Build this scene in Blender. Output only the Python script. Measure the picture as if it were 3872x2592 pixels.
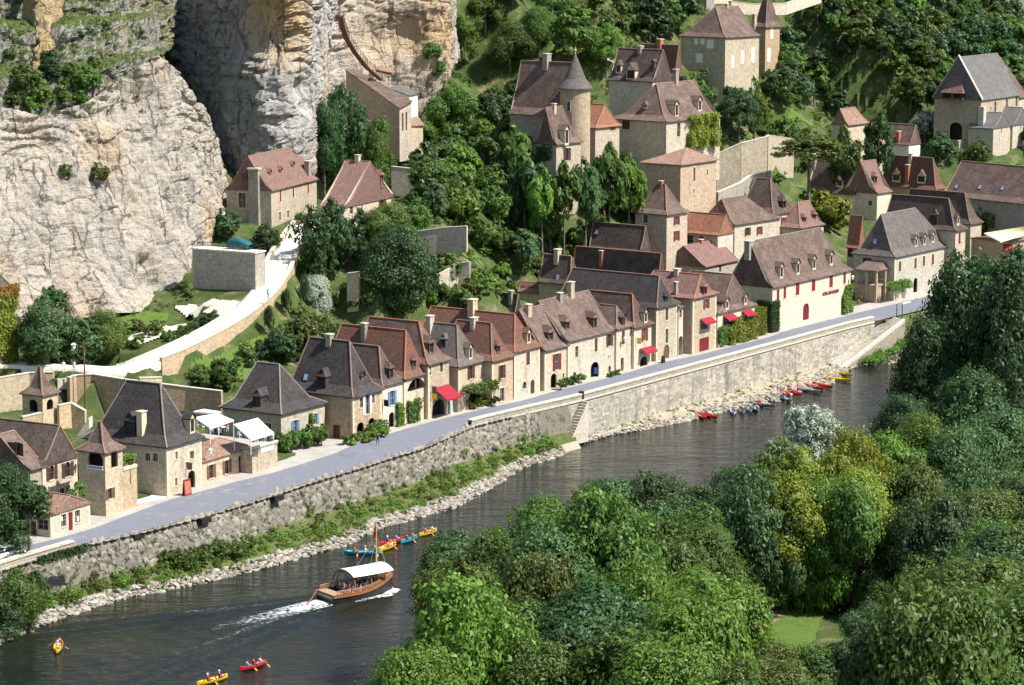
import bpy, bmesh, math, random
import numpy as np
from mathutils import Vector, noise
from mathutils.bvhtree import BVHTree
random.seed(7)
for o in list(bpy.data.objects): bpy.data.objects.remove(o)
SC = bpy.context.scene
COL = SC.collection
# ------------------------------------------------------------------ camera
# survey frame: water level z = 0, camera 77 m above the river, looking along +Y
FPX, CX, CY, HOR, HC = 9920.0, 1936.0, 1296.0, -330.0, 77.0
TH = math.atan((CY-HOR)/FPX)
CT, ST = math.cos(TH), math.sin(TH)
cd = bpy.data.cameras.new('camera'); cam = bpy.data.objects.new('camera', cd); COL.objects.link(cam)
cam.location = (0, 0, HC); cam.rotation_euler = (math.pi/2-TH, 0, 0)
cd.sensor_width = 36.0; cd.lens = 36.0*FPX/3872.0; cd.clip_start = 1.0; cd.clip_end = 5000
SC.camera = cam
# ------------------------------------------------------------------ light
SUN_AZ = math.radians(-20)      # direction the light comes from: mostly from +X, a little towards the camera
SUN_EL = math.radians(53)
w = bpy.data.worlds.new('World'); SC.world = w; w.use_nodes = True
nt = w.node_tree; bg = nt.nodes['Background']; sky = nt.nodes.new('ShaderNodeTexSky')
sky.sky_type = 'NISHITA'; sky.sun_disc = False; sky.sun_elevation = SUN_EL; sky.sun_rotation = math.pi/2 - SUN_AZ
nt.links.new(sky.outputs[0], bg.inputs[0]); bg.inputs[1].default_value = 0.105
sd = bpy.data.lights.new('sun', 'SUN'); sd.energy = 5.0; sd.angle = math.radians(0.5); sd.color = (1.0, 0.965, 0.905)
so = bpy.data.objects.new('sun', sd); COL.objects.link(so)
ldir = Vector((math.cos(SUN_EL)*math.cos(SUN_AZ), math.cos(SUN_EL)*math.sin(SUN_AZ), math.sin(SUN_EL)))
so.rotation_euler = ldir.to_track_quat('Z', 'Y').to_euler(); so.location = ldir*300+Vector((0, 380, 0))
SC.view_settings.view_transform = 'Standard'; SC.view_settings.look = 'None'
SC.view_settings.exposure = 0.74; SC.view_settings.gamma = 1.0; SC.view_settings.use_curve_mapping = False
SC.render.engine = 'CYCLES'; SC.cycles.max_bounces = 5; SC.cycles.diffuse_bounces = 3; SC.cycles.glossy_bounces = 2; SC.cycles.transparent_max_bounces = 6; SC.cycles.use_adaptive_sampling = True; SC.cycles.adaptive_threshold = 0.02
SC.cycles.caustics_reflective = False; SC.cycles.caustics_refractive = False
# ------------------------------------------------------------------ survey helpers
def _crop(ox, oy, k): return lambda x, y: (ox+x/k, oy+y/k)
A1, A2, A3, A4 = [_crop(x, 0, 1.823) for x in (0, 960, 1900, 2872)]
B1, B2, B3, B4 = [_crop(x, 860, 1.823) for x in (0, 960, 1900, 2872)]
C1, C2, C3, C4 = [_crop(x, 1720, 1.798) for x in (0, 960, 1900, 2872)]
O = _crop(0, 0, 1/1.6533)
CAM = Vector((0, 0, HC))
def ray(p):
    a = (p[0]-CX)/FPX; b = (CY-p[1])/FPX
    return Vector((a, CT+b*ST, -ST+b*CT))
def atz(p, z):
    r = ray(p); return CAM + r*((z-HC)/r.z)
def aty(p, Y):
    r = ray(p); return CAM + r*(Y/r.y)
def onplane(p, P, n):
    r = ray(p); return CAM + r*((P-CAM).dot(n)/r.dot(n))
def proj(P):
    dz = P[2]-HC; c = P[1]*CT-dz*ST; uu = P[1]*ST+dz*CT
    return CX+FPX*P[0]/c, CY-FPX*uu/c
def zup(P, y):      # height on the vertical through P that a sight line at row y meets
    lo, hi = P[2]-60, P[2]+90
    for _ in range(50):
        m = (lo+hi)/2
        if proj((P[0], P[1], m))[1] > y: lo = m
        else: hi = m
    return (lo+hi)/2
def along(C, d, x):  # distance along d from C at which column x is met
    lo, hi = 0.0, 150.0
    f = lambda k: proj(C+d*k)[0]
    s = 1 if f(1) > f(0) else -1
    for _ in range(50):
        m = (lo+hi)/2
        if (f(m)-x)*s < 0: lo = m
        else: hi = m
    return (lo+hi)/2
UA = math.radians(55); UU = Vector((math.cos(UA), math.sin(UA), 0)); NN = Vector((-UU.y, UU.x, 0)); R0 = Vector((-8.7, 367.5, 0))
def ts(P): d = Vector((P[0], P[1], 0))-R0; return d.dot(UU), d.dot(NN)
def fromts(t, s, z=0): P = R0+UU*t+NN*s; return Vector((P.x, P.y, z))
# ------------------------------------------------------------------ mesh helpers
class MB:
    def __init__(s): s.v = []; s.f = []; s.uv = []; s.m = []
    def face(s, pts, uv=None, m=0):
        i = len(s.v); s.v += [tuple(p) for p in pts]; s.f.append(tuple(range(i, i+len(pts))))
        s.uv += list(uv) if uv else [(0, 0)]*len(pts); s.m.append(m)
    def quad(s, P, a, b, m=0, uv0=(0, 0)):   # corner P, edge vectors a, b
        la, lb = a.length, b.length
        s.face([P, P+a, P+a+b, P+b], [(uv0[0], uv0[1]), (uv0[0]+la, uv0[1]), (uv0[0]+la, uv0[1]+lb), (uv0[0], uv0[1]+lb)], m)
    def box(s, P, a, b, c, m=0):  # corner P, three edge vectors
        if a.cross(b).dot(c) < 0: a, b = b, a
        s.quad(P+a, -a, b, m); s.quad(P+c, a, b, m)
        s.quad(P, a, c, m); s.quad(P+a, b, c, m); s.quad(P+a+b, -a, c, m); s.quad(P+b, -b, c, m)
    def tube(s, P, Q, r0, r1=None, n=6, m=0, cap=True):
        r1 = r0 if r1 is None else r1; d = (Q-P).normalized()
        a = d.cross(Vector((0, 0, 1)) if abs(d.z) < .9 else Vector((1, 0, 0))).normalized(); b = d.cross(a)
        ra = [P+(a*math.cos(k*2*math.pi/n)+b*math.sin(k*2*math.pi/n))*r0 for k in range(n)]
        rb = [Q+(a*math.cos(k*2*math.pi/n)+b*math.sin(k*2*math.pi/n))*r1 for k in range(n)]
        for k in range(n):
            j = (k+1) % n; s.face([ra[k], ra[j], rb[j], rb[k]], [(k*.3, 0), (k*.3+.3, 0), (k*.3+.3, 1), (k*.3, 1)], m)
        if cap: s.face(rb, None, m); s.face(ra[::-1], None, m)
    def build(s, name, mats, parent=None, smooth=False, weld=False):
        org = Vector(parent.matrix_world.translation) if parent else None
        if parent is not None:
            org = parent['_o'] if '_o' in parent else org
            org = Vector(org)
        V = s.v if org is None else [(p[0]-org[0], p[1]-org[1], p[2]-org[2]) for p in s.v]
        me = bpy.data.meshes.new(name); me.from_pydata(V, [], s.f)
        if not isinstance(mats, (list, tuple)): mats = [mats]
        for q in mats: me.materials.append(q)
        uvl = me.uv_layers.new(name='uv'); uvl.data.foreach_set('uv', np.array(s.uv, dtype=np.float32).ravel())
        me.polygons.foreach_set('material_index', s.m)
        if weld:
            bm = bmesh.new(); bm.from_mesh(me); bmesh.ops.remove_doubles(bm, verts=bm.verts, dist=1e-4); bm.to_mesh(me); bm.free()
        if smooth: me.polygons.foreach_set('use_smooth', [True]*len(me.polygons))
        me.update()
        o = bpy.data.objects.new(name, me); COL.objects.link(o)
        if parent: o.parent = parent; o['_o'] = list(org)
        return o
def tag(o, label=None, cat=None, group=None, kind=None):
    if label: o['label'] = label
    if cat: o['category'] = cat
    if group: o['group'] = group
    if kind: o['kind'] = kind
    return o
def empty(name, P, label, cat, group=None):
    o = bpy.data.objects.new(name, None); COL.objects.link(o); o.location = P; o['_o'] = list(P); o.empty_display_size = .5; o['kind'] = 'thing'
    return tag(o, label, cat, group)
def gridmesh(name, P, mats, parent=None, smooth=True, uvs=None, matidx=None):
    nr, nc = P.shape[:2]; V = P.reshape(-1, 3)
    if parent is not None: V = V-np.array(parent['_o'])
    idx = np.arange(nr*nc).reshape(nr, nc)
    q = np.stack([idx[:-1, :-1], idx[:-1, 1:], idx[1:, 1:], idx[1:, :-1]], -1).reshape(-1, 4)
    me = bpy.data.meshes.new(name); me.from_pydata(V.tolist(), [], q.tolist())
    if not isinstance(mats, (list, tuple)): mats = [mats]
    for m in mats: me.materials.append(m)
    if uvs is not None:
        l = me.uv_layers.new(name='uv'); l.data.foreach_set('uv', uvs.reshape(-1, 2)[q.ravel()].astype(np.float32).ravel())
    if matidx is not None: me.polygons.foreach_set('material_index', matidx.ravel().astype(np.int32))
    me.polygons.foreach_set('use_smooth', [smooth]*len(q)); me.update()
    o = bpy.data.objects.new(name, me); COL.objects.link(o)
    if parent: o.parent = parent
    return o
# ------------------------------------------------------------------ materials
def newmat(name):
    m = bpy.data.materials.new(name); m.use_nodes = True; t = m.node_tree
    return m, t, t.nodes, t.links, t.nodes['Principled BSDF']
def ramp(N, pts):
    r = N.new('ShaderNodeValToRGB'); e = r.color_ramp.elements
    while len(e) < len(pts): e.new(0.5)
    for k, (p, c) in enumerate(pts): e[k].position = p; e[k].color = (*c, 1) if len(c) == 3 else c
    return r
def tnoise(N, L, vec, sc, det=4, rough=.6, out='Fac', dist=0.0):
    n = N.new('ShaderNodeTexNoise'); n.inputs['Scale'].default_value = sc; n.inputs['Detail'].default_value = det
    n.inputs['Roughness'].default_value = rough; n.inputs['Distortion'].default_value = dist
    if vec is not None: L.new(vec, n.inputs['Vector'])
    return n.outputs[out]
def mixc(N, L, fac, a, b, mode='MIX'):
    n = N.new('ShaderNodeMix'); n.data_type = 'RGBA'; n.blend_type = mode
    for inp, v in ((n.inputs[0], fac), (n.inputs[6], a), (n.inputs[7], b)):
        if isinstance(v, (int, float)): inp.default_value = v
        elif isinstance(v, tuple): inp.default_value = (*v, 1)
        else: L.new(v, inp)
    return n.outputs[2]
def rnge(N, L, v, a, b, c=0., d=1.):
    n = N.new('ShaderNodeMapRange'); L.new(v, n.inputs[0])
    for k, x in enumerate((a, b, c, d)): n.inputs[k+1].default_value = x
    return n.outputs[0]
def bump(N, L, h, bs, strength=.5, dist=.05):
    b = N.new('ShaderNodeBump'); b.inputs['Strength'].default_value = strength; b.inputs['Distance'].default_value = dist
    L.new(h, b.inputs['Height']); L.new(b.outputs[0], bs.inputs['Normal'])
def plain(name, c, rough=.7, var=.12, scale=3.0, spec=.3, metal=0.):
    m, t, N, L, bs = newmat(name); tc = N.new('ShaderNodeTexCoord').outputs['Object']
    f = tnoise(N, L, tc, scale, 5)
    r = ramp(N, [(.3, tuple(x*(1-var) for x in c)), (.7, tuple(min(1, x*(1+var)) for x in c))]); L.new(f, r.inputs[0])
    L.new(r.outputs[0], bs.inputs['Base Color']); bs.inputs['Roughness'].default_value = rough
    bs.inputs['Specular IOR Level'].default_value = spec; bs.inputs['Metallic'].default_value = metal
    return m
def stonewall(name, c1, c2, mortar, bw=.5, bh=.26, stain=.35, bmp=.6, staincol=(.22, .2, .17)):
    m, t, N, L, bs = newmat(name); tc = N.new('ShaderNodeTexCoord'); uv = tc.outputs['UV']
    wob = tnoise(N, L, uv, 1.6, 2, out='Color')
    add = N.new('ShaderNodeVectorMath'); add.operation = 'MULTIPLY_ADD'; L.new(wob, add.inputs[0]); add.inputs[1].default_value = (.22, .16, 0); L.new(uv, add.inputs[2])
    b = N.new('ShaderNodeTexBrick'); L.new(add.outputs[0], b.inputs['Vector']); b.inputs['Scale'].default_value = 1
    b.inputs['Brick Width'].default_value = bw; b.inputs['Row Height'].default_value = bh; b.inputs['Mortar Size'].default_value = .018
    b.inputs['Mortar Smooth'].default_value = .4; b.inputs['Bias'].default_value = 0
    b.inputs['Color1'].default_value = (*c1, 1); b.inputs['Color2'].default_value = (*c2, 1); b.inputs['Mortar'].default_value = (*mortar, 1)
    ob = tc.outputs['Object']
    big = rnge(N, L, tnoise(N, L, ob, .45, 5, .65), .48, .75, 0, stain)
    c = mixc(N, L, big, b.outputs['Color'], staincol)
    fine = rnge(N, L, tnoise(N, L, ob, 2.2, 9, .8), .32, .68, .62, 1.28)
    hv = N.new('ShaderNodeHueSaturation'); L.new(c, hv.inputs['Color']); L.new(fine, hv.inputs['Value'])
    oi = N.new('ShaderNodeObjectInfo'); L.new(rnge(N, L, oi.outputs['Random'], 0, 1, .487, .508), hv.inputs['Hue']); wn = N.new('ShaderNodeMath'); wn.operation = 'MULTIPLY'; wn.inputs[1].default_value = 7.31; L.new(oi.outputs['Random'], wn.inputs[0]); fr = N.new('ShaderNodeMath'); fr.operation = 'FRACT'; L.new(wn.outputs[0], fr.inputs[0])
    tone = N.new('ShaderNodeHueSaturation'); L.new(hv.outputs[0], tone.inputs['Color']); L.new(rnge(N, L, fr.outputs[0], 0, 1, .84, 1.12), tone.inputs['Value']); L.new(rnge(N, L, oi.outputs['Random'], 0, 1, 1.2, .85), tone.inputs['Saturation'])
    mp = N.new('ShaderNodeMapping'); mp.inputs['Scale'].default_value = (1.1, .13, 1); L.new(uv, mp.inputs[0]); drip = rnge(N, L, tnoise(N, L, mp.outputs[0], 1.0, 6, .7), .54, .72, 0, .45); tc2 = mixc(N, L, drip, tone.outputs[0], (.20, .175, .14))
    L.new(tc2, bs.inputs['Base Color']); bs.inputs['Roughness'].default_value = .95; bs.inputs['Specular IOR Level'].default_value = .15
    mm = N.new('ShaderNodeMath'); mm.operation = 'MULTIPLY_ADD'; L.new(fine, mm.inputs[0]); mm.inputs[1].default_value = .8
    inv = N.new('ShaderNodeMath'); inv.operation = 'SUBTRACT'; inv.inputs[0].default_value = 1; L.new(b.outputs['Fac'], inv.inputs[1]); L.new(inv.outputs[0], mm.inputs[2])
    bump(N, L, mm.outputs[0], bs, bmp, .05)
    return m
def rooftile(name, c1, c2, c3, lich=(.42, .4, .33), la=.5, tw=.2, th=.13):
    m, t, N, L, bs = newmat(name); tc = N.new('ShaderNodeTexCoord'); uv = tc.outputs['UV']; ob = tc.outputs['Object']
    b = N.new('ShaderNodeTexBrick'); L.new(uv, b.inputs['Vector']); b.inputs['Scale'].default_value = 1
    b.inputs['Brick Width'].default_value = tw; b.inputs['Row Height'].default_value = th; b.inputs['Mortar Size'].default_value = .012
    b.inputs['Color1'].default_value = (*c1, 1); b.inputs['Color2'].default_value = (*c2, 1); b.inputs['Mortar'].default_value = (*[x*.35 for x in c1], 1)
    b.inputs['Bias'].default_value = -.2
    pat = rnge(N, L, tnoise(N, L, ob, .55, 6, .7), .42, .66)
    c = mixc(N, L, pat, b.outputs['Color'], c3)
    spk = rnge(N, L, tnoise(N, L, ob, 6.5, 6, .8), .57, .70, 0, la)
    c = mixc(N, L, spk, c, lich)
    fine = rnge(N, L, tnoise(N, L, ob, 2.6, 10, .85), .34, .66, .45, 1.6)
    hv = N.new('ShaderNodeHueSaturation'); L.new(c, hv.inputs['Color']); L.new(fine, hv.inputs['Value'])
    L.new(hv.outputs[0], bs.inputs['Base Color']); bs.inputs['Roughness'].default_value = .85; bs.inputs['Specular IOR Level'].default_value = .2
    inv = N.new('ShaderNodeMath'); inv.operation = 'SUBTRACT'; L.new(fine, inv.inputs[0]); L.new(b.outputs['Fac'], inv.inputs[1])
    bump(N, L, inv.outputs[0], bs, .6, .04)
    return m
def leafmat(name, c1, c2, tr=.35, spec=.35, rough=.5):
    m, t, N, L, bs = newmat(name); g = N.new('ShaderNodeNewGeometry'); oi = N.new('ShaderNodeObjectInfo')
    r = ramp(N, [(0, c1), (1, c2)]); L.new(g.outputs['Random Per Island'], r.inputs[0])
    hv = N.new('ShaderNodeHueSaturation'); L.new(r.outputs[0], hv.inputs['Color'])
    L.new(rnge(N, L, oi.outputs['Random'], 0, 1, .485, .515), hv.inputs['Hue']); L.new(rnge(N, L, oi.outputs['Random'], 0, 1, .72, 1.3), hv.inputs['Value'])
    L.new(hv.outputs[0], bs.inputs['Base Color']); bs.inputs['Roughness'].default_value = rough; bs.inputs['Specular IOR Level'].default_value = spec
    tl = N.new('ShaderNodeBsdfTranslucent'); L.new(hv.outputs[0], tl.inputs[0]); mx = N.new('ShaderNodeMixShader'); mx.inputs[0].default_value = tr
    L.new(bs.outputs[0], mx.inputs[1]); L.new(tl.outputs[0], mx.inputs[2]); L.new(mx.outputs[0], N['Material Output'].inputs[0])
    return m
M = {}
M['wall'] = stonewall('limestone_rubble', (.60, .50, .365), (.48, .39, .275), (.56, .47, .35))
M['wall_pale'] = stonewall('pale_limestone', (.64, .56, .44), (.54, .465, .355), (.60, .53, .42), stain=.25)
M['wall_ochre'] = stonewall('ochre_limestone', (.58, .465, .31), (.47, .365, .24), (.54, .445, .31))
M['wall_grey'] = stonewall('weathered_limestone', (.40, .36, .29), (.31, .275, .22), (.38, .335, .275), stain=.6)
M['ashlar'] = stonewall('ashlar_limestone', (.60, .49, .33), (.53, .42, .27), (.48, .39, .26), bw=.8, bh=.36)
M['retain'] = stonewall('retaining_stone', (.48, .42, .33), (.38, .335, .265), (.33, .29, .235), bw=.55, bh=.24, stain=.45)
M['plaster'] = plain('cream_plaster', (.58, .49, .365), .95, .2, 1.2)
M['white_wall'] = plain('white_render', (.75, .72, .64), .95, .08, 2)
M['trim'] = plain('dressed_stone', (.62, .52, .37), .9, .12, 4)
M['cap'] = plain('coping_stone', (.52, .47, .38), .95, .25, 2.2)
M['r_black'] = rooftile('charcoal_tile', (.044, .039, .039), (.084, .073, .070), (.070, .060, .057), la=.45)
M['r_brown'] = rooftile('brown_tile', (.118, .075, .060), (.195, .125, .10), (.18, .135, .112), la=.5)
M['r_dark'] = rooftile('dark_brown_tile', (.074, .051, .043), (.125, .088, .073), (.12, .092, .08), la=.5)
M['r_red'] = rooftile('red_brown_tile', (.18, .082, .056), (.27, .125, .085), (.14, .086, .066), la=.38)
M['r_pink'] = rooftile('rosy_tile', (.215, .115, .092), (.29, .162, .13), (.19, .13, .11), la=.42)
M['r_grey'] = rooftile('grey_tile', (.115, .10, .092), (.175, .15, .135), (.15, .125, .11), la=.5)
M['r_slate'] = rooftile('grey_stone_slab', (.125, .122, .118), (.19, .183, .175), (.16, .15, .14), la=.4)
M['r_canal'] = rooftile('canal_tile', (.24, .135, .092), (.35, .225, .16), (.22, .155, .12), tw=.25, th=.5, la=.6)
M['r_orange'] = rooftile('orange_tile', (.29, .118, .068), (.38, .17, .10), (.26, .135, .09), tw=.3, th=.4, la=.25)
M['ridge'] = plain('ridge_tile', (.27, .17, .12), .9, .35, 5)
M['ridge_grey'] = plain('grey_ridge_tile', (.24, .21, .18), .9, .35, 5)
M['ridge_red'] = plain('red_ridge_tile', (.38, .15, .085), .9, .3, 5)
M['glass'] = plain('window_glass', (.02, .024, .028), .12, .3, 2, spec=.6)
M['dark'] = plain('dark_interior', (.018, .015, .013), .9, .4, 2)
M['sash'] = plain('painted_sash', (.40, .37, .32), .6)
M['wood'] = plain('brown_joinery', (.16, .085, .045), .6, .3, 6)
M['red'] = plain('oxblood_paint', (.20, .018, .022), .55, .2, 5)
M['blue'] = plain('blue_paint', (.10, .24, .46), .55, .15, 5)
M['white'] = plain('white_paint', (.78, .77, .73), .6, .08, 4)
M['brownsh'] = plain('brown_shutter', (.085, .042, .032), .6, .25, 5)
M['awn_red'] = plain('red_awning_cloth', (.27, .012, .028), .8, .12, 2)
M['awn_white'] = plain('white_awning_cloth', (.80, .79, .75), .85, .06, 1)
M['iron'] = plain('dark_iron', (.03, .03, .032), .5, .2, 4)
M['terracotta'] = plain('terracotta', (.38, .14, .075), .8, .25, 5)
M['skyl'] = plain('roof_light_glass', (.30, .42, .55), .08, .2, 1, spec=.8)
M['bark'] = plain('bark', (.16, .125, .095), .95, .4, 5)
M['bark_pale'] = plain('pale_bark', (.42, .38, .31), .95, .3, 5)
M['leaf'] = leafmat('leaf_mid', (.062, .118, .022), (.14, .225, .042), tr=.4)
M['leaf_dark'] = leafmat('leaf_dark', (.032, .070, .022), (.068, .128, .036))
M['leaf_blue'] = leafmat('leaf_bluish', (.055, .112, .036), (.115, .19, .066), tr=.4)
M['leaf_yel'] = leafmat('leaf_yellowish', (.14, .195, .02), (.27, .30, .036), tr=.4)
M['leaf_lime'] = leafmat('leaf_lime', (.09, .175, .022), (.18, .29, .042), tr=.4)
M['leaf_silver'] = leafmat('leaf_silver', (.18, .22, .15), (.40, .44, .35), tr=.2)
M['leaf_olive'] = leafmat('leaf_olive', (.082, .122, .024), (.165, .21, .044), tr=.4)
M['leaf_rust'] = leafmat('leaf_rust', (.22, .07, .02), (.30, .16, .03))
# ------------------------------------------------------------------ ground materials
def groundmat(name, cols, scale=.25, fine=4.0, bmp=.5, bd=.15):
    m, t, N, L, bs = newmat(name); ob = N.new('ShaderNodeTexCoord').outputs['Object']
    r = ramp(N, cols); L.new(tnoise(N, L, ob, scale, 8, .68), r.inputs[0])
    fv = rnge(N, L, tnoise(N, L, ob, fine, 6, .7), .3, .7, .7, 1.3)
    hv = N.new('ShaderNodeHueSaturation'); L.new(r.outputs[0], hv.inputs['Color']); L.new(fv, hv.inputs['Value'])
    L.new(hv.outputs[0], bs.inputs['Base Color']); bs.inputs['Roughness'].default_value = .97; bs.inputs['Specular IOR Level'].default_value = .1
    bump(N, L, fv, bs, bmp, bd); return m
M['hill'] = groundmat('hillside_grass', [(.3, (.035, .055, .016)), (.45, (.05, .08, .022)), (.56, (.085, .10, .035)), (.68, (.20, .17, .10))], .3)
M['lawn'] = groundmat('lawn', [(.3, (.065, .115, .02)), (.5, (.10, .155, .034)), (.62, (.085, .14, .03)), (.75, (.19, .18, .075))], .5)
M['dry'] = groundmat('dry_earth', [(.3, (.30, .21, .14)), (.55, (.24, .17, .11)), (.7, (.16, .15, .06))], .35)
M['bankgrass'] = groundmat('bank_grass', [(.3, (.17, .145, .09)), (.45, (.10, .11, .04)), (.6, (.075, .11, .028)), (.75, (.22, .19, .13))], .6)
M['rubble'] = groundmat('rubble_bed', [(.3, (.14, .125, .10)), (.5, (.19, .17, .14)), (.62, (.09, .10, .045))], .8)
M['shorebed'] = groundmat('shore_bed', [(.3, (.25, .21, .15)), (.6, (.40, .34, .25))], .6)
M['gravel'] = groundmat('pale_gravel', [(.3, (.66, .60, .50)), (.6, (.76, .71, .61)), (.75, (.58, .51, .41))], .4, 9, .25, .03)
M['gravel2'] = groundmat('garden_gravel', [(.3, (.42, .38, .31)), (.55, (.55, .50, .42)), (.72, (.20, .20, .09))], .7, 7, .3, .03)
M['asphalt'] = groundmat('asphalt', [(.28, (.13, .138, .165)), (.45, (.175, .182, .207)), (.55, (.165, .17, .195)), (.7, (.225, .228, .245))], .35, 9, .2, .01)
M['pave'] = groundmat('worn_paving', [(.3, (.30, .28, .25)), (.6, (.40, .37, .32)), (.75, (.24, .23, .22))], .5, 6, .3, .02)
M['concrete'] = groundmat('old_concrete', [(.3, (.36, .33, .28)), (.6, (.46, .42, .36))], .6, 5, .3, .02)
# ------------------------------------------------------------------ survey lines along the quay, as (t, s) curves
def curve_ts(pts):
    a = []
    for p, z in pts:
        q = atz(p, z); a.append(ts(q))
    a.sort(); return np.array([x[0] for x in a]), np.array([x[1] for x in a])
def smooth_at(c, t, k=2.0):
    return np.mean([np.interp(t+d, c[0], c[1]) for d in (-k, -k/2, 0, k/2, k)])
FE = curve_ts([(p, 6.5) for p in (C1(-250, 715), C1(170, 605), C1(345, 565), C1(610, 490), C1(735, 440), C1(1140, 290), C1(1345, 240), C1(1610, 165), C1(1798, 125),
    B2(520, 1555), B2(690, 1475), B2(880, 1425), B2(1040, 1375), B2(1345, 1295), B2(1600, 1235), B2(1823, 1190), B3(290, 1135), B3(450, 1095), B3(780, 1012),
    B3(1060, 928), B3(1308, 880), B3(1480, 835), B3(1823, 750), B4(140, 712), B4(630, 590), B4(1100, 480), B4(1500, 395))])
NE = curve_ts([(p, 6.5) for p in (C1(-250, 860), C1(130, 735), C1(575, 605), C1(980, 515), C1(1400, 405), C1(1798, 285), C2(350, 190), C2(720, 80), C2(960, 0),
    B2(1130, 1525), B2(1500, 1365))] + [(p, 7.3) for p in (B3(-70, 1290), B3(540, 1150), B3(1823, 808), B4(640, 650), B4(810, 612), B4(1200, 520), B4(1500, 450))])
RG = curve_ts([(p, 2.4) for p in (C1(330, 930), C1(560, 800), C1(900, 720), C1(1300, 690), C1(1620, 620), C2(0, 540), C2(400, 410), C2(700, 330), C2(1000, 215), C2(1200, 110), C2(1500, 30), C2(1640, -20))])
GS = curve_ts([(p, 1.0) for p in (C1(100, 1120), C1(300, 1010), C1(600, 930), C1(1000, 870), C1(1300, 815), C1(1600, 735), C2(0, 690), C2(300, 610), C2(600, 530), C2(800, 415), C2(1000, 365), C2(1300, 245), C2(1600, 110), C2(1720, 50))])
SH = curve_ts([(p, 0.0) for p in (C1(-100, 1330), C1(60, 1250), C1(300, 1150), C1(600, 1045), C1(1000, 935), C1(1400, 855), C1(1790, 770), C2(300, 700), C2(600, 620), C2(820, 510), C2(1000, 455),
    C2(1350, 360), C2(1600, 230), C2(1720, 140), B3(520, 1480), B3(760, 1430), B3(1000, 1395), B3(1330, 1325), B3(1560, 1262), B3(1823, 1235), B4(230, 1150), B4(480, 1090), B4(640, 965), B4(900, 940), B4(1200, 880))])
T0 = ts(atz(C1(-250, 860), 6.5))[0]; TQ = ts(atz(B2(1823, 1270), 7.3))[0]; TQ2 = ts(atz(B4(800, 618), 7.3))[0]
def fe(t): return smooth_at(FE, t)
def ne(t): return smooth_at(NE, t)
# ------------------------------------------------------------------ hillside
ctrl = []
def cp(p, z): q = atz(p, z); ctrl.append((q.x, q.y, z))
for p, z in ((O(270, 862), 14), (O(400, 800), 15.5), (O(520, 745), 17.5), (O(600, 690), 20), (O(640, 620), 22), (O(690, 540), 25.3), (O(712, 512), 26.5),
             (O(40, 750), 16.5), (O(180, 715), 17.3), (O(330, 705), 18), (O(430, 640), 21), (O(500, 560), 24.5), (O(590, 525), 26.3), (O(790, 520), 27),
             (O(560, 800), 13), (O(700, 720), 15.5), (O(900, 700), 15.5), (O(760, 640), 20), (O(1040, 700), 15), (O(1000, 620), 20.5), (O(1050, 540), 25), (O(1000, 480), 28.5),
             (O(1000, 400), 33.5), (O(915, 310), 38), (O(1090, 300), 39), (O(1240, 400), 31), (O(1150, 240), 42), (O(1250, 10), 58.5), (O(1050, 60), 56), (O(1400, 330), 35.5), (O(1540, 345), 34),
             (O(1660, 195), 42), (O(1720, 390), 27), (O(1640, 470), 24), (O(1350, 480), 26), (O(1300, 560), 21), (O(1200, 620), 18.5), (O(2240, 325), 27), (O(2050, 300), 31), (O(1900, 300), 33), (O(1950, 150), 43),
             (O(2200, 60), 50), (O(2342, 0), 53), (O(1700, 0), 57), (O(1950, 490), 16.5), (O(1540, 580), 17), (O(1750, 520), 17.5), (O(2100, 450), 18), (O(2300, 420), 17.5), (O(2330, 350), 27),
             (O(480, 940), 8.5), (O(-200, 900), 11), (O(-200, 760), 17), (O(1470, 250), 40), (O(1420, 60), 54.5)): cp(p, z)
for t in range(-130, 320, 12):
    s0 = fe(t) if t < 150 else fe(150)+(t-150)*.02
    for ds, z in ((-1, 6.4), (3, 6.4), (9, 7.0)): q = fromts(t, s0+ds); ctrl.append((q.x, q.y, z))
for t, s, z in ((-120, 30, 12), (-160, 20, 10), (-120, 60, 22), (-150, 120, 70), (-60, 110, 66), (0, 130, 74), (100, 130, 78), (200, 130, 78), (300, 120, 74), (300, 40, 32), (300, 70, 52), (260, 10, 14), (330, 160, 84), (-60, 160, 80), (120, 170, 86), (220, 90, 64), (260, 60, 46)):
    q = fromts(t, s); ctrl.append((q.x, q.y, z))
CP = np.array(ctrl)
def _fit():
    n = len(CP); D = np.linalg.norm(CP[:, None, :2]-CP[None, :, :2], axis=2)
    A = np.zeros((n+3, n+3)); A[:n, :n] = -D + np.eye(n)*1.2; A[:n, n] = 1; A[n, :n] = 1
    A[:n, n+1:] = CP[:, :2]/100; A[n+1:, :n] = CP[:, :2].T/100
    return np.linalg.solve(A, np.concatenate([CP[:, 2], [0, 0, 0]]))
WT = _fit()
def hz(x, y):
    x = np.atleast_1d(np.asarray(x, float)); y = np.atleast_1d(np.asarray(y, float)); n = len(CP)
    D = np.hypot(x[..., None]-CP[:, 0], y[..., None]-CP[:, 1])
    return -(D*WT[:n]).sum(-1)+WT[n]+(x*WT[n+1]+y*WT[n+2])/100
def fnoise(P, sc, oct=4):
    return noise.fractal(Vector(P)*sc, 1.0, 2.0, oct)
tt = np.arange(-165, 345, 2.4); ss = np.concatenate([np.arange(0, 110, 2.2), np.arange(112, 230, 8)])
G = np.zeros((len(ss), len(tt), 3))
for j, t in enumerate(tt):
    s0 = fe(min(t, 150))
    for i, s in enumerate(ss):
        q = fromts(t, s0-.6+s); G[i, j] = (q.x, q.y, 0)
G[..., 2] = hz(G[..., 0].ravel(), G[..., 1].ravel()).reshape(G.shape[:2])
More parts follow.
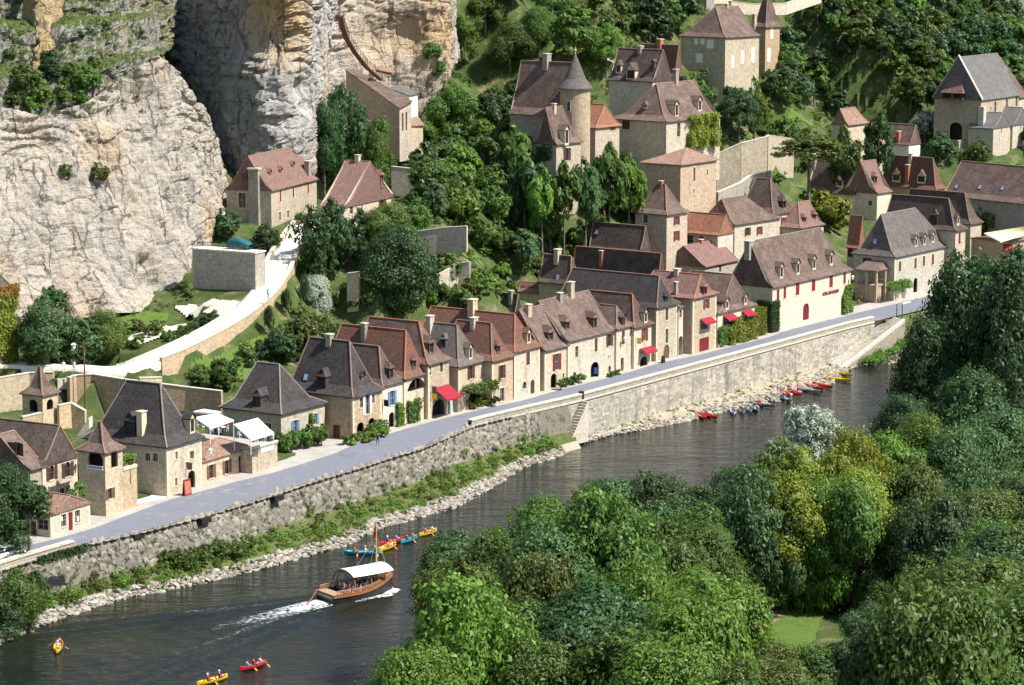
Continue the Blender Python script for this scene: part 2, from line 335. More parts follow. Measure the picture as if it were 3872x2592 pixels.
for i in range(len(ss)):
    if ss[i] > 8:
        for j in range(len(tt)): G[i, j, 2] += fnoise(G[i, j], .12)*.7*min(1, (ss[i]-8)/20)
    else: G[i, :, 2] = np.minimum(G[i, :, 2], 6.46+.04*ss[i])
hill = gridmesh('hillside', G, M['hill']); tag(hill, 'steep grassy hillside rising behind the village', kind='structure')
HB = BVHTree.FromPolygons([tuple(p) for p in G.reshape(-1, 3)], [tuple(p.vertices) for p in hill.data.polygons])
def onhill(p):
    h = HB.ray_cast(CAM, ray(p).normalized(), 3000); return h[0]
def gz(x, y):
    h = HB.ray_cast(Vector((x, y, 400)), Vector((0, 0, -1))); return h[0].z if h[0] else 6.4
# ------------------------------------------------------------------ water
def watermat():
    m, t, N, L, bs = newmat('river_water'); ob = N.new('ShaderNodeTexCoord').outputs['Object']
    mp = N.new('ShaderNodeMapping'); mp.inputs['Rotation'].default_value = (0, 0, -UA); mp.inputs['Scale'].default_value = (.35, 1.0, 1); L.new(ob, mp.inputs[0])
    r = ramp(N, [(.3, (.006, .010, .009)), (.65, (.016, .018, .012))]); L.new(tnoise(N, L, mp.outputs[0], .06, 4), r.inputs[0])
    L.new(r.outputs[0], bs.inputs['Base Color']); bs.inputs['Roughness'].default_value = .05; bs.inputs['IOR'].default_value = 1.33
    a = tnoise(N, L, mp.outputs[0], 1.1, 4, .62, dist=.6); b = tnoise(N, L, mp.outputs[0], .22, 3, .5)
    s = N.new('ShaderNodeMath'); s.operation = 'MULTIPLY_ADD'; L.new(b, s.inputs[0]); s.inputs[1].default_value = 1.6; L.new(a, s.inputs[2])
    bump(N, L, s.outputs[0], bs, .8, .22); return m
M['water'] = watermat()
# river surface with the boat's wake as real waves
BOATP = atz(C2(600, 985), 0.0); BOATD = (atz(C2(835, 930), 0)-atz(C2(440, 1020), 0)); BOATD.z = 0; BOATD.normalize(); BOATN = Vector((-BOATD.y, BOATD.x, 0))
wt = np.concatenate([np.arange(-320, -140, 12), np.arange(-140, -30, .45), np.arange(-30, 330, 6)]); ws = np.concatenate([np.arange(-72, -5, .5), [-2, 2]])
W = np.zeros((len(ws), len(wt), 3))
for j, t in enumerate(wt):
    base = fromts(t, 0)
    for i, s in enumerate(ws):
        q = base+NN*s; W[i, j] = (q.x, q.y, 0)
dx = W[..., 0]-BOATP.x; dy = W[..., 1]-BOATP.y; al = -(dx*BOATD.x+dy*BOATD.y); ac = dx*BOATN.x+dy*BOATN.y
wake = np.zeros(al.shape)
for sgn, amp in ((1, .30), (-1, .34)):
    lat = ac*sgn-1.2-np.clip(al, 0, 200)*.30
    env = np.exp(-(lat/ (2.2+np.clip(al, 0, 100)*.05))**2)*np.clip((al+3)/6, 0, 1)*np.exp(-np.clip(al, 0, 300)/38)
    wake += amp*env*np.cos(lat*2*math.pi/2.6)
env = np.exp(-(ac/ (2+np.clip(al, 0, 99)*.2))**2)*np.clip((al-5)/6, 0, 1)*np.exp(-np.clip(al, 0, 300)/30)
wake += .13*env*np.cos(al*2*math.pi/3.4)
W[..., 2] = wake
water = gridmesh('river', W, M['water']); tag(water, 'dark green river water', kind='structure')
def foammat():
    m, t, N, L, bs = newmat('foam'); ob = N.new('ShaderNodeTexCoord').outputs['Object']; uv = N.new('ShaderNodeTexCoord').outputs['UV']
    n = tnoise(N, L, ob, 1.5, 8, .75, dist=1.2); sp = N.new('ShaderNodeSeparateXYZ'); L.new(uv, sp.inputs[0])
    a = rnge(N, L, n, .40, .58); mu = N.new('ShaderNodeMath'); mu.operation = 'SUBTRACT'; mu.use_clamp = True; L.new(a, mu.inputs[0])
    L.new(sp.outputs[0], mu.inputs[1]); L.new(mu.outputs[0], bs.inputs['Alpha'])
    bs.inputs['Base Color'].default_value = (.78, .82, .82, 1); bs.inputs['Roughness'].default_value = .8; return m
M['foam'] = foammat()
# ------------------------------------------------------------------ road
rt = np.arange(T0-60, 215, 2.0)
def sheet(name, t0, t1, fa, fb, za, zb, mat, label, n=6, step=2.0, kind='structure'):
    T = np.arange(t0, t1+.01, step); P = np.zeros((n, len(T), 3))
    for j, t in enumerate(T):
        a, b = fa(t), fb(t)
        for i in range(n):
            k = i/(n-1); q = fromts(t, a+(b-a)*k); z = za(t)+(zb(t)-za(t))*k if callable(za) else za+(zb-za)*k
            P[i, j] = (q.x, q.y, z)
    o = gridmesh(name, P, mat); tag(o, label, kind=kind); return o
sheet('pavement', T0-60, 190, lambda t: fe(t)-1.2, lambda t: fe(t)+7, 6.496, 6.496, M['pave'], 'worn stone paving strip between the road and the houses')
sheet('road', T0-60, 190, lambda t: ne(t)-.02, lambda t: fe(t)-.9, 6.50, 6.50, M['asphalt'], 'grey asphalt quayside road')
# faded yellow dashes along the left end of the road
ym = plain('faded_yellow_paint', (.42, .33, .16), .9, .25, 6)
for p in (C1(1290, 295), C1(1340, 275), C1(1420, 258), C1(1530, 245), C1(1560, 238), C1(1700, 195), C1(1780, 180)):
    q = atz(p, 6.506); t, s = ts(q); b = MB(); d = (UU*math.cos(.09)+NN*math.sin(.09))
    b.quad(q-d*.8-NN*.06, d*1.6, NN*.12); tag(b.build('road_marking', ym), 'faded yellow dash painted on the road near the restaurant terrace', kind='structure')
# pale forecourt
b = MB(); pts = [atz(p, 6.508) for p in (C1(722, 360), C1(870, 345), C1(1140, 293), C1(1060, 230), C1(900, 250), C1(740, 320))]
b.face(pts); tag(b.build('forecourt', M['gravel']), 'sunlit pale gravel forecourt beside the square turret', kind='structure')
# ------------------------------------------------------------------ river bank (left part): rubble revetment, weeds, shore stones
tb = np.arange(T0-40, TQ+14, .8)
def bank_pt(t, k):
    # k 0..1 rubble, 1..2 grass, 2..3 stones, 3..4 under water
    n0, r, g, h = ne(t), smooth_at(RG, t), smooth_at(GS, t), smooth_at(SH, t)
    g = h+(g-h)*.62; r = min(r, n0-1.0); g = min(g, r-.6); h = min(h, g-.8)
    S_ = (n0, r, g, h, h-5); Z_ = (6.46, 2.4, 1.0, 0.0, -2.0)
    i = min(3, int(k)); f = k-i
    q = fromts(t, S_[i]+(S_[i+1]-S_[i])*f); q.z = Z_[i]+(Z_[i+1]-Z_[i])*f; return q
ks = np.concatenate([np.linspace(0, 1, 9), np.linspace(1.15, 2, 6), np.linspace(2.2, 3, 5), [3.5, 4]])
Bk = np.zeros((len(ks), len(tb), 3)); mi = np.zeros((len(ks)-1, len(tb)-1), int)
for j, t in enumerate(tb):
    for i, k in enumerate(ks):
        q = bank_pt(t, k); q.z += fnoise(q, .5)*.12 if 0 < k < 3.4 else 0; Bk[i, j] = q
for i in range(len(ks)-1): mi[i, :] = 0 if ks[i] < 1 else (1 if ks[i] < 2 else 2)
bank = gridmesh('river_bank', Bk, [M['rubble'], M['bankgrass'], M['shorebed']], matidx=mi); tag(bank, 'sloping stony river bank below the road', kind='structure'); bank['_o'] = [0, 0, 0]
# stones: shared rough blocks
def rock_mesh(name, seed, mat, sub=1, flat=1.0, rough=.35):
    rnd = random.Random(seed); bm = bmesh.new(); bmesh.ops.create_icosphere(bm, subdivisions=sub, radius=.5)
    off = Vector((rnd.random()*50, rnd.random()*50, rnd.random()*50))
    for v in bm.verts:
        n = v.co.normalized(); v.co *= 1+noise.noise(n*1.6+off)*rough*2
        m = max(abs(v.co.x), abs(v.co.y), abs(v.co.z)); v.co *= 1-.25*(v.co.length-m)/max(m, .01); v.co.z *= flat
    me = bpy.data.meshes.new(name); bm.to_mesh(me); bm.free(); me.materials.append(mat); return me
def stonemat(name, c1, c2, c3, streak=0.0):
    m, t, N, L, bs = newmat(name); ob = N.new('ShaderNodeTexCoord').outputs['Object']; g = N.new('ShaderNodeNewGeometry'); oi = N.new('ShaderNodeObjectInfo')
    ad = N.new('ShaderNodeMath'); ad.operation = 'ADD'; L.new(g.outputs['Random Per Island'], ad.inputs[0]); L.new(oi.outputs['Random'], ad.inputs[1])
    fr = N.new('ShaderNodeMath'); fr.operation = 'FRACT'; L.new(ad.outputs[0], fr.inputs[0])
    r = ramp(N, [(0, c1), (.5, c2), (1, c3)]); L.new(fr.outputs[0], r.inputs[0])
    fv = rnge(N, L, tnoise(N, L, ob, 3.5, 6, .7), .3, .7, .7, 1.25); hv = N.new('ShaderNodeHueSaturation'); L.new(r.outputs[0], hv.inputs['Color']); L.new(fv, hv.inputs['Value'])
    col = hv.outputs[0]
    if streak:
        ge = N.new('ShaderNodeNewGeometry'); mp = N.new('ShaderNodeMapping'); mp.inputs['Scale'].default_value = (.5, .5, .07); L.new(ge.outputs['Position'], mp.inputs[0])
        col = mixc(N, L, rnge(N, L, tnoise(N, L, mp.outputs[0], 1.0, 6, .7), .5, .68, 0, streak), col, (.10, .095, .08)); col = mixc(N, L, rnge(N, L, tnoise(N, L, ge.outputs['Position'], .5, 6, .7), .5, .7, 0, .5), col, (.52, .44, .32))
    L.new(col, bs.inputs['Base Color']); bs.inputs['Roughness'].default_value = .95; bs.inputs['Specular IOR Level'].default_value = .15; bump(N, L, fv, bs, .5, .05); return m
M['st_pale'] = stonemat('pale_shore_stone', (.17, .15, .12), (.28, .25, .205), (.42, .385, .325))
M['st_grey'] = stonemat('grey_revetment_stone', (.15, .135, .112), (.22, .197, .165), (.29, .26, .215))
M['st_block'] = stonemat('quay_block', (.30, .27, .22), (.40, .36, .295), (.50, .455, .375), streak=.75)
pale_rocks = [rock_mesh('shore_stone', k, M['st_pale'], 1, .75) for k in range(7)]
grey_rocks = [rock_mesh('revetment_stone', 20+k, M['st_grey'], 1, .5) for k in range(7)]
def joined(name, items, parent, mat, kind='stuff', smooth=False):
    # items: (mesh, loc, eul, scale); one mesh object
    V = []; Fc = []; n = 0
    from mathutils import Euler, Matrix
    cache = {}
    for me, loc, eul, sc in items:
        if me not in cache:
            a = np.empty(len(me.vertices)*3); me.vertices.foreach_get('co', a); cache[me] = (a.reshape(-1, 3), [tuple(p.vertices) for p in me.polygons])
        a, f = cache[me]; R = np.array(Euler(eul).to_matrix()); V.append((a*np.array(sc))@R.T+np.array(loc)); Fc += [tuple(i+n for i in q) for q in f]; n += len(a)
    me = bpy.data.meshes.new(name); me.from_pydata(np.concatenate(V).tolist(), [], Fc); me.materials.append(mat); me.update()
    o = bpy.data.objects.new(name, me); COL.objects.link(o); o.parent = parent
    if kind: o['kind'] = kind
    return o
def scatter(name, items, parent, mat, most=300, rest='stone_bed'):
    items.sort(key=lambda q: -max(q[3])*1000/max(1, q[1][1]))
    for me, loc, eul, sc in items[:most]:
        o = bpy.data.objects.new(name, me); COL.objects.link(o); o.location = loc; o.rotation_euler = eul; o.scale = sc; o.parent = parent
    if len(items) > most: joined(rest, items[most:], parent, mat)
rnd = random.Random(3)
it = []
for _ in range(3400):
    t = rnd.uniform(T0-8, TQ+9); k = 2.1+rnd.random()**.8*1.0; q = bank_pt(t, k); s = rnd.choice((.3, .35, .45, .5, .6, .75, 1.0))*rnd.uniform(.8, 1.15)
    it.append((rnd.choice(pale_rocks), (q.x, q.y, q.z+.08), (rnd.uniform(-.4, .4), rnd.uniform(-.4, .4), rnd.uniform(0, 6.3)), (s*rnd.uniform(.9, 1.3), s, s*rnd.uniform(.6, .9))))
scatter('shore_stone', it, bank, M['st_pale'], 300, 'shore_stone_bed')
it = []
ti = T0-4
while ti < TQ+6:
    L_ = (bank_pt(ti, 1)-bank_pt(ti, 0)).length; k = 0.02
    while k < .98:
        if rnd.random() < (.97 if k < .55 else .72-.3*k):
            q = bank_pt(ti+rnd.uniform(-.4, .4), k); s = rnd.choice((.5, .7, .85, 1.0, 1.25))
            up_ = (bank_pt(ti, 0)-bank_pt(ti, 1)).normalized(); nz = UU.cross(up_).normalized(); an = rnd.gauss(0, .3)+(rnd.random() < .3)*1.57; ax = UU*math.cos(an)+up_*math.sin(an); ay = nz.cross(ax)
            from mathutils import Matrix
            eu = Matrix((ax, ay, nz)).transposed().to_euler(); q = q+nz*.02
            it.append((rnd.choice(grey_rocks), (q.x, q.y, q.z), tuple(eu), (s*rnd.uniform(1, 1.45), s*rnd.uniform(.75, 1.0), s*rnd.uniform(.35, .6))))
        k += rnd.uniform(.55, .8)/max(L_, 1)
    ti += rnd.uniform(.62, .85)
scatter('revetment_stone', it, bank, M['st_grey'], 300, 'revetment_stone_bed')
# stone edging of the road above the revetment
it = []; t = T0-2
while t < TQ:
    q = fromts(t, ne(t)-.25); l = rnd.uniform(.8, 1.5)
    it.append((grey_rocks[0], (q.x, q.y, 6.40), (0, 0, UA+rnd.gauss(0, .06)), (l*1.12, .75, .3))); t += l
scatter('edge_stone', it, bank, M['st_grey'], 200, 'edge_stone_row')
# drain openings in the revetment
for p in (C1(910, 545), C1(1365, 440), C2(135, 290)):
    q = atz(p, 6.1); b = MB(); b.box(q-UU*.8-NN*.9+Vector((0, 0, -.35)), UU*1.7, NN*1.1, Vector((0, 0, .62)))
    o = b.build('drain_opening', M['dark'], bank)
# ------------------------------------------------------------------ quay walls with block courses
bxm = bpy.data.meshes.new('quay_block'); _b = bmesh.new(); bmesh.ops.create_cube(_b, size=1); bmesh.ops.bevel(_b, geom=_b.edges[:], offset=.05, segments=1, affect='EDGES'); _b.to_mesh(bxm); _b.free(); bxm.materials.append(M['st_block'])
def quay(name, label, t0, t1, zbot, ztop, sfun, par_h=.8, most=300, par=True, skip=None, capmat=None):
    P0 = fromts(t0, sfun(t0), zbot(t0)); root = empty(name, P0, label, 'quay wall')
    T = np.arange(t0, t1+.5, 1.0); core = MB()
    for a, c in zip(T[:-1], T[1:]):
        A, B = fromts(a, sfun(a)), fromts(c, sfun(c)); za, zc = zbot(a), zbot(c)
        core.face([A+Vector((0, 0, za-1)), B+Vector((0, 0, zc-1)), B+Vector((0, 0, ztop)), A+Vector((0, 0, ztop))][::-1], [(a, za), (c, zc), (c, ztop), (a, ztop)][::-1])
        if par:
            n = NN*.62; A2_, B2_ = A-NN*.06, B-NN*.06; z1, z2 = ztop, ztop+par_h-.22
            core.face([A2_+Vector((0, 0, z1)), B2_+Vector((0, 0, z1)), B2_+Vector((0, 0, z2)), A2_+Vector((0, 0, z2))][::-1], [(a, z1), (c, z1), (c, z2), (a, z2)][::-1])
            core.face([A2_+n+Vector((0, 0, z1)), B2_+n+Vector((0, 0, z1)), B2_+n+Vector((0, 0, z2)), A2_+n+Vector((0, 0, z2))], [(a, z1), (c, z1), (c, z2), (a, z2)])
    core.build('wall_core', M['retain'], root)
    if par:
        t = t0; caps = []
        while t < t1:
            l = rnd.uniform(1.2, 1.8); l = min(l, t1-t); q = fromts(t+l/2, sfun(t+l/2), ztop+par_h-.11)+NN*.24; d = fromts(t+l, sfun(t+l))-fromts(t, sfun(t))
            c = MB(); dn = d.normalized()*(l-.02); nn = Vector((-d.y, d.x, 0)).normalized()*.8
            c.box(q-dn/2-nn/2-Vector((0, 0, .11+rnd.uniform(0, .02))), dn, nn, Vector((0, 0, .22))); c.build('coping_stone', M['cap'], root); t += l+.0
        tb_ = t0
        c = MB()   # string course below the parapet
        for a, cc in zip(T[:-1], T[1:]):
            A, B = fromts(a, sfun(a), ztop-.28)-NN*.02, fromts(cc, sfun(cc), ztop-.28)-NN*.02; c.box(A-NN*.16, B-A, NN*.2, Vector((0, 0, .26)))
        c.build('string_course', M['cap'], root)
    it = []; z = 0
    zmin = min(zbot(t0), zbot(t1)); h = .42; zc = zmin
    while zc+h < ztop-.28:
        h = rnd.uniform(.34, .46); t = t0+rnd.uniform(0, .5)
        while t < t1-.5:
            l = rnd.uniform(.55, 1.15)
            if zc > zbot(t)-.3 and rnd.random() < .97 and not (skip and skip(t, zc)):
                q = fromts(t+l/2, sfun(t+l/2)); d = fromts(t+l, sfun(t+l))-fromts(t, sfun(t))
                it.append((bxm, tuple(Vector((q.x, q.y, zc+h/2))-P0), (0, 0, math.atan2(d.y, d.x)), (l-.03, .10+rnd.uniform(0, .07), h-.025)))
            t += l
        zc += h
    it.sort(key=lambda q: q[1][1])
    for me, loc, eul, sc in it[:most]:
        o = bpy.data.objects.new('stone_block', me); COL.objects.link(o); o.location = loc; o.rotation_euler = eul; o.scale = sc; o.parent = root
    if len(it) > most: joined('stone_courses', it[most:], root, M['st_block'])
    return root
ST_T = ts(atz(B3(560, 1150), 7.3))[0]
TSL = TQ-9
quay('quay_wall', 'long pale stone quay wall with thick coping above the canoe beach', TSL, TQ2, lambda t: max(.6, min(4.2, 4.2-(t-TSL)*.30)) if t < TSL+12 else .7, 6.5, ne, .85)
TL1 = ts(atz(C1(560, 610), 7))[0]
quay('quay_wall', 'low block-built quay wall with hedge-topped parapet at the lower corner of the road', T0-25, TL1, lambda t: 1.2+max(0, (t-(TL1-9)))*.5, 6.5, lambda t: ne(t)-.05, .8, most=160)
# steps down the quay
root = empty('quay_steps', fromts(ST_T, ne(ST_T), .6), 'narrow flight of stone steps down the quay wall', 'steps')
for k in range(15):
    b = MB(); z1 = 6.35-k*.385; q = fromts(ST_T-.2-k*.30, ne(ST_T-.2-k*.30), 0); q.z = .4
    b.box(q-NN*1.35-UU*.31, UU*.31, NN*1.2, Vector((0, 0, z1-.4))); b.build('step', M['cap'], root)
b = MB(); q = fromts(ST_T+.2, ne(ST_T+.2), 6.5); b.box(q-NN*.2-UU*.2, UU*.4, NN*.7, Vector((0, 0, 1.15))); b.build('newel', M['iron'], root)
# beach below the quay
tb = np.arange(TQ+4, TQ2+30, .9)
Bc = np.zeros((9, len(tb), 3))
for j, t in enumerate(tb):
    n0, h = ne(t)+.15, smooth_at(SH, t, 1.5); h = min(h, n0-.7)
    for i in range(9):
        k = i/6; q = fromts(t, n0+(h-n0)*k); z = 1.0*(1-k) if k <= 1 else -(k-1)*3
        Bc[i, j] = (q.x, q.y, z+fnoise(q, .6)*.1)
beach = gridmesh('beach', Bc, M['shorebed']); tag(beach, 'stony strip of beach at the foot of the quay', kind='structure')
def beach_pt(t, k):
    n0, h = ne(t)+.15, smooth_at(SH, t, 1.5); h = min(h, n0-.7); q = fromts(t, n0+(h-n0)*k); q.z = 1.0*(1-k); return q
it = []
for _ in range(1500):
    t = rnd.uniform(TQ+5, TQ2-1); k = .25+.8*rnd.random(); q = beach_pt(t, k); s = rnd.choice((.35, .45, .55, .7, .9))*rnd.uniform(.8, 1.1)
    if rnd.random() < .5 and k < .55: continue
    it.append((rnd.choice(pale_rocks), (q.x, q.y, q.z+.05), (rnd.uniform(-.4, .4), rnd.uniform(-.4, .4), rnd.uniform(0, 6.3)), (s*rnd.uniform(.9, 1.3), s, s*rnd.uniform(.5, .8))))
scatter('beach_stone', it, beach, M['st_pale'], 260, 'beach_stone_bed')
# concrete ledge at the foot of the steps
b = MB(); a, c = atz(B3(505, 1470), .5), atz(B3(860, 1385), .5); d = c-a; n = Vector((-d.y, d.x, 0)).normalized()
b.box(a+Vector((0, 0, -1)), d, n*1.6, Vector((0, 0, 1.15))); tag(b.build('landing_ledge', M['concrete']), 'flat concrete landing ledge at the foot of the quay steps', kind='structure')
# boat ramp
rA, rB = atz(B4(905, 605), 6.45), atz(B4(420, 985), .35); rA2, rB2 = atz(B4(985, 640), 6.45), atz(B4(560, 970), .2)
b = MB(); n = 34
for k in range(n):
    f0, f1 = k/n, (k+1)/n; z = .012*(k % 2)
    p = [rA.lerp(rB, f0), rA2.lerp(rB2, f0), rA2.lerp(rB2, f1), rA.lerp(rB, f1)]
    b.face([q+Vector((0, 0, .03+z)) for q in p], [(0, 0), (2, 0), (2, 1), (0, 1)])
ramp_o = b.build('boat_ramp', M['concrete']); tag(ramp_o, 'sloping paved boat ramp running down to the water', kind='structure'); ramp_o['_o'] = [0, 0, 0]
for k in range(46):     # cobble ribs on the ramp
    f = (k+.5)/46; p, q = rA.lerp(rB, f), rA2.lerp(rB2, f)
    for j in range(5):
        a = p.lerp(q, (j+.08)/5); c = p.lerp(q, (j+.92)/5); d = c-a; u_ = (rB-rA).normalized()*.34; b = MB(); b.box(a+Vector((0, 0, .03)), d, u_, Vector((0, 0, .035+.02*rnd.random()))); b.build('paver', M['st_block'], ramp_o)
root = empty('ramp_wall', rA2, 'pale retaining wall with sloping coping along the boat ramp', 'retaining wall')
b = MB(); d = rB2-rA2; n = Vector((d.y, -d.x, 0)).normalized(); n = n if n.dot(NN) < 0 else -n
b.face([rA2+n*.5, rB2+n*.5, rB2+n*.5+Vector((0, 0, -2)), rA2+n*.5+Vector((0, 0, -8))], [(0, 7), (40, 1), (40, -1), (0, -1)]); b.build('wall_face', M['retain'], root)
b = MB(); b.face([rA2+Vector((0, 0, .25)), rB2+Vector((0, 0, .25)), rB2+n*.55+Vector((0, 0, .25)), rA2+n*.55+Vector((0, 0, .25))]); b.face([rA2+Vector((0, 0, .25)), rB2+Vector((0, 0, .25)), rB2, rA2]); b.face([rA2+n*.55+Vector((0, 0, .25)), rB2+n*.55+Vector((0, 0, .25)), rB2+n*.55-Vector((0, 0, .3)), rA2+n*.55-Vector((0, 0, .3))]); b.build('coping', M['cap'], root)
# far bank ground beyond the ramp
b = MB(); pts = [fromts(t, s, z) for t, s, z in ((TQ2+4, ne(TQ2), 6.3), (240, ne(TQ2)-4, 6.3), (240, -26, -1), (TQ2+10, -14, -1))]; b.face(pts); tag(b.build('river_bank', M['bankgrass']), 'weedy bank beyond the boat ramp', kind='structure')
# near bank
gt = np.arange(-330, 300, 7.0); gs = np.concatenate([[-58, -62, -64.5, -67, -72], np.arange(-80, -330, -12)])
Nb = np.zeros((len(gs), len(gt), 3))
for j, t in enumerate(gt):
    for i, s in enumerate(gs):
        q = fromts(t, s+fnoise((t*.05, 0, 0), 1)*3); z = (-2, -.6, 1, 2.4, 2.9)[i] if i < 5 else 3+fnoise(q, .03)*.12
        Nb[i, j] = (q.x, q.y, z)
nb = gridmesh('near_bank', Nb, M['hill']); tag(nb, 'grassy floor of the wooded near bank', kind='structure')
def blob(name, label, px_, z, mat, step=6):
    Q = [atz(p, z) for p in px_]; n = len(Q); R = []
    for k in range(n):
        a, b_, c, d = Q[k-1], Q[k], Q[(k+1) % n], Q[(k+2) % n]
        for j in range(step):
            f = j/step; q = .5*((2*b_)+(c-a)*f+(2*a-5*b_+4*c-d)*f*f+(3*b_-a-3*c+d)*f**3); q += Vector((noise.noise(q*.8), noise.noise(q*.8+Vector((9, 0, 0))), 0))*.5; q.z = z; R.append(q)
    m = MB(); m.face(R); tag(m.build(name, mat), label, kind='structure')
blob('bare_ground', 'bare brown earth edging the clearing', (C4(-160, 1290), C4(-160, 1080), C4(100, 960), C4(380, 820), C4(640, 740), C4(680, 800), C4(520, 880), C4(300, 1000), C4(100, 1200)), 3.22, M['dry'])
blob('lawn', 'bright green clearing lawn among the near trees', (C4(-100, 1230), C4(60, 1170), C4(300, 970), C4(520, 860), C4(620, 880), C4(560, 1000), C4(420, 1130), C4(330, 1300), C4(60, 1330)), 3.26, M['lawn'])
# ------------------------------------------------------------------ cliffs
def rockmat(name, base, ochre=.5, grass=False, grey=.5, spots=()):
    m, t, N, L, bs = newmat(name); tc = N.new('ShaderNodeTexCoord'); ob = tc.outputs['Object']
    mp = N.new('ShaderNodeMapping'); mp.inputs['Scale'].default_value = (1, 1, .35); L.new(ob, mp.inputs[0])
    ms = N.new('ShaderNodeMapping'); ms.inputs['Scale'].default_value = (.35, .35, 1.6); L.new(ob, ms.inputs[0])
    c = base
    g1 = rnge(N, L, tnoise(N, L, mp.outputs[0], .22, 7, .68), .42, .68, 0, grey); c1 = mixc(N, L, g1, base, (.30, .29, .285))
    o1 = rnge(N, L, tnoise(N, L, mp.outputs[0], .11, 5, .6), .5, .68, 0, ochre); c2 = mixc(N, L, o1, c1, (.58, .36, .15))
    for ctr, rad, am in spots:      # iron-stained areas of the rock
        vd = N.new('ShaderNodeVectorMath'); vd.operation = 'DISTANCE'; L.new(ob, vd.inputs[0]); vd.inputs[1].default_value = tuple(ctr)
        ad = N.new('ShaderNodeMath'); ad.operation = 'MULTIPLY_ADD'; L.new(tnoise(N, L, mp.outputs[0], .35, 5, .7), ad.inputs[0]); ad.inputs[1].default_value = rad*1.2; L.new(vd.outputs['Value'], ad.inputs[2])
        c2 = mixc(N, L, rnge(N, L, ad.outputs[0], rad*.8, rad*1.9, am, 0), c2, (.62, .40, .17))
    dk = rnge(N, L, tnoise(N, L, mp.outputs[0], .6, 8, .75), .54, .70, 0, .75); c3 = mixc(N, L, dk, c2, (.15, .14, .13))
    cr = rnge(N, L, tnoise(N, L, ms.outputs[0], .9, 8, .75), .60, .70, 0, .6); c3 = mixc(N, L, cr, c3, (.16, .13, .10))
    wh = rnge(N, L, tnoise(N, L, mp.outputs[0], .4, 6, .7), .58, .72, 0, .4); c3 = mixc(N, L, wh, c3, (.72, .68, .60))
    if grass:
        ge = N.new('ShaderNodeNewGeometry'); sp = N.new('ShaderNodeSeparateXYZ'); L.new(ge.outputs['Normal'], sp.inputs[0])
        ad = N.new('ShaderNodeMath'); ad.operation = 'MULTIPLY_ADD'; L.new(tnoise(N, L, ob, .8, 6, .7), ad.inputs[0]); ad.inputs[1].default_value = .8; L.new(sp.outputs[2], ad.inputs[2])
        gf = rnge(N, L, ad.outputs[0], .72, .92); gc = ramp(N, [(.3, (.05, .085, .02)), (.6, (.13, .16, .05)), (.75, (.2, .18, .1))]); L.new(tnoise(N, L, ob, 1.2, 5), gc.inputs[0]); c3 = mixc(N, L, gf, c3, gc.outputs[0])
    vo = N.new('ShaderNodeTexVoronoi'); vo.feature = 'DISTANCE_TO_EDGE'; vo.inputs['Scale'].default_value = .34; wv = N.new('ShaderNodeVectorMath'); wv.operation = 'MULTIPLY_ADD'; L.new(tnoise(N, L, ob, .5, 5, .7, out='Color'), wv.inputs[0]); wv.inputs[1].default_value = (1.6, 1.6, 1.6); L.new(mp.outputs[0], wv.inputs[2]); L.new(wv.outputs[0], vo.inputs['Vector'])
    ck = rnge(N, L, vo.outputs['Distance'], .0, .055, .75, 0); ckm = N.new('ShaderNodeMath'); ckm.operation = 'MULTIPLY'; L.new(ck, ckm.inputs[0]); L.new(rnge(N, L, tnoise(N, L, ob, .22, 4), .42, .6), ckm.inputs[1]); c3 = mixc(N, L, ckm.outputs[0], c3, (.10, .09, .08))
    L.new(c3, bs.inputs['Base Color']); bs.inputs['Roughness'].default_value = .97; bs.inputs['Specular IOR Level'].default_value = .1
    h1 = tnoise(N, L, mp.outputs[0], .9, 10, .72); h2 = tnoise(N, L, ms.outputs[0], .7, 9, .7)
    sm = N.new('ShaderNodeMath'); sm.operation = 'ADD'; L.new(h1, sm.inputs[0]); L.new(h2, sm.inputs[1]); sn = N.new('ShaderNodeMath'); sn.operation = 'MULTIPLY_ADD'; L.new(ckm.outputs[0], sn.inputs[0]); sn.inputs[1].default_value = -.6; L.new(sm.outputs[0], sn.inputs[2]); bump(N, L, sn.outputs[0], bs, 1.0, .95); return m
M['rock'] = rockmat('limestone_cliff', (.54, .475, .385), .42, grey=.7, spots=[(aty(O(240, 330), 400), 5, .35), (aty(O(470, 520), 418), 5, .5), (aty(O(30, 600), 376), 4, .3)])
M['rock_ochre'] = rockmat('ochre_limestone_cliff', (.50, .36, .18), .5, grey=.6)
M['rock_grey'] = rockmat('grey_limestone_cliff', (.50, .475, .43), .22, grey=.75, spots=[(aty(O(640, 40), 446), 9, .8), (aty(O(560, 10), 448), 6, .5), (aty(O(745, 200), 470), 9, .45), (aty(O(900, 100), 503), 16, .45), (aty(O(1010, 60), 505), 8, .45)])
M['rock_up'] = rockmat('terraced_limestone', (.34, .32, .28), .35, True, .8)
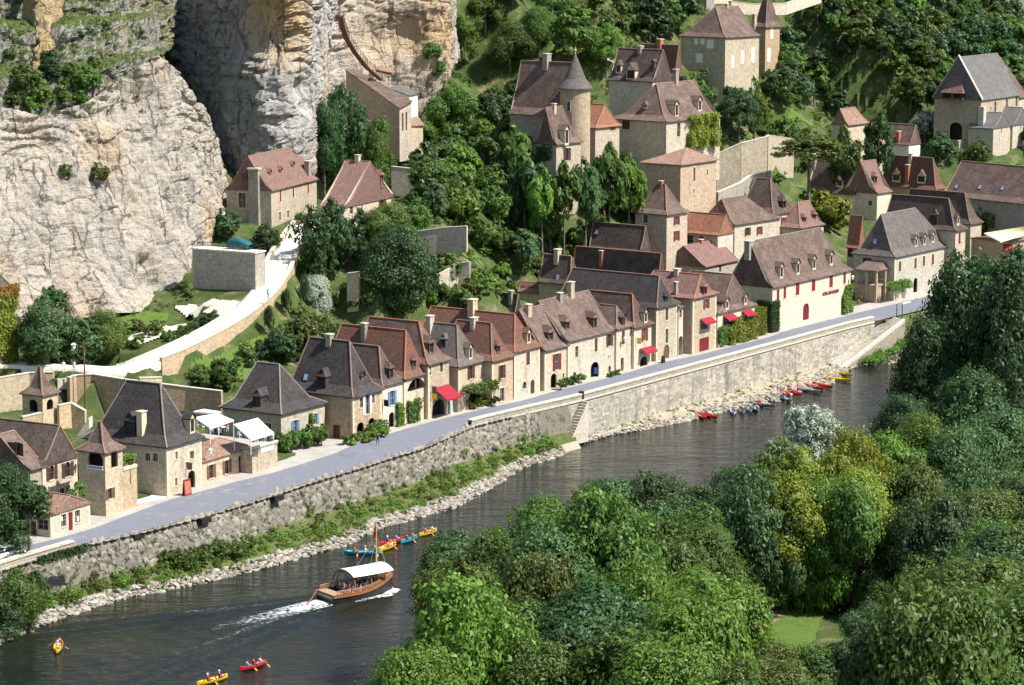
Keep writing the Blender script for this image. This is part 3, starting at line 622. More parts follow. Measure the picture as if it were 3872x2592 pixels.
def cliff(name, label, cols, rows, ncol, mat, amp=1.0, strata=.0, bench=None, strat_lo=0.0, seed=0, sten=None, blocky=1.0):
    nb_ = len(cols); bot = np.array([tuple(aty(c[0], c[1])) for c in cols]); top = np.array([tuple(aty(c[2], c[3])) for c in cols])
    d = np.concatenate([[0], np.cumsum(np.linalg.norm(np.diff((bot+top)/2, axis=0), axis=1))]); x = np.linspace(0, d[-1], ncol)
    def sm(A):
        R = np.stack([np.interp(x, d, A[:, k]) for k in range(3)], 1); k = max(1, int(ncol*.012))
        for _ in range(2): R2 = R.copy(); R2[k:-k] = (R[:-2*k]+R[2*k:]+2*R[k:-k])/4; R = R2
        return R
    B_, T_ = sm(bot), sm(top); P = np.zeros((rows, ncol, 3))
    for i in range(rows):
        f = i/(rows-1); fv = fh = f
        if bench:
            n = bench; g = f*n; k = math.floor(g); r = g-k; fv = (k+min(1, r/.6))/n if r < .6 else (k+1)/n; fv = min(fv, 1); fh = (k+max(0, (r-.55)/.45))/n
            fv = .85*fv+.15*f; fh = .85*fh+.15*f
        P[i, :, :2] = B_[:, :2]+(T_[:, :2]-B_[:, :2])*fh; P[i, :, 2] = B_[:, 2]+(T_[:, 2]-B_[:, 2])*fv
    gu = np.gradient(P, axis=1); gv = np.gradient(P, axis=0); nrm = np.cross(gu, gv); nrm /= np.linalg.norm(nrm, axis=2, keepdims=True)+1e-9
    nrm[nrm[..., 1] > 0] *= 1
    s = np.sign(-(nrm[..., 1].mean())); nrm *= s if s else 1
    so = Vector((seed*13.7, seed*7.1, seed*3.3))
    for i in range(rows):
        f = i/(rows-1)
        for j in range(ncol):
            p = Vector(P[i, j]); q = p+so
            a = noise.fractal(Vector((q.x*.07, q.y*.07, q.z*.05)), 1, 2, 3)*1.5
            b_ = noise.fractal(Vector((q.x*.3, q.y*.3, q.z*.16)), 1, 2, 4)*.8
            wq = q+noise.noise_vector(q*.25)*.5
            dv, pv = noise.voronoi(Vector((wq.x*.17, wq.y*.17, wq.z*.34)))
            blk = noise.noise(pv[0]*3.1)*1.5-max(0, .16-(dv[1]-dv[0]))*4.5
            dv, pv = noise.voronoi(Vector((wq.x*.6, wq.y*.6, wq.z*.85)))
            blk += noise.noise(pv[0]*5.3)*.55-max(0, .2-(dv[1]-dv[0]))*1.3
            fiss = -max(0, .10-abs(noise.noise(Vector((q.x*.32, q.y*.32, q.z*.05)))))*7
            mk = max(0, min(1, .5+noise.noise(q*.06)*1.8))
            st = 0
            if strata and f > strat_lo:
                zz = q.z*.42+noise.noise(q*.1)*1.8; fr = zz-math.floor(zz); env = min(1, (f-strat_lo)/.15)*max(0, min(1, .35+noise.noise(q*.09+Vector((7, 3, 1)))*1.8))
                st = (-1.0 if fr < .3 else .35*math.sin((fr-.3)/.7*math.pi))*strata*env
                zz = q.z*1.3+noise.noise(q*.2)*1.4; fr = zz-math.floor(zz); st += (fr-.5)*strata*.45*env
            b_ += noise.fractal(Vector((q.x*1.1, q.y*1.1, q.z*.8)), .8, 2, 3)*.32
            P[i, j] += nrm[i, j]*amp*(a+b_+blk*(.35+.65*mk)*blocky+fiss+st)
    if sten:
        for cpx, Y, rad, depth in sten:   # hollows
            c = np.array(aty(cpx, Y)); dd = np.linalg.norm((P-c)*np.array([1, .6, 1.0]), axis=2); P -= nrm*(depth*np.exp(-(dd/rad)**2))[..., None]
    o = gridmesh(name, P, mat, smooth=False); tag(o, label, kind='structure'); return o, P
K1, K1P = cliff('cliff', 'great pale limestone cliff face standing over the lane', [
    (( -250, 1340), 362, (-250, 420), 385), (O(40, 770), 374, O(0, 245), 395), (O(180, 730), 384, O(100, 262), 398), (O(330, 715), 391, O(200, 232), 402), (O(400, 675), 399, O(290, 175), 408),
    (O(440, 615), 407, O(358, 122), 411), (O(472, 560), 415, O(425, 185), 418), (O(505, 500), 421, O(475, 255), 426), (O(517, 470), 431, O(508, 330), 437), (O(505, 470), 446, O(495, 300), 455)], 160, 270, M['rock'], .55, 1.0, strat_lo=.62, seed=1, blocky=.85,
    sten=[(O(310, 215), 404, 2.6, 3.2), (O(285, 250), 402, 2.0, 2.6), (O(250, 265), 402, 1.4, 2), (O(335, 240), 404, 1.6, 2.4), (O(60, 300), 396, 1.5, 1.6), (O(110, 330), 396, 1.3, 1.5), (O(100, 620), 380, 4, 2.6), (O(170, 590), 384, 3.5, 2.4), (O(225, 560), 388, 2.5, 1.8), (O(350, 640), 396, 2.2, 2.6), (O(340, 600), 396, 1.4, 2.0), (O(30, 650), 374, 3, 2)])
K2, K2P = cliff('cliff', 'grey overhanging limestone buttress behind the cliff houses', [
    (O(330, 500), 478, O(340, -50), 484), (O(430, 500), 472, O(395, -50), 478), (O(495, 500), 458, O(440, -50), 468), (O(525, 500), 447, O(520, -50), 456), (O(600, 480), 442, O(570, -50), 446), (O(680, 460), 442, O(640, -50), 444),
    (O(718, 430), 446, O(712, -50), 448), (O(728, 400), 462, O(745, -50), 466), (O(745, 330), 492, O(780, -50), 494), (O(850, 320), 501, O(850, -50), 503), (O(920, 300), 503, O(920, -50), 506), (O(985, 240), 503, O(1000, -50), 506), (O(1040, 160), 505, O(1030, -50), 508), (O(1050, 130), 522, O(1045, -50), 526)], 130, 270, M['rock_grey'], .58, 1.3, strat_lo=.5, seed=5, blocky=.9,
    sten=[(O(640, 60), 445, 5.5, 3.5), (O(560, 20), 446, 5, 2.5), (O(500, 105), 450, 3.5, 2.5), (O(560, 110), 446, 3, 2.0), (O(620, 100), 445, 2.5, 1.6), (O(700, 200), 446, 2.0, 2.5), (O(705, 245), 446, 1.3, 2.0), (O(870, 90), 503, 3.5, 2.0), (O(930, 80), 505, 3.5, 2.0)])
K0, K0P = cliff('cliff_terraces', 'grey terraced rock ledges with grass above the cliff', [
    ((-250, 445), 391, (-250, -90), 450), (O(0, 262), 398, O(0, -60), 452), (O(110, 275), 402, O(110, -60), 456), (O(220, 250), 408, O(230, -60), 460), (O(300, 215), 422, O(335, -60), 468), (O(385, 190), 448, O(425, -60), 484)], 100, 160, M['rock_up'], .5, .9, bench=3, seed=9)
K4, K4P = cliff('cliff_buttress', 'narrow orange-stained rock buttress in the upper left corner', [
    (O(50, 150), 428, O(60, -60), 440), (O(76, 160), 416, O(84, -60), 430), (O(110, 150), 416, O(124, -60), 430), (O(134, 120), 430, O(146, -60), 442)], 60, 40, M['rock_ochre'], .4, 1.0, seed=3)
# pale gravel path climbing to the cliff houses
PATH = [(O(-60, 834), 13.3, 3.0), (O(60, 838), 13.35, 3.2), (O(160, 843), 13.5, 3.6), (O(245, 848), 13.8, 4.2), (O(330, 832), 14.6, 4.8), (O(430, 790), 15.9, 4.5), (O(520, 742), 17.6, 4.2), (O(585, 692), 19.6, 4.2), (O(625, 640), 21.4, 4.2), (O(655, 580), 23.6, 4), (O(695, 525), 26.1, 4), (O(712, 505), 26.9, 3)]
pc = [atz(p, z+.1) for p, z, w_ in PATH]; pw = [x[2] for x in PATH]
def lane(name, pts, widths, mat, label, dz=.32, dense=8, drop=1.2):
    P = []; Wd = []
    for k in range(len(pts)-1):
        p0, p1, p2, p3 = pts[max(0, k-1)], pts[k], pts[k+1], pts[min(len(pts)-1, k+2)]
        for j in range(dense):
            f = j/dense; P.append(.5*((2*p1)+(p2-p0)*f+(2*p0-5*p1+4*p2-p3)*f*f+(3*p1-p0-3*p2+p3)*f**3)); Wd.append(widths[k]+(widths[k+1]-widths[k])*f)
    P.append(pts[-1]); Wd.append(widths[-1]); n = len(P); A = np.zeros((8, n, 3)); Ls, Rs = [], []
    for k in range(n):
        d = P[min(n-1, k+1)]-P[max(0, k-1)]; d.z = 0; d.normalize(); r = Vector((d.y, -d.x, 0)); 
        for i in range(8):
            a = (-1, -1, -.6, -.2, .2, .6, 1, 1)[i]; q = P[k]+r*(a*Wd[k]/2); q.z += dz-(drop if i in (0, 7) else 0); A[i, k] = q
        Ls.append(P[k]-r*Wd[k]/2); Rs.append(P[k]+r*Wd[k]/2)
    o = gridmesh(name, A, mat); tag(o, label, kind='structure'); return P, Ls, Rs
PP, PL, PR = lane('path', pc, pw, M['gravel'], 'sunlit pale gravel path climbing to the cliff houses')
CUTS = []
def wallrun(name, label, pts, h, th, mat, capmat=None, drop=1.5, dcap=.12, cat='wall', side=1):
    """low wall following pts; top pts[i].z+h"""
    root = empty(name, pts[0], label, cat); b = MB(); c = MB(); u0 = 0
    if 'lane' not in name: CUTS.append((pts, 5.0 if name == 'terrace_wall' and drop > 5 else (min(drop*.75, 3.2) if name != 'terrace_wall' else 2.9)))
    for a, q in zip(pts[:-1], pts[1:]):
        d = q-a; n = Vector((-d.y, d.x, 0)).normalized()*th/2; up = Vector((0, 0, 1)); l = d.length
        A0, A1_, Q0, Q1 = a-up*drop, a+up*h, q-up*drop, q+up*h
        for sg in (1, -1):
            f = [A0+n*sg, Q0+n*sg, Q1+n*sg, A1_+n*sg]; b.face(f if sg < 0 else f[::-1], [(u0, a.z-drop), (u0+l, q.z-drop), (u0+l, q.z+h), (u0, a.z+h)] if sg < 0 else [(u0, a.z-drop), (u0+l, q.z-drop), (u0+l, q.z+h), (u0, a.z+h)][::-1])
        n2 = n*1.25; t0_, t1_ = A1_, Q1; dc = up*dcap
        c.face([t0_+n2+dc, t0_-n2+dc, t1_-n2+dc, t1_+n2+dc]); c.face([t0_-n2, t1_-n2, t1_-n2+dc, t0_-n2+dc]); c.face([t1_+n2, t0_+n2, t0_+n2+dc, t1_+n2+dc]); u0 += l
    for e, g in ((pts[0], pts[1]), (pts[-1], pts[-2])):
        d = (e-g); n = Vector((-d.y, d.x, 0)).normalized()*th/2; up = Vector((0, 0, 1)); b.face([e+n-up*drop, e-n-up*drop, e-n+up*(h+dcap), e+n+up*(h+dcap)], [(0, 0), (th, 0), (th, h), (0, h)])
    b.build('wall', mat, root); c.build('coping', capmat or M['cap'], root); return root
sub = lambda L, a, b, st=3: [L[k] for k in range(int(len(L)*a), int(len(L)*b), st)]+[L[min(len(L)-1, int(len(L)*b))]]
wallrun('lane_wall', 'dark-capped ochre parapet wall on the downhill side of the gravel path', sub(PR, .38, .95), .75, .5, M['wall_ochre'], drop=3.0)
wallrun('lane_wall', 'low stone kerb wall on the uphill garden side of the gravel path', sub(PL, .29, .60), .35, .4, M['wall_ochre'], drop=1.0)
wallrun('lane_wall', 'stone wall below the railed terrace beside the upper gravel path', sub(PL, .72, .96), 1.0, .5, M['wall'], drop=1.0)
# ------------------------------------------------------------------ buildings
UP = Vector((0, 0, 1))
SHCOL = {'r': 'red', 'b': 'blue', 'w': 'white', 'k': 'brownsh', 'o': 'wood'}
class House: pass
def wallface(b, P, d, n, L, z0, z1, holes, gable=None, uoff=0.0, depth=.24):
    """upright wall from P along d; outward normal n; holes (a0,a1,h0,h1,arch) measured from P and absolute z"""
    xs = sorted({0.0, L, *[min(max(h[0], .02), L-.02) for h in holes], *[min(max(h[1], .02), L-.02) for h in holes]})
    zs = sorted({z0, z1, *[min(max(h[2], z0+.01), z1-.02) for h in holes], *[min(max(h[3], z0+.02), z1-.01) for h in holes]})
    flip = d.cross(UP).dot(n) < 0
    def pt(a, z): return Vector((P.x+d.x*a, P.y+d.y*a, z))
    def F(pts, uv):
        if flip: pts, uv = pts[::-1], uv[::-1]
        b.face(pts, uv)
    for x0, x1 in zip(xs[:-1], xs[1:]):
        for a0, a1 in zip(zs[:-1], zs[1:]):
            mx, mz = (x0+x1)/2, (a0+a1)/2
            if any(h[0] < mx < h[1] and h[2] < mz < h[3] for h in holes): continue
            F([pt(x0, a0), pt(x1, a0), pt(x1, a1), pt(x0, a1)], [(uoff+x0, a0), (uoff+x1, a0), (uoff+x1, a1), (uoff+x0, a1)])
    for h in holes:
        x0, x1, a0, a1 = max(h[0], .02), min(h[1], L-.02), max(h[2], z0+.01), min(h[3], z1-.01)
        if x1 <= x0 or a1 <= a0: continue
        q = -n*depth
        for A, B in ((pt(x0, a0), pt(x0, a1)), (pt(x1, a1), pt(x1, a0)), (pt(x0, a1), pt(x1, a1)), (pt(x1, a0), pt(x0, a0))):
            b.face([A, B, B+q, A+q], [(0, 0), (1, 0), (1, depth), (0, depth)]); 
        if h[4]:
            cx, r = (x0+x1)/2, (x1-x0)/2; zc = a1-r*.9; k = 8
            arc = [(cx-r*math.cos(math.pi*i/k), zc+r*.9*math.sin(math.pi*i/k)) for i in range(k+1)]
            for i in range(k):
                (xa, za), (xb, zb) = arc[i], arc[i+1]; xo = x0 if i < k/2 else x1
                if i < k/2: F([pt(xa, za), pt(xb, zb), pt(xb, a1), pt(xa, a1)], [(xa, za), (xb, zb), (xb, a1), (xa, a1)])
                else: F([pt(xa, za), pt(xb, zb), pt(xb, a1), pt(xa, a1)], [(xa, za), (xb, zb), (xb, a1), (xa, a1)])
    if gable:   # (apex distance, apex z)
        F([pt(0, z1), pt(L, z1), pt(gable[0], gable[1])], [(uoff, z1), (uoff+L, z1), (uoff+gable[0], gable[1])])
def roofmesh(C, du, dv, LP, LQ, ze, zr, h0, h1, over=.35, flare=.22, fz=.13, tw=0.0, gap=.15, oq=None, cone=False):
    """ridge along du; returns verts(rings) and faces as MB plus edge polyline list. h0/h1 hip insets (0 gable)"""
    rings = []
    sl = (zr-ze)/(LQ/2)
    oq = over if oq is None else oq
    def ring(f, fzz, o, ext):
        qi = f*(LQ/2-tw); p0 = h0*f if h0 > 0 else -ext; p1 = LP-h1*f if h1 > 0 else LP+ext
        if h0 > 0: p0 -= o
        if h1 > 0: p1 += o
        q0, q1 = qi-o, LQ-qi+o; z = ze+(zr-ze)*fzz
        return [C+du*p0+dv*q0, C+du*p1+dv*q0, C+du*p1+dv*q1, C+du*p0+dv*q1], z
    out = []
    for f, g, o in ((0, 0, over), (flare, fz, 0), (1, 1, 0)):
        r, z = ring(f, g, o, gap); z -= .06 if o else 0
        out.append([Vector((p.x, p.y, z)) for p in r])
    b = MB(); low = [p-UP*.14 for p in out[0]]
    for k in range(4):
        j = (k+1) % 4; b.face([low[k], low[j], out[0][j], out[0][k]], [(0, 0), (1, 0), (1, .14), (0, .14)])
    b.face(low[::-1])
    for r0, r1 in zip(out[:-1], out[1:]):
        for k in range(4):
            j = (k+1) % 4; pts = [r0[k], r0[j], r1[j], r1[k]]
            if (pts[2]-pts[3]).length < .01: pts = pts[:3]
            e = (r0[j]-r0[k]).normalized(); o = out[0][k]
            nn = (pts[1]-pts[0]).cross(pts[2]-pts[0]); 
            if nn.length < 1e-6: continue
            up = nn.normalized().cross(e)
            q4 = pts if len(pts) == 4 else pts+[pts[2]]; nu, nv = (10, 2) if r0 is out[0] else (10, 6)     # uneven, slightly sagging tile surface
            def sp(a, c):
                q = q4[0].lerp(q4[1], a).lerp(q4[3].lerp(q4[2], a), c); w_ = min(1, 4*a*(1-a)+.0)*(c if r0 is out[0] else 1-c*.7)
                return q+UP*(w_*(noise.noise(q*.33)*.16+noise.noise(q*1.1)*.06-.05))
            for iu in range(nu):
                for iv in range(nv):
                    g = [sp((iu+x)/nu, (iv+y)/nv) for x, y in ((0, 0), (1, 0), (1, 1), (0, 1))]
                    if (g[2]-g[3]).length < 1e-4: g = g[:3]
                    b.face(g, [((p-o).dot(e), (p-o).dot(up)) for p in g])
    if tw > 0: b.face(out[2])
    edges = []
    R = out[2]
    a, c = (R[0]+R[3])/2, (R[1]+R[2])/2
    if (a-c).length > .3: edges.append((a, c))
    for k in range(4):
        if (k in (0, 3) and h0 > 0) or (k in (1, 2) and h1 > 0): edges.append((out[1][k], R[k])); edges.append((out[0][k], out[1][k]))
        else: edges.append((out[1][k], R[k]))
    return b, edges, out
def add_window(h, face, xc, yt, yb, w, style):
    P, d, n, L = h.faces[face]
    c = onplane((xc, (yt+yb)/2), P, n); a = (c-P).dot(d)
    z1 = zup(c, yt); z0 = zup(c, yb)
    return (a-w/2, a+w/2, z0, z1, 'a' in style or 'A' in style), c
def fit_opening(h, face, hole, style):
    P, d, n, L = h.faces[face]; x0, x1, z0, z1, arch = hole; root = h.root; w, hh = x1-x0, z1-z0
    pt = lambda a, z, o=0: Vector((P.x+d.x*a-n.x*o, P.y+d.y*a-n.y*o, z))
    isdoor = style[0] in 'dDGA'
    b = MB(); t = .07; o = .17
    fm = M['wood'] if style[0] in 'dko' else (M['red'] if style[0] in 'r' and isdoor else M['sash'])
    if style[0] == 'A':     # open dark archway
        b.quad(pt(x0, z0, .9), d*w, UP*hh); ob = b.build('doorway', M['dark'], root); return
    if isdoor:
        col = {'d': 'wood', 'D': 'brownsh', 'G': 'red'}[style[0]]
        b.box(pt(x0, z0, .2), d*w, n*.06, UP*hh)
        k = max(2, int(w/.35))
        ob = b.build('door', M[col], root)
        for i in range(1, k): c = MB(); c.box(pt(x0+w*i/k-.015, z0, .135), d*.03, n*.02, UP*hh); c.build('batten', M['dark'], ob)
        c = MB(); c.box(pt(x0+w*.85, z0+hh*.48, .11), d*.05, n*.06, UP*.12); c.build('handle', M['iron'], ob)
        if style.endswith('g'):
            c = MB(); c.quad(pt(x0+w*.2, z0+hh*.5, .128), d*w*.6, UP*hh*.4); c.build('pane', M['glass'], ob)
        return
    # window frame with crossbars
    f = MB()
    for (a0, a1, q0, q1) in ((x0, x0+t, z0, z1), (x1-t, x1, z0, z1), (x0, x1, z1-t, z1), (x0, x1, z0, z0+t), (x0+w/2-.03, x0+w/2+.03, z0, z1)):
        f.box(pt(a0, q0, o+.03), d*(a1-a0), n*.05, UP*(q1-q0))
    if hh > 1.1: f.box(pt(x0, z0+hh*.5-.02, o+.025), d*w, n*.04, UP*.04)
    win = f.build('window', fm, root)
    for k in range(2):
        g = MB(); g.quad(pt(x0+k*w/2, z0, o+.05), d*w/2, UP*hh); g.build('pane', M['glass'], win)
    s = MB(); s.box(pt(x0-.08, z0-.12, -.07), d*(w+.16), -n*.2, UP*.12); s.build('sill', M['trim'], win)
    su = MB()       # dressed stone surround
    for (a0, a1, q0, q1) in ((x0-.16, x0-.005, z0-.02, z1+.18), (x1+.005, x1+.16, z0-.02, z1+.18), (x0, x1, z1+.005, z1+.18)): su.box(pt(a0, q0, -.018), d*(a1-a0), -n*.05, UP*(q1-q0))
    if x0 > .2 and x1 < L-.2 and not arch: su.build('surround', M['trim'], win)
    c = style[0]
    if c in SHCOL:
        sw = w/2
        for k in (0, 1):
            a0 = x0-sw-.03 if k == 0 else x1+.03
            if style.endswith('c'): a0, oo = (x0+.01 if k == 0 else x0+sw+.01), .06
            else: oo = -.03
            if a0 < 0 or a0+sw > L:
                if not style.endswith('c'): continue
            sh = MB(); sh.box(pt(a0, z0+.02, oo), d*(sw-.02), n*.045, UP*(hh-.04))
            for q in (.15, .5, .85): sh.box(pt(a0+.01, z0+hh*q-.05, oo-.046), d*(sw-.04), n*.02, UP*.09)
            sh.build('shutter', M[SHCOL[c]], win)
def chimney(h, p, top, w=.9, d=.6, mat='wall_grey', pots=0):
    hit = h.bvh.ray_cast(CAM, ray(p).normalized(), 3000)[0]
    if hit is None:
        hit = h.mid.copy(); hit.z = h.zr
    zt = zup(hit, top[1] if isinstance(top, tuple) else top)
    zt = min(max(zt-.1, hit.z+.5), hit.z+2.6); b = MB(); u, v = h.u, h.v
    b.box(hit-u*w/2-v*d/2-UP*1.6, u*w, v*d, UP*(zt-hit.z+1.6)); o = b.build('chimney', M[mat], h.root)
    c = MB(); c.box(hit-u*(w/2+.1)-v*(d/2+.1)+UP*(zt-hit.z-.02), u*(w+.2), v*(d+.2), UP*.14); 
    c.build('chimney_cap', M['cap'], o)
    return o
def dormer(h, face, p, w=1.1, hh=1.3, roof=None, style='n', rise=None, stone=True):
    hit = h.bvh.ray_cast(CAM, ray(p).normalized(), 3000)[0]
    if hit is None: return
    P, d, n, L = h.faces[face]; back = -n; rise = w*.65 if rise is None else rise
    A = hit-d*w/2+n*.12; ln = 3.2; z0 = -.3
    b = MB(); t = .14
    fr = A+UP*0
    b.box(fr+UP*z0, d*t, back*.16, UP*(hh-z0)); b.box(fr+d*(w-t)+UP*z0, d*t, back*.16, UP*(hh-z0)); b.box(fr+d*t+UP*(hh-.14), d*(w-2*t), back*.16, UP*.14); b.box(fr+d*t+UP*z0, d*(w-2*t), back*.16, UP*(.1-z0))
    b.face([fr+UP*hh, fr+d*w+UP*hh, fr+d*w/2+UP*(hh+rise)])
    for s in (0, w): b.face([fr+d*s+UP*z0, fr+d*s+back*ln+UP*z0, fr+d*s+back*ln+UP*hh, fr+d*s+UP*hh], [(0, 0), (ln, 0), (ln, hh), (0, hh)])
    o = b.build('dormer', M['trim'] if roof == 'gable' and w > .85 else (h.roofmat if roof != 'gable' else M['wood']), h.root)
    g = MB(); g.quad(fr+d*t+back*.12+UP*.08, d*(w-2*t), UP*(hh-.2)); pn = g.build('pane', M['glass'] if style != 'K' else M['brownsh'], o)
    f = MB(); f.box(fr+d*(w/2-.025)+back*.1+UP*.08, d*.05, back*.03, UP*(hh-.22)); f.box(fr+d*t+back*.1+UP*(hh*.45), d*(w-2*t), back*.03, UP*.04); f.build('glazing_bar', M['brownsh'], o)
    if style == 'r':
        for s in (-.02, w-t+.02): q = MB(); q.box(fr+d*s+n*.05+UP*.08, d*t, n*.03, UP*(hh-.25)); q.build('shutter', M['red'], o)
    r = MB(); ov = .16; e = fr+n*.22
    L0, R0_, T0_ = e-d*ov+UP*(hh-.12), e+d*(w+ov)+UP*(hh-.12), e+d*w/2+UP*(hh+rise+.06); bk = back*(ln+.3)
    hipb = back*.55 if roof == 'hip' or roof is None else back*0
    T1 = T0_+hipb
    r.face([L0, T1, T1+bk, L0+bk], [(0, 0), (0, 1), (3, 1), (3, 0)]); r.face([T1, R0_, R0_+bk, T1+bk], [(0, 1), (0, 0), (3, 0), (3, 1)])
    if hipb.length > .1: r.face([L0, R0_, T1], [(0, 0), (1, 0), (.5, .7)])
    dn = -UP*.09
    r.face([L0+dn, L0, L0+bk, L0+bk+dn]); r.face([R0_, R0_+dn, R0_+bk+dn, R0_+bk]); r.face([L0+dn, R0_+dn, R0_, L0])
    r.build('dormer_roof', h.roofmat, o)
    return o
def skylight(h, p, w=.8, hh=1.0):
    r = h.bvh.ray_cast(CAM, ray(p).normalized(), 3000)
    if r[0] is None: return
    n = r[1] if r[1].z > 0 else -r[1]; d = UP.cross(n).normalized(); up = n.cross(d); c = r[0]
    b = MB(); b.box(c-d*w/2-up*hh/2, d*w, up*hh, n*.1); o = b.build('skylight', M['iron'], h.root)
    g = MB(); g.quad(c-d*(w/2-.07)-up*(hh/2-.07)+n*.105, d*(w-.14), up*(hh-.14)); g.build('pane', M['skyl'], o)
def house(name, label, base, z, ye, xr, ang=55, D=None, xl=None, axis='v', r1=None, r2=None, zr=None, h0=None, h1=None, wall='wall', roof='r_brown', ridge='ridge',
          wins=(), dorm=(), chim=(), sky=(), over=.35, flare=.22, fz=.13, tw=0.0, found=1.5, cat='house', group=None, eave=False, ze=None, zbase=None, noroof=False, wf=None):
    """base: pixel of the near corner; z its height. eave=True: base is the eave corner at height z and zbase the ground"""
    h = House(); C = atz(base, z); a = math.radians(ang); u = Vector((math.cos(a), math.sin(a), 0)); v = Vector((-u.y, u.x, 0)); h.u, h.v = u, v
    if eave: h.ze = z; h.zb = zbase; C = Vector((C.x, C.y, zbase))
    else: h.zb = z; h.ze = ze if ze is not None else zup(C, ye)
    h.C = C; xr = xr[0] if isinstance(xr, tuple) else xr; L = along(Vector((C.x, C.y, h.ze)), u, xr) if not isinstance(xr, str) else float(xr[1:])
    if D is None and xl is not None: D = along(Vector((C.x, C.y, h.ze)), v, xl[0] if isinstance(xl, tuple) else xl)
    Ce = Vector((C.x, C.y, h.ze))
    if axis == 'v':
        if r1 is not None:
            q = onplane(r1, Ce+u*L/2, u); zr = q.z if zr is None else zr
            if h0 is None: h0 = max(0, (q-Ce).dot(v))
        if r2 is not None:
            q2 = onplane(r2, Ce+u*L/2, u); d2 = (q2-Ce).dot(v)
            if D is None: D = d2+(h1 or 0)
            elif h1 is None: h1 = max(0, D-d2)
        if D is None: D = 9.0
        h0 = 0 if h0 is None else h0; h1 = 0 if h1 is None else h1
        LP, LQ = D, L
        if h0+h1 > LP-.4: k = (LP-.4)/(h0+h1); h0 *= k; h1 *= k
        if h0 < .5: h0 = 0
        if h1 < .5: h1 = 0
    else:
        if D is None: D = 9.0
        if r1 is not None:
            q = onplane(r1, Ce+v*D/2, v); zr = q.z if zr is None else zr
            if h0 is None: h0 = max(0, (q-Ce).dot(u))
        if r2 is not None and h1 is None: h1 = max(0, L-(onplane(r2, Ce+v*D/2, v)-Ce).dot(u))
        h0 = 0 if h0 is None else h0; h1 = 0 if h1 is None else h1; LP, LQ = L, D
        if h0+h1 > LP-.4: k = (LP-.4)/(h0+h1); h0 *= k; h1 *= k
        if h0 < .7: h0 = 0
        if h1 < .7: h1 = 0
    zr = max(zr if zr is not None else h.ze+2, h.ze+.5); h.zr = zr; h.L, h.D = L, D
    h.root = empty(name, C, label, cat, group)
    h.faces = {'F': (C, u, -v, L), 'L': (C, v, -u, D), 'R': (C+u*L, v, u, D), 'B': (C+v*D, u, v, L)}
    holes = {'F': [], 'L': [], 'R': [], 'B': []}; fits = []
    for wn in wins:
        face, xc, yt, yb, w_, st = wn
        hl, c = add_window(h, face, xc, yt, yb, w_, st)
        if hl[0] < .02 or hl[1] > h.faces[face][3]-.02 or hl[3] > h.ze+6:
            hl = (max(.1, hl[0]), min(h.faces[face][3]-.1, hl[1]), *hl[2:])
            if hl[1]-hl[0] < .3: continue
        if hl[3] > h.ze-.05: hl = (hl[0], hl[1], hl[2], h.ze-.05, hl[4])
        if hl[3]-hl[2] < .3: continue
        if st[0] in 'dDGA' and hl[2] < h.zb+.6: hl = (hl[0], hl[1], h.zb+.02, hl[3], hl[4])
        holes[face].append(hl); fits.append((face, hl, st))
    b = MB(); zb = h.zb-(max(found, 7) if h.zb > 8 else found); hm = (zr-h.ze)
    gab = {}
    if axis == 'v':
        if h0 == 0: gab['F'] = (L/2, zr-.1)
        if h1 == 0: gab['B'] = (L/2, zr-.1)
    else:
        if h0 == 0: gab['L'] = (D/2, zr-.1)
        if h1 == 0: gab['R'] = (D/2, zr-.1)
    for k in 'FLRB':
        P, d, n, l = h.faces[k]; wallface(b, P, d, n, l, zb, h.ze, holes[k], gab.get(k) if not noroof else None, uoff=ord(k)*1.7)
    wl = M[wall] if isinstance(wall, str) else wall
    h.wall = b.build('wall', wl, h.root)
    h.roofmat = M[roof]
    if not noroof:
        if axis == 'v': rb, edges, out = roofmesh(Ce, v, -u, LP, LQ, h.ze, zr, h0, h1, over, flare, fz, tw)
        else: rb, edges, out = None, None, None
        # keep orientation consistent: rebuild with right-handed frames
        if axis == 'v': rb, edges, out = roofmesh(Ce+u*L, v, -u, LP, LQ, h.ze, zr, h0, h1, over, flare, fz, tw)
        else: rb, edges, out = roofmesh(Ce, u, v, LP, LQ, h.ze, zr, h0, h1, over, flare, fz, tw)
        h.bvh = BVHTree.FromPolygons([tuple(p) for p in rb.v], rb.f); h.roof = rb.build('roof', h.roofmat, h.root)
        c = MB()
        for a_, b_ in edges: c.tube(a_, b_, .10, n=5, cap=False)
        c.build('ridge_tiles', M[ridge], h.root)
        h.out = out; h.mid = (out[2][0]+out[2][2])/2
    for f_, hl, st in fits: fit_opening(h, f_, hl, st)
    for x in dorm: dormer(h, *x)
    for x in chim: chimney(h, *x)
    for x in sky: skylight(h, x)
    h.holes = holes; HOUSES.append((label, h)); return h
HOUSES = []
_qm = bpy.data.meshes.new('quoin'); _b = bmesh.new(); bmesh.ops.create_cube(_b, size=1); _b.to_mesh(_qm); _b.free(); _qm.materials.append(M['trim'])
def quoins(h, corners=('l', 'r')):
    P, d, n, L = h.faces['F']; org = Vector(h.C)
    for c in corners:
        z = h.zb+.05; k = 0
        while z < h.ze-.5:
            hh = .42+.1*random.random(); w_ = (.55, .34)[k % 2]; x = w_/2-.02 if c == 'l' else L-w_/2+.02
            o = bpy.data.objects.new('quoin', _qm); COL.objects.link(o); o.parent = h.root; q = P+d*x+UP*(z+hh/2-P.z)-n*.12; o.location = q-org; o.rotation_euler = (0, 0, math.atan2(d.y, d.x)); o.scale = (w_, .28, hh-.03); z += hh; k += 1
def W(face, cr, x, yt, yb, w, st):
    a = cr(x, yt); c = cr(x, yb); return (face, a[0], a[1], c[1], w, st)
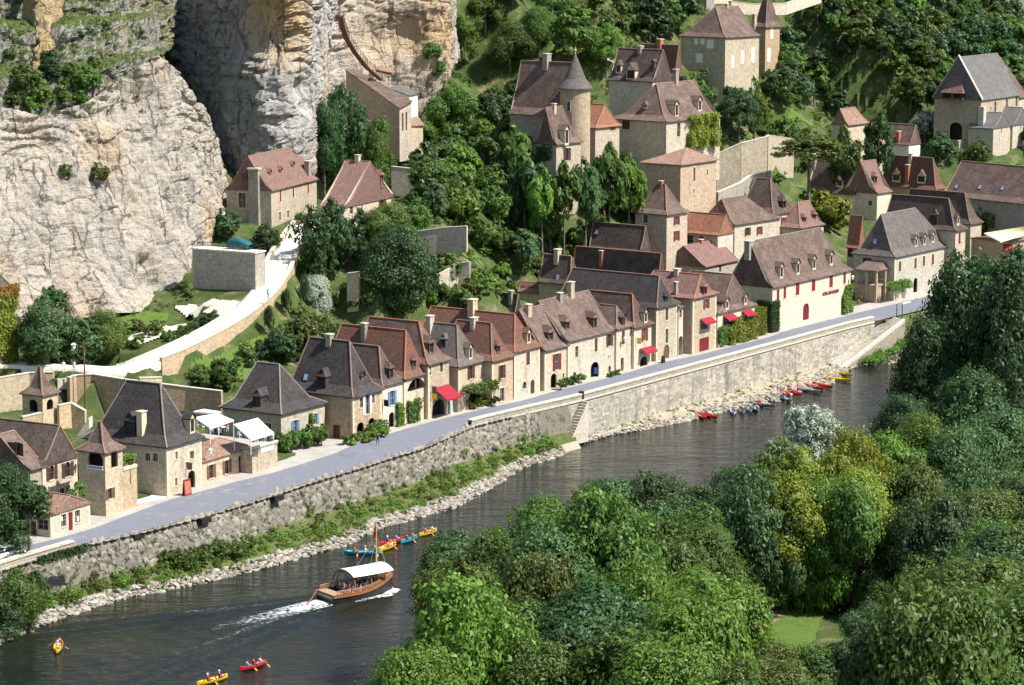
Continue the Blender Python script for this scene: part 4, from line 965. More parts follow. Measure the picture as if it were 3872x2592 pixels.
def awning(h, cr, x0, x1, yt, yb, out=1.2, mat='awn_red', name='awning', drop=None, round_=False):
    P, d, n, L = h.faces['F']; a = onplane(cr(x0, yt), P, n); ax = onplane(cr(x1, yt), P, n); l = (ax-a).dot(d)
    zt = zup(a, cr(x0, yt)[1]); zb = zt-(drop if drop else .7)
    a = Vector((a.x, a.y, zt)); b = MB(); e = a+d*l
    q0, q1 = a+n*out+UP*(zb-zt), e+n*out+UP*(zb-zt); pr = [(a, e)]
    if round_:
        prof = [(0, 0), (.5*out, -.12), (.85*out, -.4), (out, -.8)]
    else: prof = [(0, 0), (out, zb-zt), (out+.02, zb-zt-.22)]
    for (o0, z0), (o1, z1) in zip(prof[:-1], prof[1:]):
        b.face([a+n*o0+UP*z0+n*.03, e+n*o0+UP*z0+n*.03, e+n*o1+UP*z1+n*.03, a+n*o1+UP*z1+n*.03])
    o = b.build(name, M[mat], h.root)
    s = MB()
    for q in (a, e): s.tube(q-UP*.5, q+n*(out)+UP*(prof[1][1] if not round_ else -.8), .025, n=4)
    s.build('awning_arm', M['iron'], o); return o
# ---- quayside row, from the lower end of the road
F1 = house('booth', 'small stone booth with red door and tiled gable at the lower end of the road', C1(345, 563), 6.5, C1(0, 405)[1], C1(610, 0), 61, xl=C1(130, 0), r1=C1(470, 275), h0=0, h1=0, wall='wall_pale', roof='r_canal', flare=.3, fz=.3, over=.25,
    wins=[W('F', C1, 433, 405, 490, .95, 'n'), W('F', C1, 480, 392, 508, .75, 'G'), W('F', C1, 527, 378, 462, .95, 'n'), W('L', C1, 165, 460, 545, 1.6, 'n'), W('L', C1, 228, 455, 590, .9, 'D'), W('L', C1, 290, 440, 510, 1.6, 'n')], cat='booth')
for dx, z_ in ((415, 0), (527, 0)):
    P, d, n, L = F1.faces['F']; q = onplane(C1(dx+8, 430), P, n); b = MB(); b.quad(q-d*.2-n*(-.03)-UP*.35-n*.12, d*.4, UP*.5); b.build('notice', M['white'], F1.root)
F2 = house('stone_house', 'gabled stone house with arched shuttered windows above the small booth', C1(297, 392), 6.5, C1(0, 72)[1], C1(522, 0), 61, D=13, r1=B1(405, 1365), h0=0, h1=0, wall='wall_pale', roof='r_dark', flare=.15, fz=.12,
    wins=[W('F', C1, 352, 75, 172, 1.0, 'ka'), W('F', C1, 460, 50, 150, 1.1, 'ka'), W('F', C1, 425, 228, 270, 1.0, 'n'), W('F', C1, 460, 215, 262, 1.0, 'n')], sky=[])
P, d, n, L = F2.faces['F']; q = onplane(B1(415, 1500), P, n); fit_opening(F2, 'F', ((q-P).dot(d)-.45, (q-P).dot(d)+.45, zup(q, B1(0, 1545)[1]), zup(q, B1(0, 1465)[1]), True), 'k')
F2b = house('house_wing', 'cross-gabled wing with dark arched windows at the lower corner of the photograph', C1(212, 415), 6.5, C1(0, 98)[1], C1(298, 0), 61, D=9, axis='u', r1=B1(95, 1400), h0=0, h1=0, wall='wall_grey', roof='r_brown', flare=.15, fz=.12,
    wins=[W('L', C1, 160, 110, 220, 1.4, 'n')])
P, d, n, L = F2b.faces['L']
for x in (70, 115, 20): 
    q = onplane(B1(x, 1530), P, n); a_ = (q-P).dot(d); fit_opening(F2b, 'L', (a_-.5, a_+.5, q.z-.8, q.z+.8, True), 'k')
F3 = house('turret_house', 'square belvedere turret with concave pointed roof and open arches by the road', C1(722, 420), 6.5, B1(0, 1552)[1], C1(832, 0), 61, xl=C1(530, 0), axis='v', r1=B1(712, 1345), wall='wall_ochre', roof='r_brown', flare=.5, fz=.26, over=.3, h0=2.2, h1=2.2,
    wins=[W('L', C1, 648, -40, 95, 2.2, 'Aa'), W('F', C1, 778, -40, 88, 1.3, 'Aa'), W('F', C1, 750, 228, 300, .8, 'o')])
b = MB(); P, d, n, L = F3.faces['L']; q = onplane(C1(648, 100), P, n); b.box(q-d*1.2+n*.02, d*2.4, n*.1, UP*.14); b.box(q-d*1.2+n*.02+UP*.35, d*2.4, n*.1, UP*.12)
for k in range(9): b.tube(q-d*1.1+d*k*.27+n*.07, q-d*1.1+d*k*.27+n*.07+UP*.4, .04, n=4)
b.build('balustrade', M['white'], F3.root)
F3b = house('terrace_block', 'low ochre stone block with planted roof terrace beside the turret', Vector(proj(F3.C+F3.u*(F3.L+.02)))[:2], 6.5, C1(0, 110)[1], C1(930, 0), 61, D=4.5, wall='wall_ochre', noroof=True, zr=20,
    wins=[W('F', C1, 838, 210, 282, .85, 'o')], cat='annexe')
b = MB(); P, d, n, L = F3b.faces['F']; b.box(P-n*.3+UP*(F3b.ze-P.z)-d*.0+n*.4, d*L, -n*.45, UP*.35); b.box(P+UP*(F3b.ze-P.z-.02), d*L, -n*4.5, UP*.1); b.build('parapet', M['trim'], F3b.root)
F4 = house('manor', 'tall stone manor with steep charcoal hipped roof and arched street door', C1(1138, 285), 6.5, B1(0, 1512)[1], C1(1368, 0), 61, xl=B1(590, 0), r1=B1(1105, 1078), r2=B1(872, 1050), wall='wall', roof='r_black', ridge='ridge_grey', flare=.3, fz=.16,
    wins=[W('F', C1, 1303, 108, 238, 1.5, 'Aa'), W('F', C1, 1198, 158, 212, .5, 'n'), W('F', C1, 1200, -20, 30, .5, 'n'), W('F', C1, 1305, -25, 30, .9, 'n'), W('L', C1, 1003, -10, 42, .8, 'n'), W('L', C1, 1055, -10, 45, .8, 'n'), W('F', C1, 1268, 50, 92, .5, 'n')],
    dorm=[('L', B1(895, 1432), 1.5, 1.9, None, 'n'), ('F', B1(1322, 1415), 1.0, 1.9, 'gable', 'n')], chim=[(B1(978, 1415), B1(0, 1255), 1.0, .8, 'trim')])
F5 = house('restaurant', 'low stone restaurant building with brown shutters and rust-red tiled roof', C1(1375, 203), 6.5, C1(0, 45)[1], C1(1712, 0), 60, D=6.5, axis='u', zr=None, r1=B1(1550, 1440), h1=3.0, wall='wall', roof='r_canal', flare=.3, fz=.3, over=.2,
    wins=[W('F', C1, 1437, 68, 160, .9, 'o'), W('F', C1, 1543, 38, 128, .9, 'o'), W('F', C1, 1640, 5, 130, 1.1, 'dg')])
F6 = house('blue_shutter_house', 'stone house with blue shutters and steep charcoal hipped roof beside the white awnings', B2(190, 1540), 6.5, B2(0, 1285)[1], B2(488, 0), 58, xl=O(508, 0), r1=B2(175, 945), r2=B2(20, 940), wall='wall', roof='r_black', ridge='ridge_grey', flare=.35, fz=.17,
    wins=[W('F', B2, 285, 1330, 1410, .9, 'b'), W('F', B2, 418, 1285, 1360, .9, 'b'), W('L', B2, 95, 1350, 1440, 1.2, 'n')], dorm=[('L', B2(22, 1232), 1.2, 1.5, None, 'n')])
F7 = house('hipped_house', 'broad ochre house with very steep charcoal roof and brown side door', B2(683, 1470), 6.5, B2(0, 1168)[1], B2(880, 0), 58, r1=B2(660, 785), r2=B2(385, 772), h1=2.0, wall='wall_ochre', roof='r_black', ridge='ridge', flare=.3, fz=.16,
    wins=[W('L', B2, 568, 1362, 1478, 1.2, 'D'), W('F', B2, 740, 1175, 1245, .8, 'n'), W('F', B2, 782, 1150, 1290, 1.0, 'w'), W('F', B2, 820, 1150, 1215, .8, 'n'), W('F', B2, 735, 1345, 1450, 1.7, 'Aa'), W('F', B2, 812, 1315, 1420, 1.6, 'Aa')],
    dorm=[('L', B2(468, 1105), 1.4, 1.7, None, 'n'), ('F', B2(745, 1045), .7, .6, 'gable', 'n')], chim=[(B2(362, 785), B2(0, 735), .9, .8, 'wall_grey')], sky=[B2(360, 1035)])
F8 = house('narrow_house', 'narrow house with dark roof, tall blue-grey window and iron sign', B2(887, 1402), 6.5, B2(0, 1092)[1], B2(1030, 0), 58, D=15, r1=B2(862, 820), h1=1.5, wall='wall_pale', roof='r_dark', flare=.3, fz=.16,
    wins=[W('F', B2, 953, 1128, 1228, 1.0, 'b'), W('F', B2, 950, 1275, 1392, 1.4, 'Aa')], dorm=[('F', B2(943, 1040), 1.0, 1.6, None, 'n')])
F9 = house('loggia_house', 'red-brown roofed house with open timber loggia under its eaves', B2(1037, 1362), 6.5, B2(0, 1042)[1], B2(1203, 0), 58, r1=B2(1048, 710), r2=B2(605, 676), h1=1.5, wall='wall', roof='r_red', ridge='ridge_red', flare=.25, fz=.14,
    wins=[W('F', B2, 1120, 1040, 1120, 4.6, 'A'), W('F', B2, 1108, 1255, 1350, .9, 'b'), W('F', B2, 1183, 1222, 1335, .8, 'd')], dorm=[('F', B2(1102, 965), .9, 1.2, None, 'n')], chim=[(B2(762, 735), B2(0, 660), .8, .7, 'wall_grey')])
b = MB(); P, d, n, L = F9.faces['F']
for x in (1118, 1195): q = onplane(B2(x, 1125), P, n); b.box(q-d*.09-n*.2, d*.18, n*.16, UP*2.2)
q = onplane(B2(1120, 1122), P, n); b.box(q-d*2.3-n*.12, d*4.6, n*.1, UP*.12); b.build('loggia_post', M['wood'], F9.root)
F10 = house('shop_house', 'tall house over the red shop awning with grey and rust roof', B2(1202, 1325), 6.5, B2(0, 943)[1], B2(1345, 0), 58, r1=B2(1137, 650), r2=B2(795, 626), h1=1.5, wall='wall', roof='r_brown', ridge='ridge_red', flare=.25, fz=.14,
    wins=[W('F', B2, 1292, 925, 1000, .9, 'n'), W('F', B2, 1215, 950, 1020, .6, 'n'), W('F', B2, 1275, 1185, 1310, 3.4, 'A')], dorm=[('F', B2(1220, 865), 1.2, 1.6, None, 'n')], chim=[])
awning(F10, B2, 1238, 1340, 1108, 1190, 2.3, drop=1.5)
F11 = house('grey_house', 'set-back house with grey hipped roof behind the vine pergola', B2(1410, 1275), 6.5, B2(0, 958)[1], B2(1588, 0), 58, r1=B2(1400, 672), r2=B2(1210, 655), h1=2, wall='wall', roof='r_grey', flare=.28, fz=.15,
    wins=[W('F', B2, 1497, 955, 1045, .9, 'k'), W('F', B2, 1520, 1120, 1240, 3.2, 'A')], dorm=[('F', B2(1490, 905), .9, 1.7, 'gable', 'n'), ('L', B2(1305, 815), .9, 1.1, None, 'n')], chim=[(B2(1213, 690), B2(0, 608), 1.1, .8, 'wall')])
F12 = house('red_roof_house', 'house with bright red-brown hipped roof next to the pergola', B2(1642, 1232), 6.5, B2(0, 920)[1], B2(1785, 0), 58, r1=B2(1635, 660), r2=B2(1400, 637), h1=2, wall='wall', roof='r_red', ridge='ridge', flare=.28, fz=.15,
    wins=[W('F', B2, 1710, 950, 1042, .9, 'k'), W('F', B2, 1712, 1108, 1200, 1.2, 'n')], dorm=[('F', B2(1683, 862), .9, 1.2, None, 'n')], chim=[(B2(1382, 665), B2(0, 622), 1.2, .7, 'wall')])
F13 = house('long_roof_house', 'stone house with long red-brown roof running far back and grey eaves', B3(80, 1185), 6.5, B3(0, 858)[1], B3(257, 0), 57, r1=B3(85, 600), r2=B2(1222, 541), h1=1, wall='wall', roof='r_red', ridge='ridge_red', flare=.3, fz=.17,
    wins=[W('F', B3, 176, 862, 950, 1.0, 'kc'), W('F', B3, 152, 1065, 1115, 1.1, 'na'), W('F', B3, 207, 1052, 1150, 1.1, 'Da')], dorm=[('F', B3(178, 795), 1.0, 1.6, 'gable', 'K')], chim=[(B2(1205, 560), B2(0, 495), 1.3, 1.0, 'wall')])
F14 = house('red_shutter_house', 'stone house with tall red shutters and arched doorway', B3(290, 1130), 6.5, B3(0, 848)[1], B3(448, 0), 56, D=9, axis='u', r1=B3(192, 552), h0=0, h1=0, wall='wall', roof='r_brown', flare=.25, fz=.13,
    wins=[W('F', B3, 375, 872, 985, 1.1, 'r'), W('F', B3, 353, 1008, 1110, 1.6, 'Aa'), W('F', B3, 420, 1005, 1040, .5, 'n')], dorm=[('F', B3(330, 775), 1.3, 1.3, None, 'n')], chim=[(B3(178, 595), B3(0, 530), 1.0, .7, 'wall')])
F15 = house('wide_house', 'wide pale house with speckled brown roof and dark cart archway', B3(450, 1090), 6.5, B3(0, 783)[1], B3(782, 0), 56, D=10.5, axis='u', r1=B3(278, 503), r2=B3(590, 425), h0=0, h1=.1, wall='wall_pale', roof='r_brown', flare=.25, fz=.13,
    wins=[W('F', B3, 512, 820, 898, .9, 'n'), W('F', B3, 645, 765, 858, .85, 'kc'), W('F', B3, 738, 735, 820, .95, 'k'), W('F', B3, 637, 928, 1035, 2.4, 'Aa'), W('F', B3, 738, 955, 1000, .8, 'na'), W('F', B3, 497, 998, 1035, .9, 'na'), W('F', B3, 730, 885, 900, .3, 'n'), W('F', B3, 743, 882, 897, .3, 'n')],
    dorm=[('F', B3(445, 700), 1.1, 1.3, None, 'n'), ('F', B3(635, 690), 1.1, 1.7, None, 'n')], chim=[(B3(395, 500), B3(0, 450), .8, .7, 'wall_grey'), (B3(470, 470), B3(0, 375), 1.0, .8, 'wall')])
F16 = house('slim_house', 'slim pale house with small hipped gable and lantern', B3(783, 1004), 6.5, B3(0, 698)[1], B3(903, 0), 56, r1=B3(785, 540), r2=B3(668, 526), h1=1, wall='wall_pale', roof='r_brown', flare=.3, fz=.15,
    wins=[W('F', B3, 832, 712, 808, .9, 'kc'), W('F', B3, 825, 900, 985, .9, 'dg')], dorm=[('F', B3(832, 672), .8, 1.4, 'gable', 'n')])
F17 = house('red_awning_house', 'pale house with red shutters and domed red awning with pale stripes', B3(906, 978), 6.5, B3(0, 690)[1], B3(1027, 0), 56, r1=B3(895, 460), r2=B3(605, 431), h1=1, wall='wall_pale', roof='r_dark', ridge='ridge_red', flare=.3, fz=.15,
    wins=[W('F', B3, 980, 695, 785, .9, 'r'), W('F', B3, 975, 890, 960, 2.4, 'A')], dorm=[('F', B3(984, 655), .95, 1.7, 'gable', 'n')])
aw = awning(F17, B3, 942, 1022, 838, 885, 1.3, round_=True)
P, d, n, L = F17.faces['F']
for x in (965, 985, 1005):
    q = onplane(B3(x, 862), P, n); b = MB(); b.box(q+n*1.13-UP*.25-d*.02, d*.3+UP*.28, n*.02, UP*.16); b.build('stripe', M['white'], aw)
F18 = house('charcoal_house', 'tall plain house with enormous charcoal roof and pale arched door', B3(1058, 925), 6.5, B3(0, 553)[1], B3(1207, 0), 55, r1=B3(1080, 335), r2=B3(482, 291), h1=1, wall='wall', roof='r_black', ridge='ridge', flare=.25, fz=.13,
    wins=[W('F', B3, 1133, 555, 640, .9, 'kc'), W('F', B3, 1133, 700, 800, .9, 'n'), W('F', B3, 1130, 812, 905, 1.7, 'da')], dorm=[('F', B3(1125, 510), .8, 1.0, None, 'n')])
F18b = house('stair_annexe', 'narrow timber-braced annexe squeezed against the charcoal-roofed house', B3(1212, 888), 6.5, B3(0, 548)[1], B3(1245, 0), 55, D=6, axis='u', zr=None, r1=B3(1200, 520), h0=0, h1=0, wall='plaster', roof='r_grey', flare=.3, fz=.3, wins=[W('F', B3, 1228, 572, 622, .8, 'n'), W('F', B3, 1228, 750, 870, 1.2, 'A')], cat='annexe')
F19 = house('garage_house', 'narrow tall house with orange-red roof, red garage door and red window awning', B3(1308, 876), 6.5, B3(0, 488)[1], B3(1475, 0), 55, r1=B3(1365, 325), r2=B3(1045, 301), h1=1, wall='wall', roof='r_pink', ridge='ridge_red', flare=.28, fz=.14,
    wins=[W('F', B3, 1405, 495, 562, .9, 'r'), W('F', B3, 1392, 660, 705, 2.2, 'n'), W('F', B3, 1390, 762, 860, 3.0, 'G')], dorm=[('F', B3(1392, 460), 1.0, 1.4, None, 'r')], chim=[(B3(1195, 460), B3(0, 375), .7, .5, 'wall_grey'), (B3(1378, 330), B3(0, 285), 1.0, .8, 'wall')])
awning(F19, B3, 1362, 1435, 632, 665, 1.1)
F20 = house('vine_house', 'low house with two red window awnings and yellow-green creeper', B3(1480, 832), 6.5, B3(0, 590)[1], B3(1738, 0), 54, D=12, r1=B3(1588, 325), h1=3, wall='plaster', roof='r_brown', flare=.3, fz=.14,
    wins=[W('F', B3, 1552, 620, 672, 2.6, 'n'), W('F', B3, 1678, 590, 640, 2.4, 'n'), W('F', B3, 1550, 715, 815, 2.2, 'A'), W('F', B3, 1662, 690, 778, 2.0, 'A')], dorm=[('F', B3(1545, 560), 1.0, 1.3, 'gable', 'K'), ('F', B3(1672, 528), .9, 1.3, 'gable', 'K')])
awning(F20, B3, 1520, 1588, 608, 640, 1.1); awning(F20, B3, 1648, 1712, 578, 615, 1.1)
F21 = house('dormer_house', 'long hotel with four stone dormers and dark red shutters', B4(85, 725), 6.5, B4(0, 412)[1], B4(628, 0), 54, xl=B3(1545, 0), axis='u', r1=B3(1712, 95), r2=B4(415, 3), h0=0, wall='plaster', roof='r_brown', ridge='ridge_grey', flare=.25, fz=.12,
    wins=[W('F', B4, 127, 430, 510, .9, 'rc'), W('F', B4, 174, 412, 492, .9, 'rc'), W('F', B4, 262, 382, 468, 1.25, 'rc'), W('F', B4, 372, 355, 440, 1.25, 'rc'), W('F', B4, 493, 328, 415, 1.25, 'rc'), W('F', B4, 586, 305, 390, .9, 'rc'),
          W('F', B4, 320, 525, 640, 2.1, 'Ga'), W('F', B4, 258, 536, 546, .5, 'n'), W('F', B4, 368, 510, 520, .5, 'n'), W('F', B4, 486, 480, 490, .5, 'n')],
    dorm=[('F', B4(148, 345), 1.1, 1.9, 'gable', 'n'), ('F', B4(262, 318), 1.1, 1.9, 'gable', 'n'), ('F', B4(373, 285), 1.1, 1.8, 'gable', 'n'), ('F', B4(492, 255), 1.1, 1.8, 'gable', 'n')], chim=[(B3(1700, 160), B3(0, 92), 1.6, 1.0, 'wall_grey')])
F22 = house('porch_house', 'stone inn with slate-grey hipped roof, triple dormers and covered porch', B4(925, 508), 6.5, B4(0, 203)[1], B4(1340, 0), 53, xl=B4(650, 0), axis='u', r1=B4(838, -90), r2=B4(1075, -155), wall='wall_pale', roof='r_grey', ridge='ridge_grey', flare=.25, fz=.13,
    wins=[W('F', B4, 968, 235, 305, .9, 'kc'), W('F', B4, 1075, 212, 285, .9, 'kc'), W('F', B4, 1133, 198, 268, .9, 'kc'), W('F', B4, 1195, 185, 258, .9, 'kc'), W('F', B4, 1075, 350, 450, 1.5, 'Aa'), W('F', B4, 985, 395, 448, 1.0, 'n'), W('L', B4, 740, 210, 300, 2.0, 'n')],
    dorm=[('F', B4(1075, 130), 1.0, 1.5, 'gable', 'n'), ('F', B4(1135, 118), 1.0, 1.5, 'gable', 'n'), ('F', B4(1192, 100), 1.0, 1.5, 'gable', 'n')], sky=[B4(797, 98)])
# its covered porch
PB = atz(B4(800, 522), 6.5); pu, pv = F22.u, F22.v; zt = zup(PB, B4(0, 300)[1]); Lp = along(PB, pu, B4(922, 0)[0]); Dp = along(PB, pv, B4(668, 0)[0])
por = MB()
for a_, c_ in ((0, 0), (Lp*.5, 0), (Lp, 0), (0, Dp*.5), (0, Dp)): por.box(PB+pu*(a_-.2)+pv*(c_-.2), pu*.4, pv*.4, UP*(zt-6.5))
por.box(PB+pv*.2+UP*2.9, pu*Lp, pv*Dp, UP*.3); por.box(PB+pv*.35, pu*Lp*.4, pv*(Dp-.5), UP*2.9)
por.build('porch_post', M['wall'], F22.root)
pr_ = MB(); 
for k in range(9): pr_.tube(PB+pu*(Lp*k/8)+UP*3.2, PB+pu*(Lp*k/8)+UP*4.1, .03, n=4)
pr_.box(PB+UP*4.1, pu*Lp, pv*.06, UP*.07); pr_.build('porch_rail', M['wood'], F22.root)
rb_ = MB(); e0, e1, e2 = PB-pv*.4-pu*.5+UP*(zt-6.5), PB-pv*.4+pu*(Lp+.2)+UP*(zt-6.5), PB+pv*(Dp+.3)-pu*.5+UP*(zt-6.5); tp0, tp1 = PB+pu*(Lp+.2)+pv*(Dp*.35)+UP*(zt-6.5+1.9), PB+pu*(Lp+.2)+pv*(Dp+.3)+UP*(zt-6.5+1.9)
rb_.face([e0, e1, tp0], [(0, 0), (5, 0), (4, 3)]); rb_.face([e0, tp0, tp1, e2], [(0, 0), (1, 3), (6, 3), (7, 0)]); rb_.face([e0, e2, e2-UP*.12, e0-UP*.12]); rb_.face([e1, e0, e0-UP*.12, e1-UP*.12]); rb_.build('porch_roof', M['r_brown'], F22.root)
F23 = house('back_street_house', 'red-shuttered house with dark brown roof stacked behind the stone inn', B4(1340, 430), 6.5, B4(0, 22)[1], B4(1420, 0), 53, r1=A4(1303, 1368), r2=A4(915, 1350), h1=1, wall='wall', roof='r_dark', flare=.25, fz=.13,
    wins=[W('F', B4, 1378, 35, 115, .9, 'rc'), W('F', B4, 1375, 170, 240, .9, 'kc'), W('F', B4, 1345, 190, 240, .7, 'n')], dorm=[('L', A4(1205, 1530), 1.2, 1.5, None, 'n'), ('F', A4(1365, 1545), .9, 1.4, 'gable', 'n')])
F24 = house('market_building', 'building with cream canvas roof awning and lettered wall above an arch', B4(1672, 350), 6.5, B4(0, 98)[1], B4(2050, 0), 40, D=8, axis='u', zr=None, h0=0, h1=0, r1=B4(1640, 70), wall='wall', roof='r_canal', flare=.3, fz=.3, wins=[W('F', B4, 1780, 175, 260, 1.9, 'Aa'), W('F', B4, 1690, 195, 250, .8, 'n')])
b = MB(); p = [B4(1548, 40), B4(1660, 98), B4(1850, 40), B4(1850, -10), B4(1700, -25)]; zq = F24.ze+1.0
pts = [atz(p[1], zq), atz(p[2], zq), atz(p[3], zq+1.6), atz(p[0], zq+.9)]; b.face(pts); b.face([q-UP*.25 for q in pts[:2]][::-1]+pts[:2]); b.face([pts[3]-UP*.25, pts[0]-UP*.25, pts[0], pts[3]]); b.build('canvas_awning', plain('cream_canvas', (.74, .68, .5), .85, .06, 1), F24.root)
for _h in (F1, F2, F4, F7, F8, F9, F10, F11, F12, F13, F14, F15, F17, F18, F19, F21, F22): quoins(_h, ('l',) if _h in (F8, F9, F10, F12, F17) else ('l', 'r'))
# ---- houses behind the quayside row and up the hill
def y_(cr, y): return cr(0, y)[1]
house('back_house', 'plain dark-roofed house with one roof light behind the wide quayside house', B3(945, 178), 18.5, 0, B3(1015, 0), 55, r1=B3(968, -10), r2=B3(632, -38), h0=0, h1=0, eave=True, zbase=14, wall='wall_pale', roof='r_dark', found=4, sky=[B3(650, 32)])
house('back_house', 'dark-roofed house with chimney and pale roof light beside the solar panel roof', B3(465, 392), 16.5, 0, B3(542, 0), 55, r1=B3(475, 200), r2=B3(290, 188), h1=.0, eave=True, zbase=9, wall='wall', roof='r_dark', found=3, chim=[(B3(278, 215), B3(0, 150), 1.1, .8, 'wall')], sky=[B3(382, 345)])
house('back_house', 'long low maroon and charcoal roof with brick chimney behind the charcoal-roofed house', B3(1068, 350), 16, 0, B3(1108, 0), 55, r1=B3(1086, 180), r2=B3(510, 178), h0=0, h1=0, eave=True, zbase=9, wall='wall_pale', roof='r_dark', ridge='ridge_red', found=3, chim=[(B3(682, 210), B3(0, 160), .7, .6, 'terracotta')])
house('gabled_house', 'grey-gabled house with plain brown tile roof behind the garage house', B3(1395, 270), 15.5, 0, B3(1622, 0), 55, xl=B3(1108, 0), axis='u', r1=B3(1245, 130), h0=0, h1=0, eave=True, zbase=9, wall='wall_grey', roof='r_pink', flare=.1, fz=.09, found=3, wins=[W('F', B3, 1500, 262, 310, 1.0, 'n')], chim=[(B3(1140, 215), B3(0, 150), .7, .7, 'terracotta')])
house('tower_house', 'square tower-like house with pyramid roof and red shutters', B3(1130, 190), 17.5, y_(A3, 1480), A3(1275, 0), 52, xl=A3(915, 0), r1=A3(1108, 1272), h0=2.6, h1=2.4, wall='wall_pale', roof='r_brown', flare=.25, fz=.14, found=3,
    wins=[W('F', A3, 1200, 1492, 1552, .9, 'r'), W('F', B3, 1200, 25, 95, .9, 'r'), W('L', A3, 985, 1482, 1540, 1.0, 'n')], chim=[(A3(975, 1385), A3(0, 1350), .6, .6, 'terracotta')])
house('low_house', 'low house with orange corrugated tile roof beside the tower-like house', B3(1485, 52), 20, 0, B3(1590, 0), 53, r1=A3(1548, 1482), r2=A3(1278, 1466), h0=0, h1=0, eave=True, zbase=16, wall='wall_pale', roof='r_orange', flare=.1, fz=.1, found=3, wins=[W('L', B3, 1290, 55, 110, 1.4, 'n'), W('L', B3, 1370, 60, 100, 1.0, 'n')])
house('hipped_back_house', 'white-walled house with broad hipped brown roof above the orange-tiled low house', A3(1600, 1548), 21, 0, A4(140, 0), 50, xl=A3(1338, 0), axis='u', r1=A3(1512, 1372), r2=A3(1668, 1352), eave=True, zbase=16, wall='wall_pale', roof='r_brown', flare=.3, fz=.15, found=3,
    wins=[W('F', B3, 1690, 2, 58, .9, 'k'), W('F', B3, 1772, -5, 52, .9, 'r')])
house('steep_house', 'steep concave brown roof with one dormer in mid-village', A4(95, 1478), 21, 0, A4(278, 0), 52, r1=A4(75, 1235), r2=A3(1748, 1228), h1=1.5, eave=True, zbase=16, wall='wall_pale', roof='r_dark', flare=.35, fz=.17, found=3, wins=[W('F', A4, 165, 1500, 1575, .9, 'r')], dorm=[('F', A4(165, 1435), 1.1, 1.5, None, 'r')])
house('rose_house', 'little rose-red roof with two small dormers beside the leafy hedge', A4(280, 1572), 18.5, 0, A4(442, 0), 52, D=7, axis='u', r1=A4(266, 1395), r2=A4(332, 1372), eave=True, zbase=14, wall='wall_pale', roof='r_pink', flare=.25, fz=.13, found=3, dorm=[('F', A4(312, 1530), .8, 1.0, None, 'n'), ('F', A4(382, 1508), .8, 1.0, None, 'n')])
house('gable_end_house', 'house with tall cream gable end and red shutters under a dark concave roof', A4(643, 1480), 17, y_(A4, 1340), A4(782, 0), 50, r1=A4(712, 1113), r2=A4(394, 1097), h0=0, h1=0, wall='plaster', roof='r_dark', flare=.3, fz=.15, found=3,
    wins=[W('F', A4, 700, 1332, 1422, 1.0, 'r')], dorm=[('L', A4(552, 1285), 1.5, 1.4, 'gable', 'n')], chim=[(A4(378, 1145), A4(0, 1062), .9, .7, 'wall_grey')])
house('concave_house', 'cream house with rosy concave roof and dormer attached to the tall gable end', A4(808, 1490), 17, y_(A4, 1332), A4(908, 0), 50, D=8, axis='u', r1=A4(720, 1112), r2=A4(790, 1095), h0=0, wall='plaster', roof='r_pink', flare=.4, fz=.18, found=3, wins=[W('L', A4, 762, 1385, 1420, .9, 'n')], dorm=[('F', A4(798, 1262), 1.1, 1.5, None, 'n')])
house('twin_dormer_house', 'red-roofed house with two white-framed dormers and a round-capped chimney', A4(1215, 1305), 20.5, 0, A4(1275, 0), 50, r1=A4(1195, 1090), r2=A4(892, 1078), h1=1, eave=True, zbase=16, wall='wall', roof='r_red', flare=.2, fz=.12, found=3,
    dorm=[('L', A4(943, 1248), 1.9, 1.4, 'gable', 'n'), ('L', A4(1115, 1258), 1.9, 1.4, 'gable', 'n')], chim=[(A4(1020, 1225), A4(0, 1105), .8, .8, 'terracotta'), (A4(1235, 1180), A4(0, 1095), .7, .7, 'cap')])
house('small_hipped_house', 'small hip-roofed tiled house above the red-roofed house', A4(825, 1028), 27.5, 0, A4(916, 0), 50, xl=A4(662, 0), axis='u', r1=A4(800, 953), r2=A4(850, 950), eave=True, zbase=22, wall='wall', roof='r_canal', flare=.3, fz=.3, found=4, chim=[(A4(895, 1020), A4(0, 985), .6, .6, 'terracotta')])
house('white_gable_house', 'white-gabled house with mauve-brown roof below the church', A4(1030, 998), 28, 0, A4(1108, 0), 50, r1=A4(1083, 862), r2=A4(780, 862), h0=0, h1=0, eave=True, zbase=24, wall='white_wall', roof='r_brown', flare=.1, fz=.1, found=4, wins=[W('F', A4, 1062, 985, 1052, .8, 'wc')], chim=[(A4(958, 965), A4(0, 905), .9, .7, 'terracotta')])
house('tiled_shed', 'low canal-tiled shed roof behind the tall gable end', A4(760, 1110), 22.5, 0, A4(835, 0), 50, D=10, axis='v', r1=A4(770, 1062), h0=0, h1=0, eave=True, zbase=19, wall='wall', roof='r_canal', flare=.3, fz=.3, found=4, chim=[(A4(795, 1100), A4(0, 1060), 1.0, .8, 'terracotta')], cat='shed')
house('long_hall', 'very long hall roof with three roof lights on the slope under the church', (4010, 785), 19, 0, (4150, 0), 40, xl=A4(1262, 0), r1=(3975, 640), r2=A4(1310, 1137), h0=0, h1=0, eave=True, zbase=10, wall='wall_grey', roof='r_brown', flare=.2, fz=.13, found=4, sky=[A4(1358, 1288), A4(1520, 1292), A4(1675, 1300)])
house('back_house', 'dark chestnut roof wedged behind the stone inn and the red-shuttered house', A4(1455, 1545), 15.5, 0, A4(1530, 0), 50, r1=A4(1415, 1330), r2=A4(1038, 1308), h1=1, eave=True, zbase=9, wall='wall', roof='r_dark', flare=.25, fz=.14, found=3)
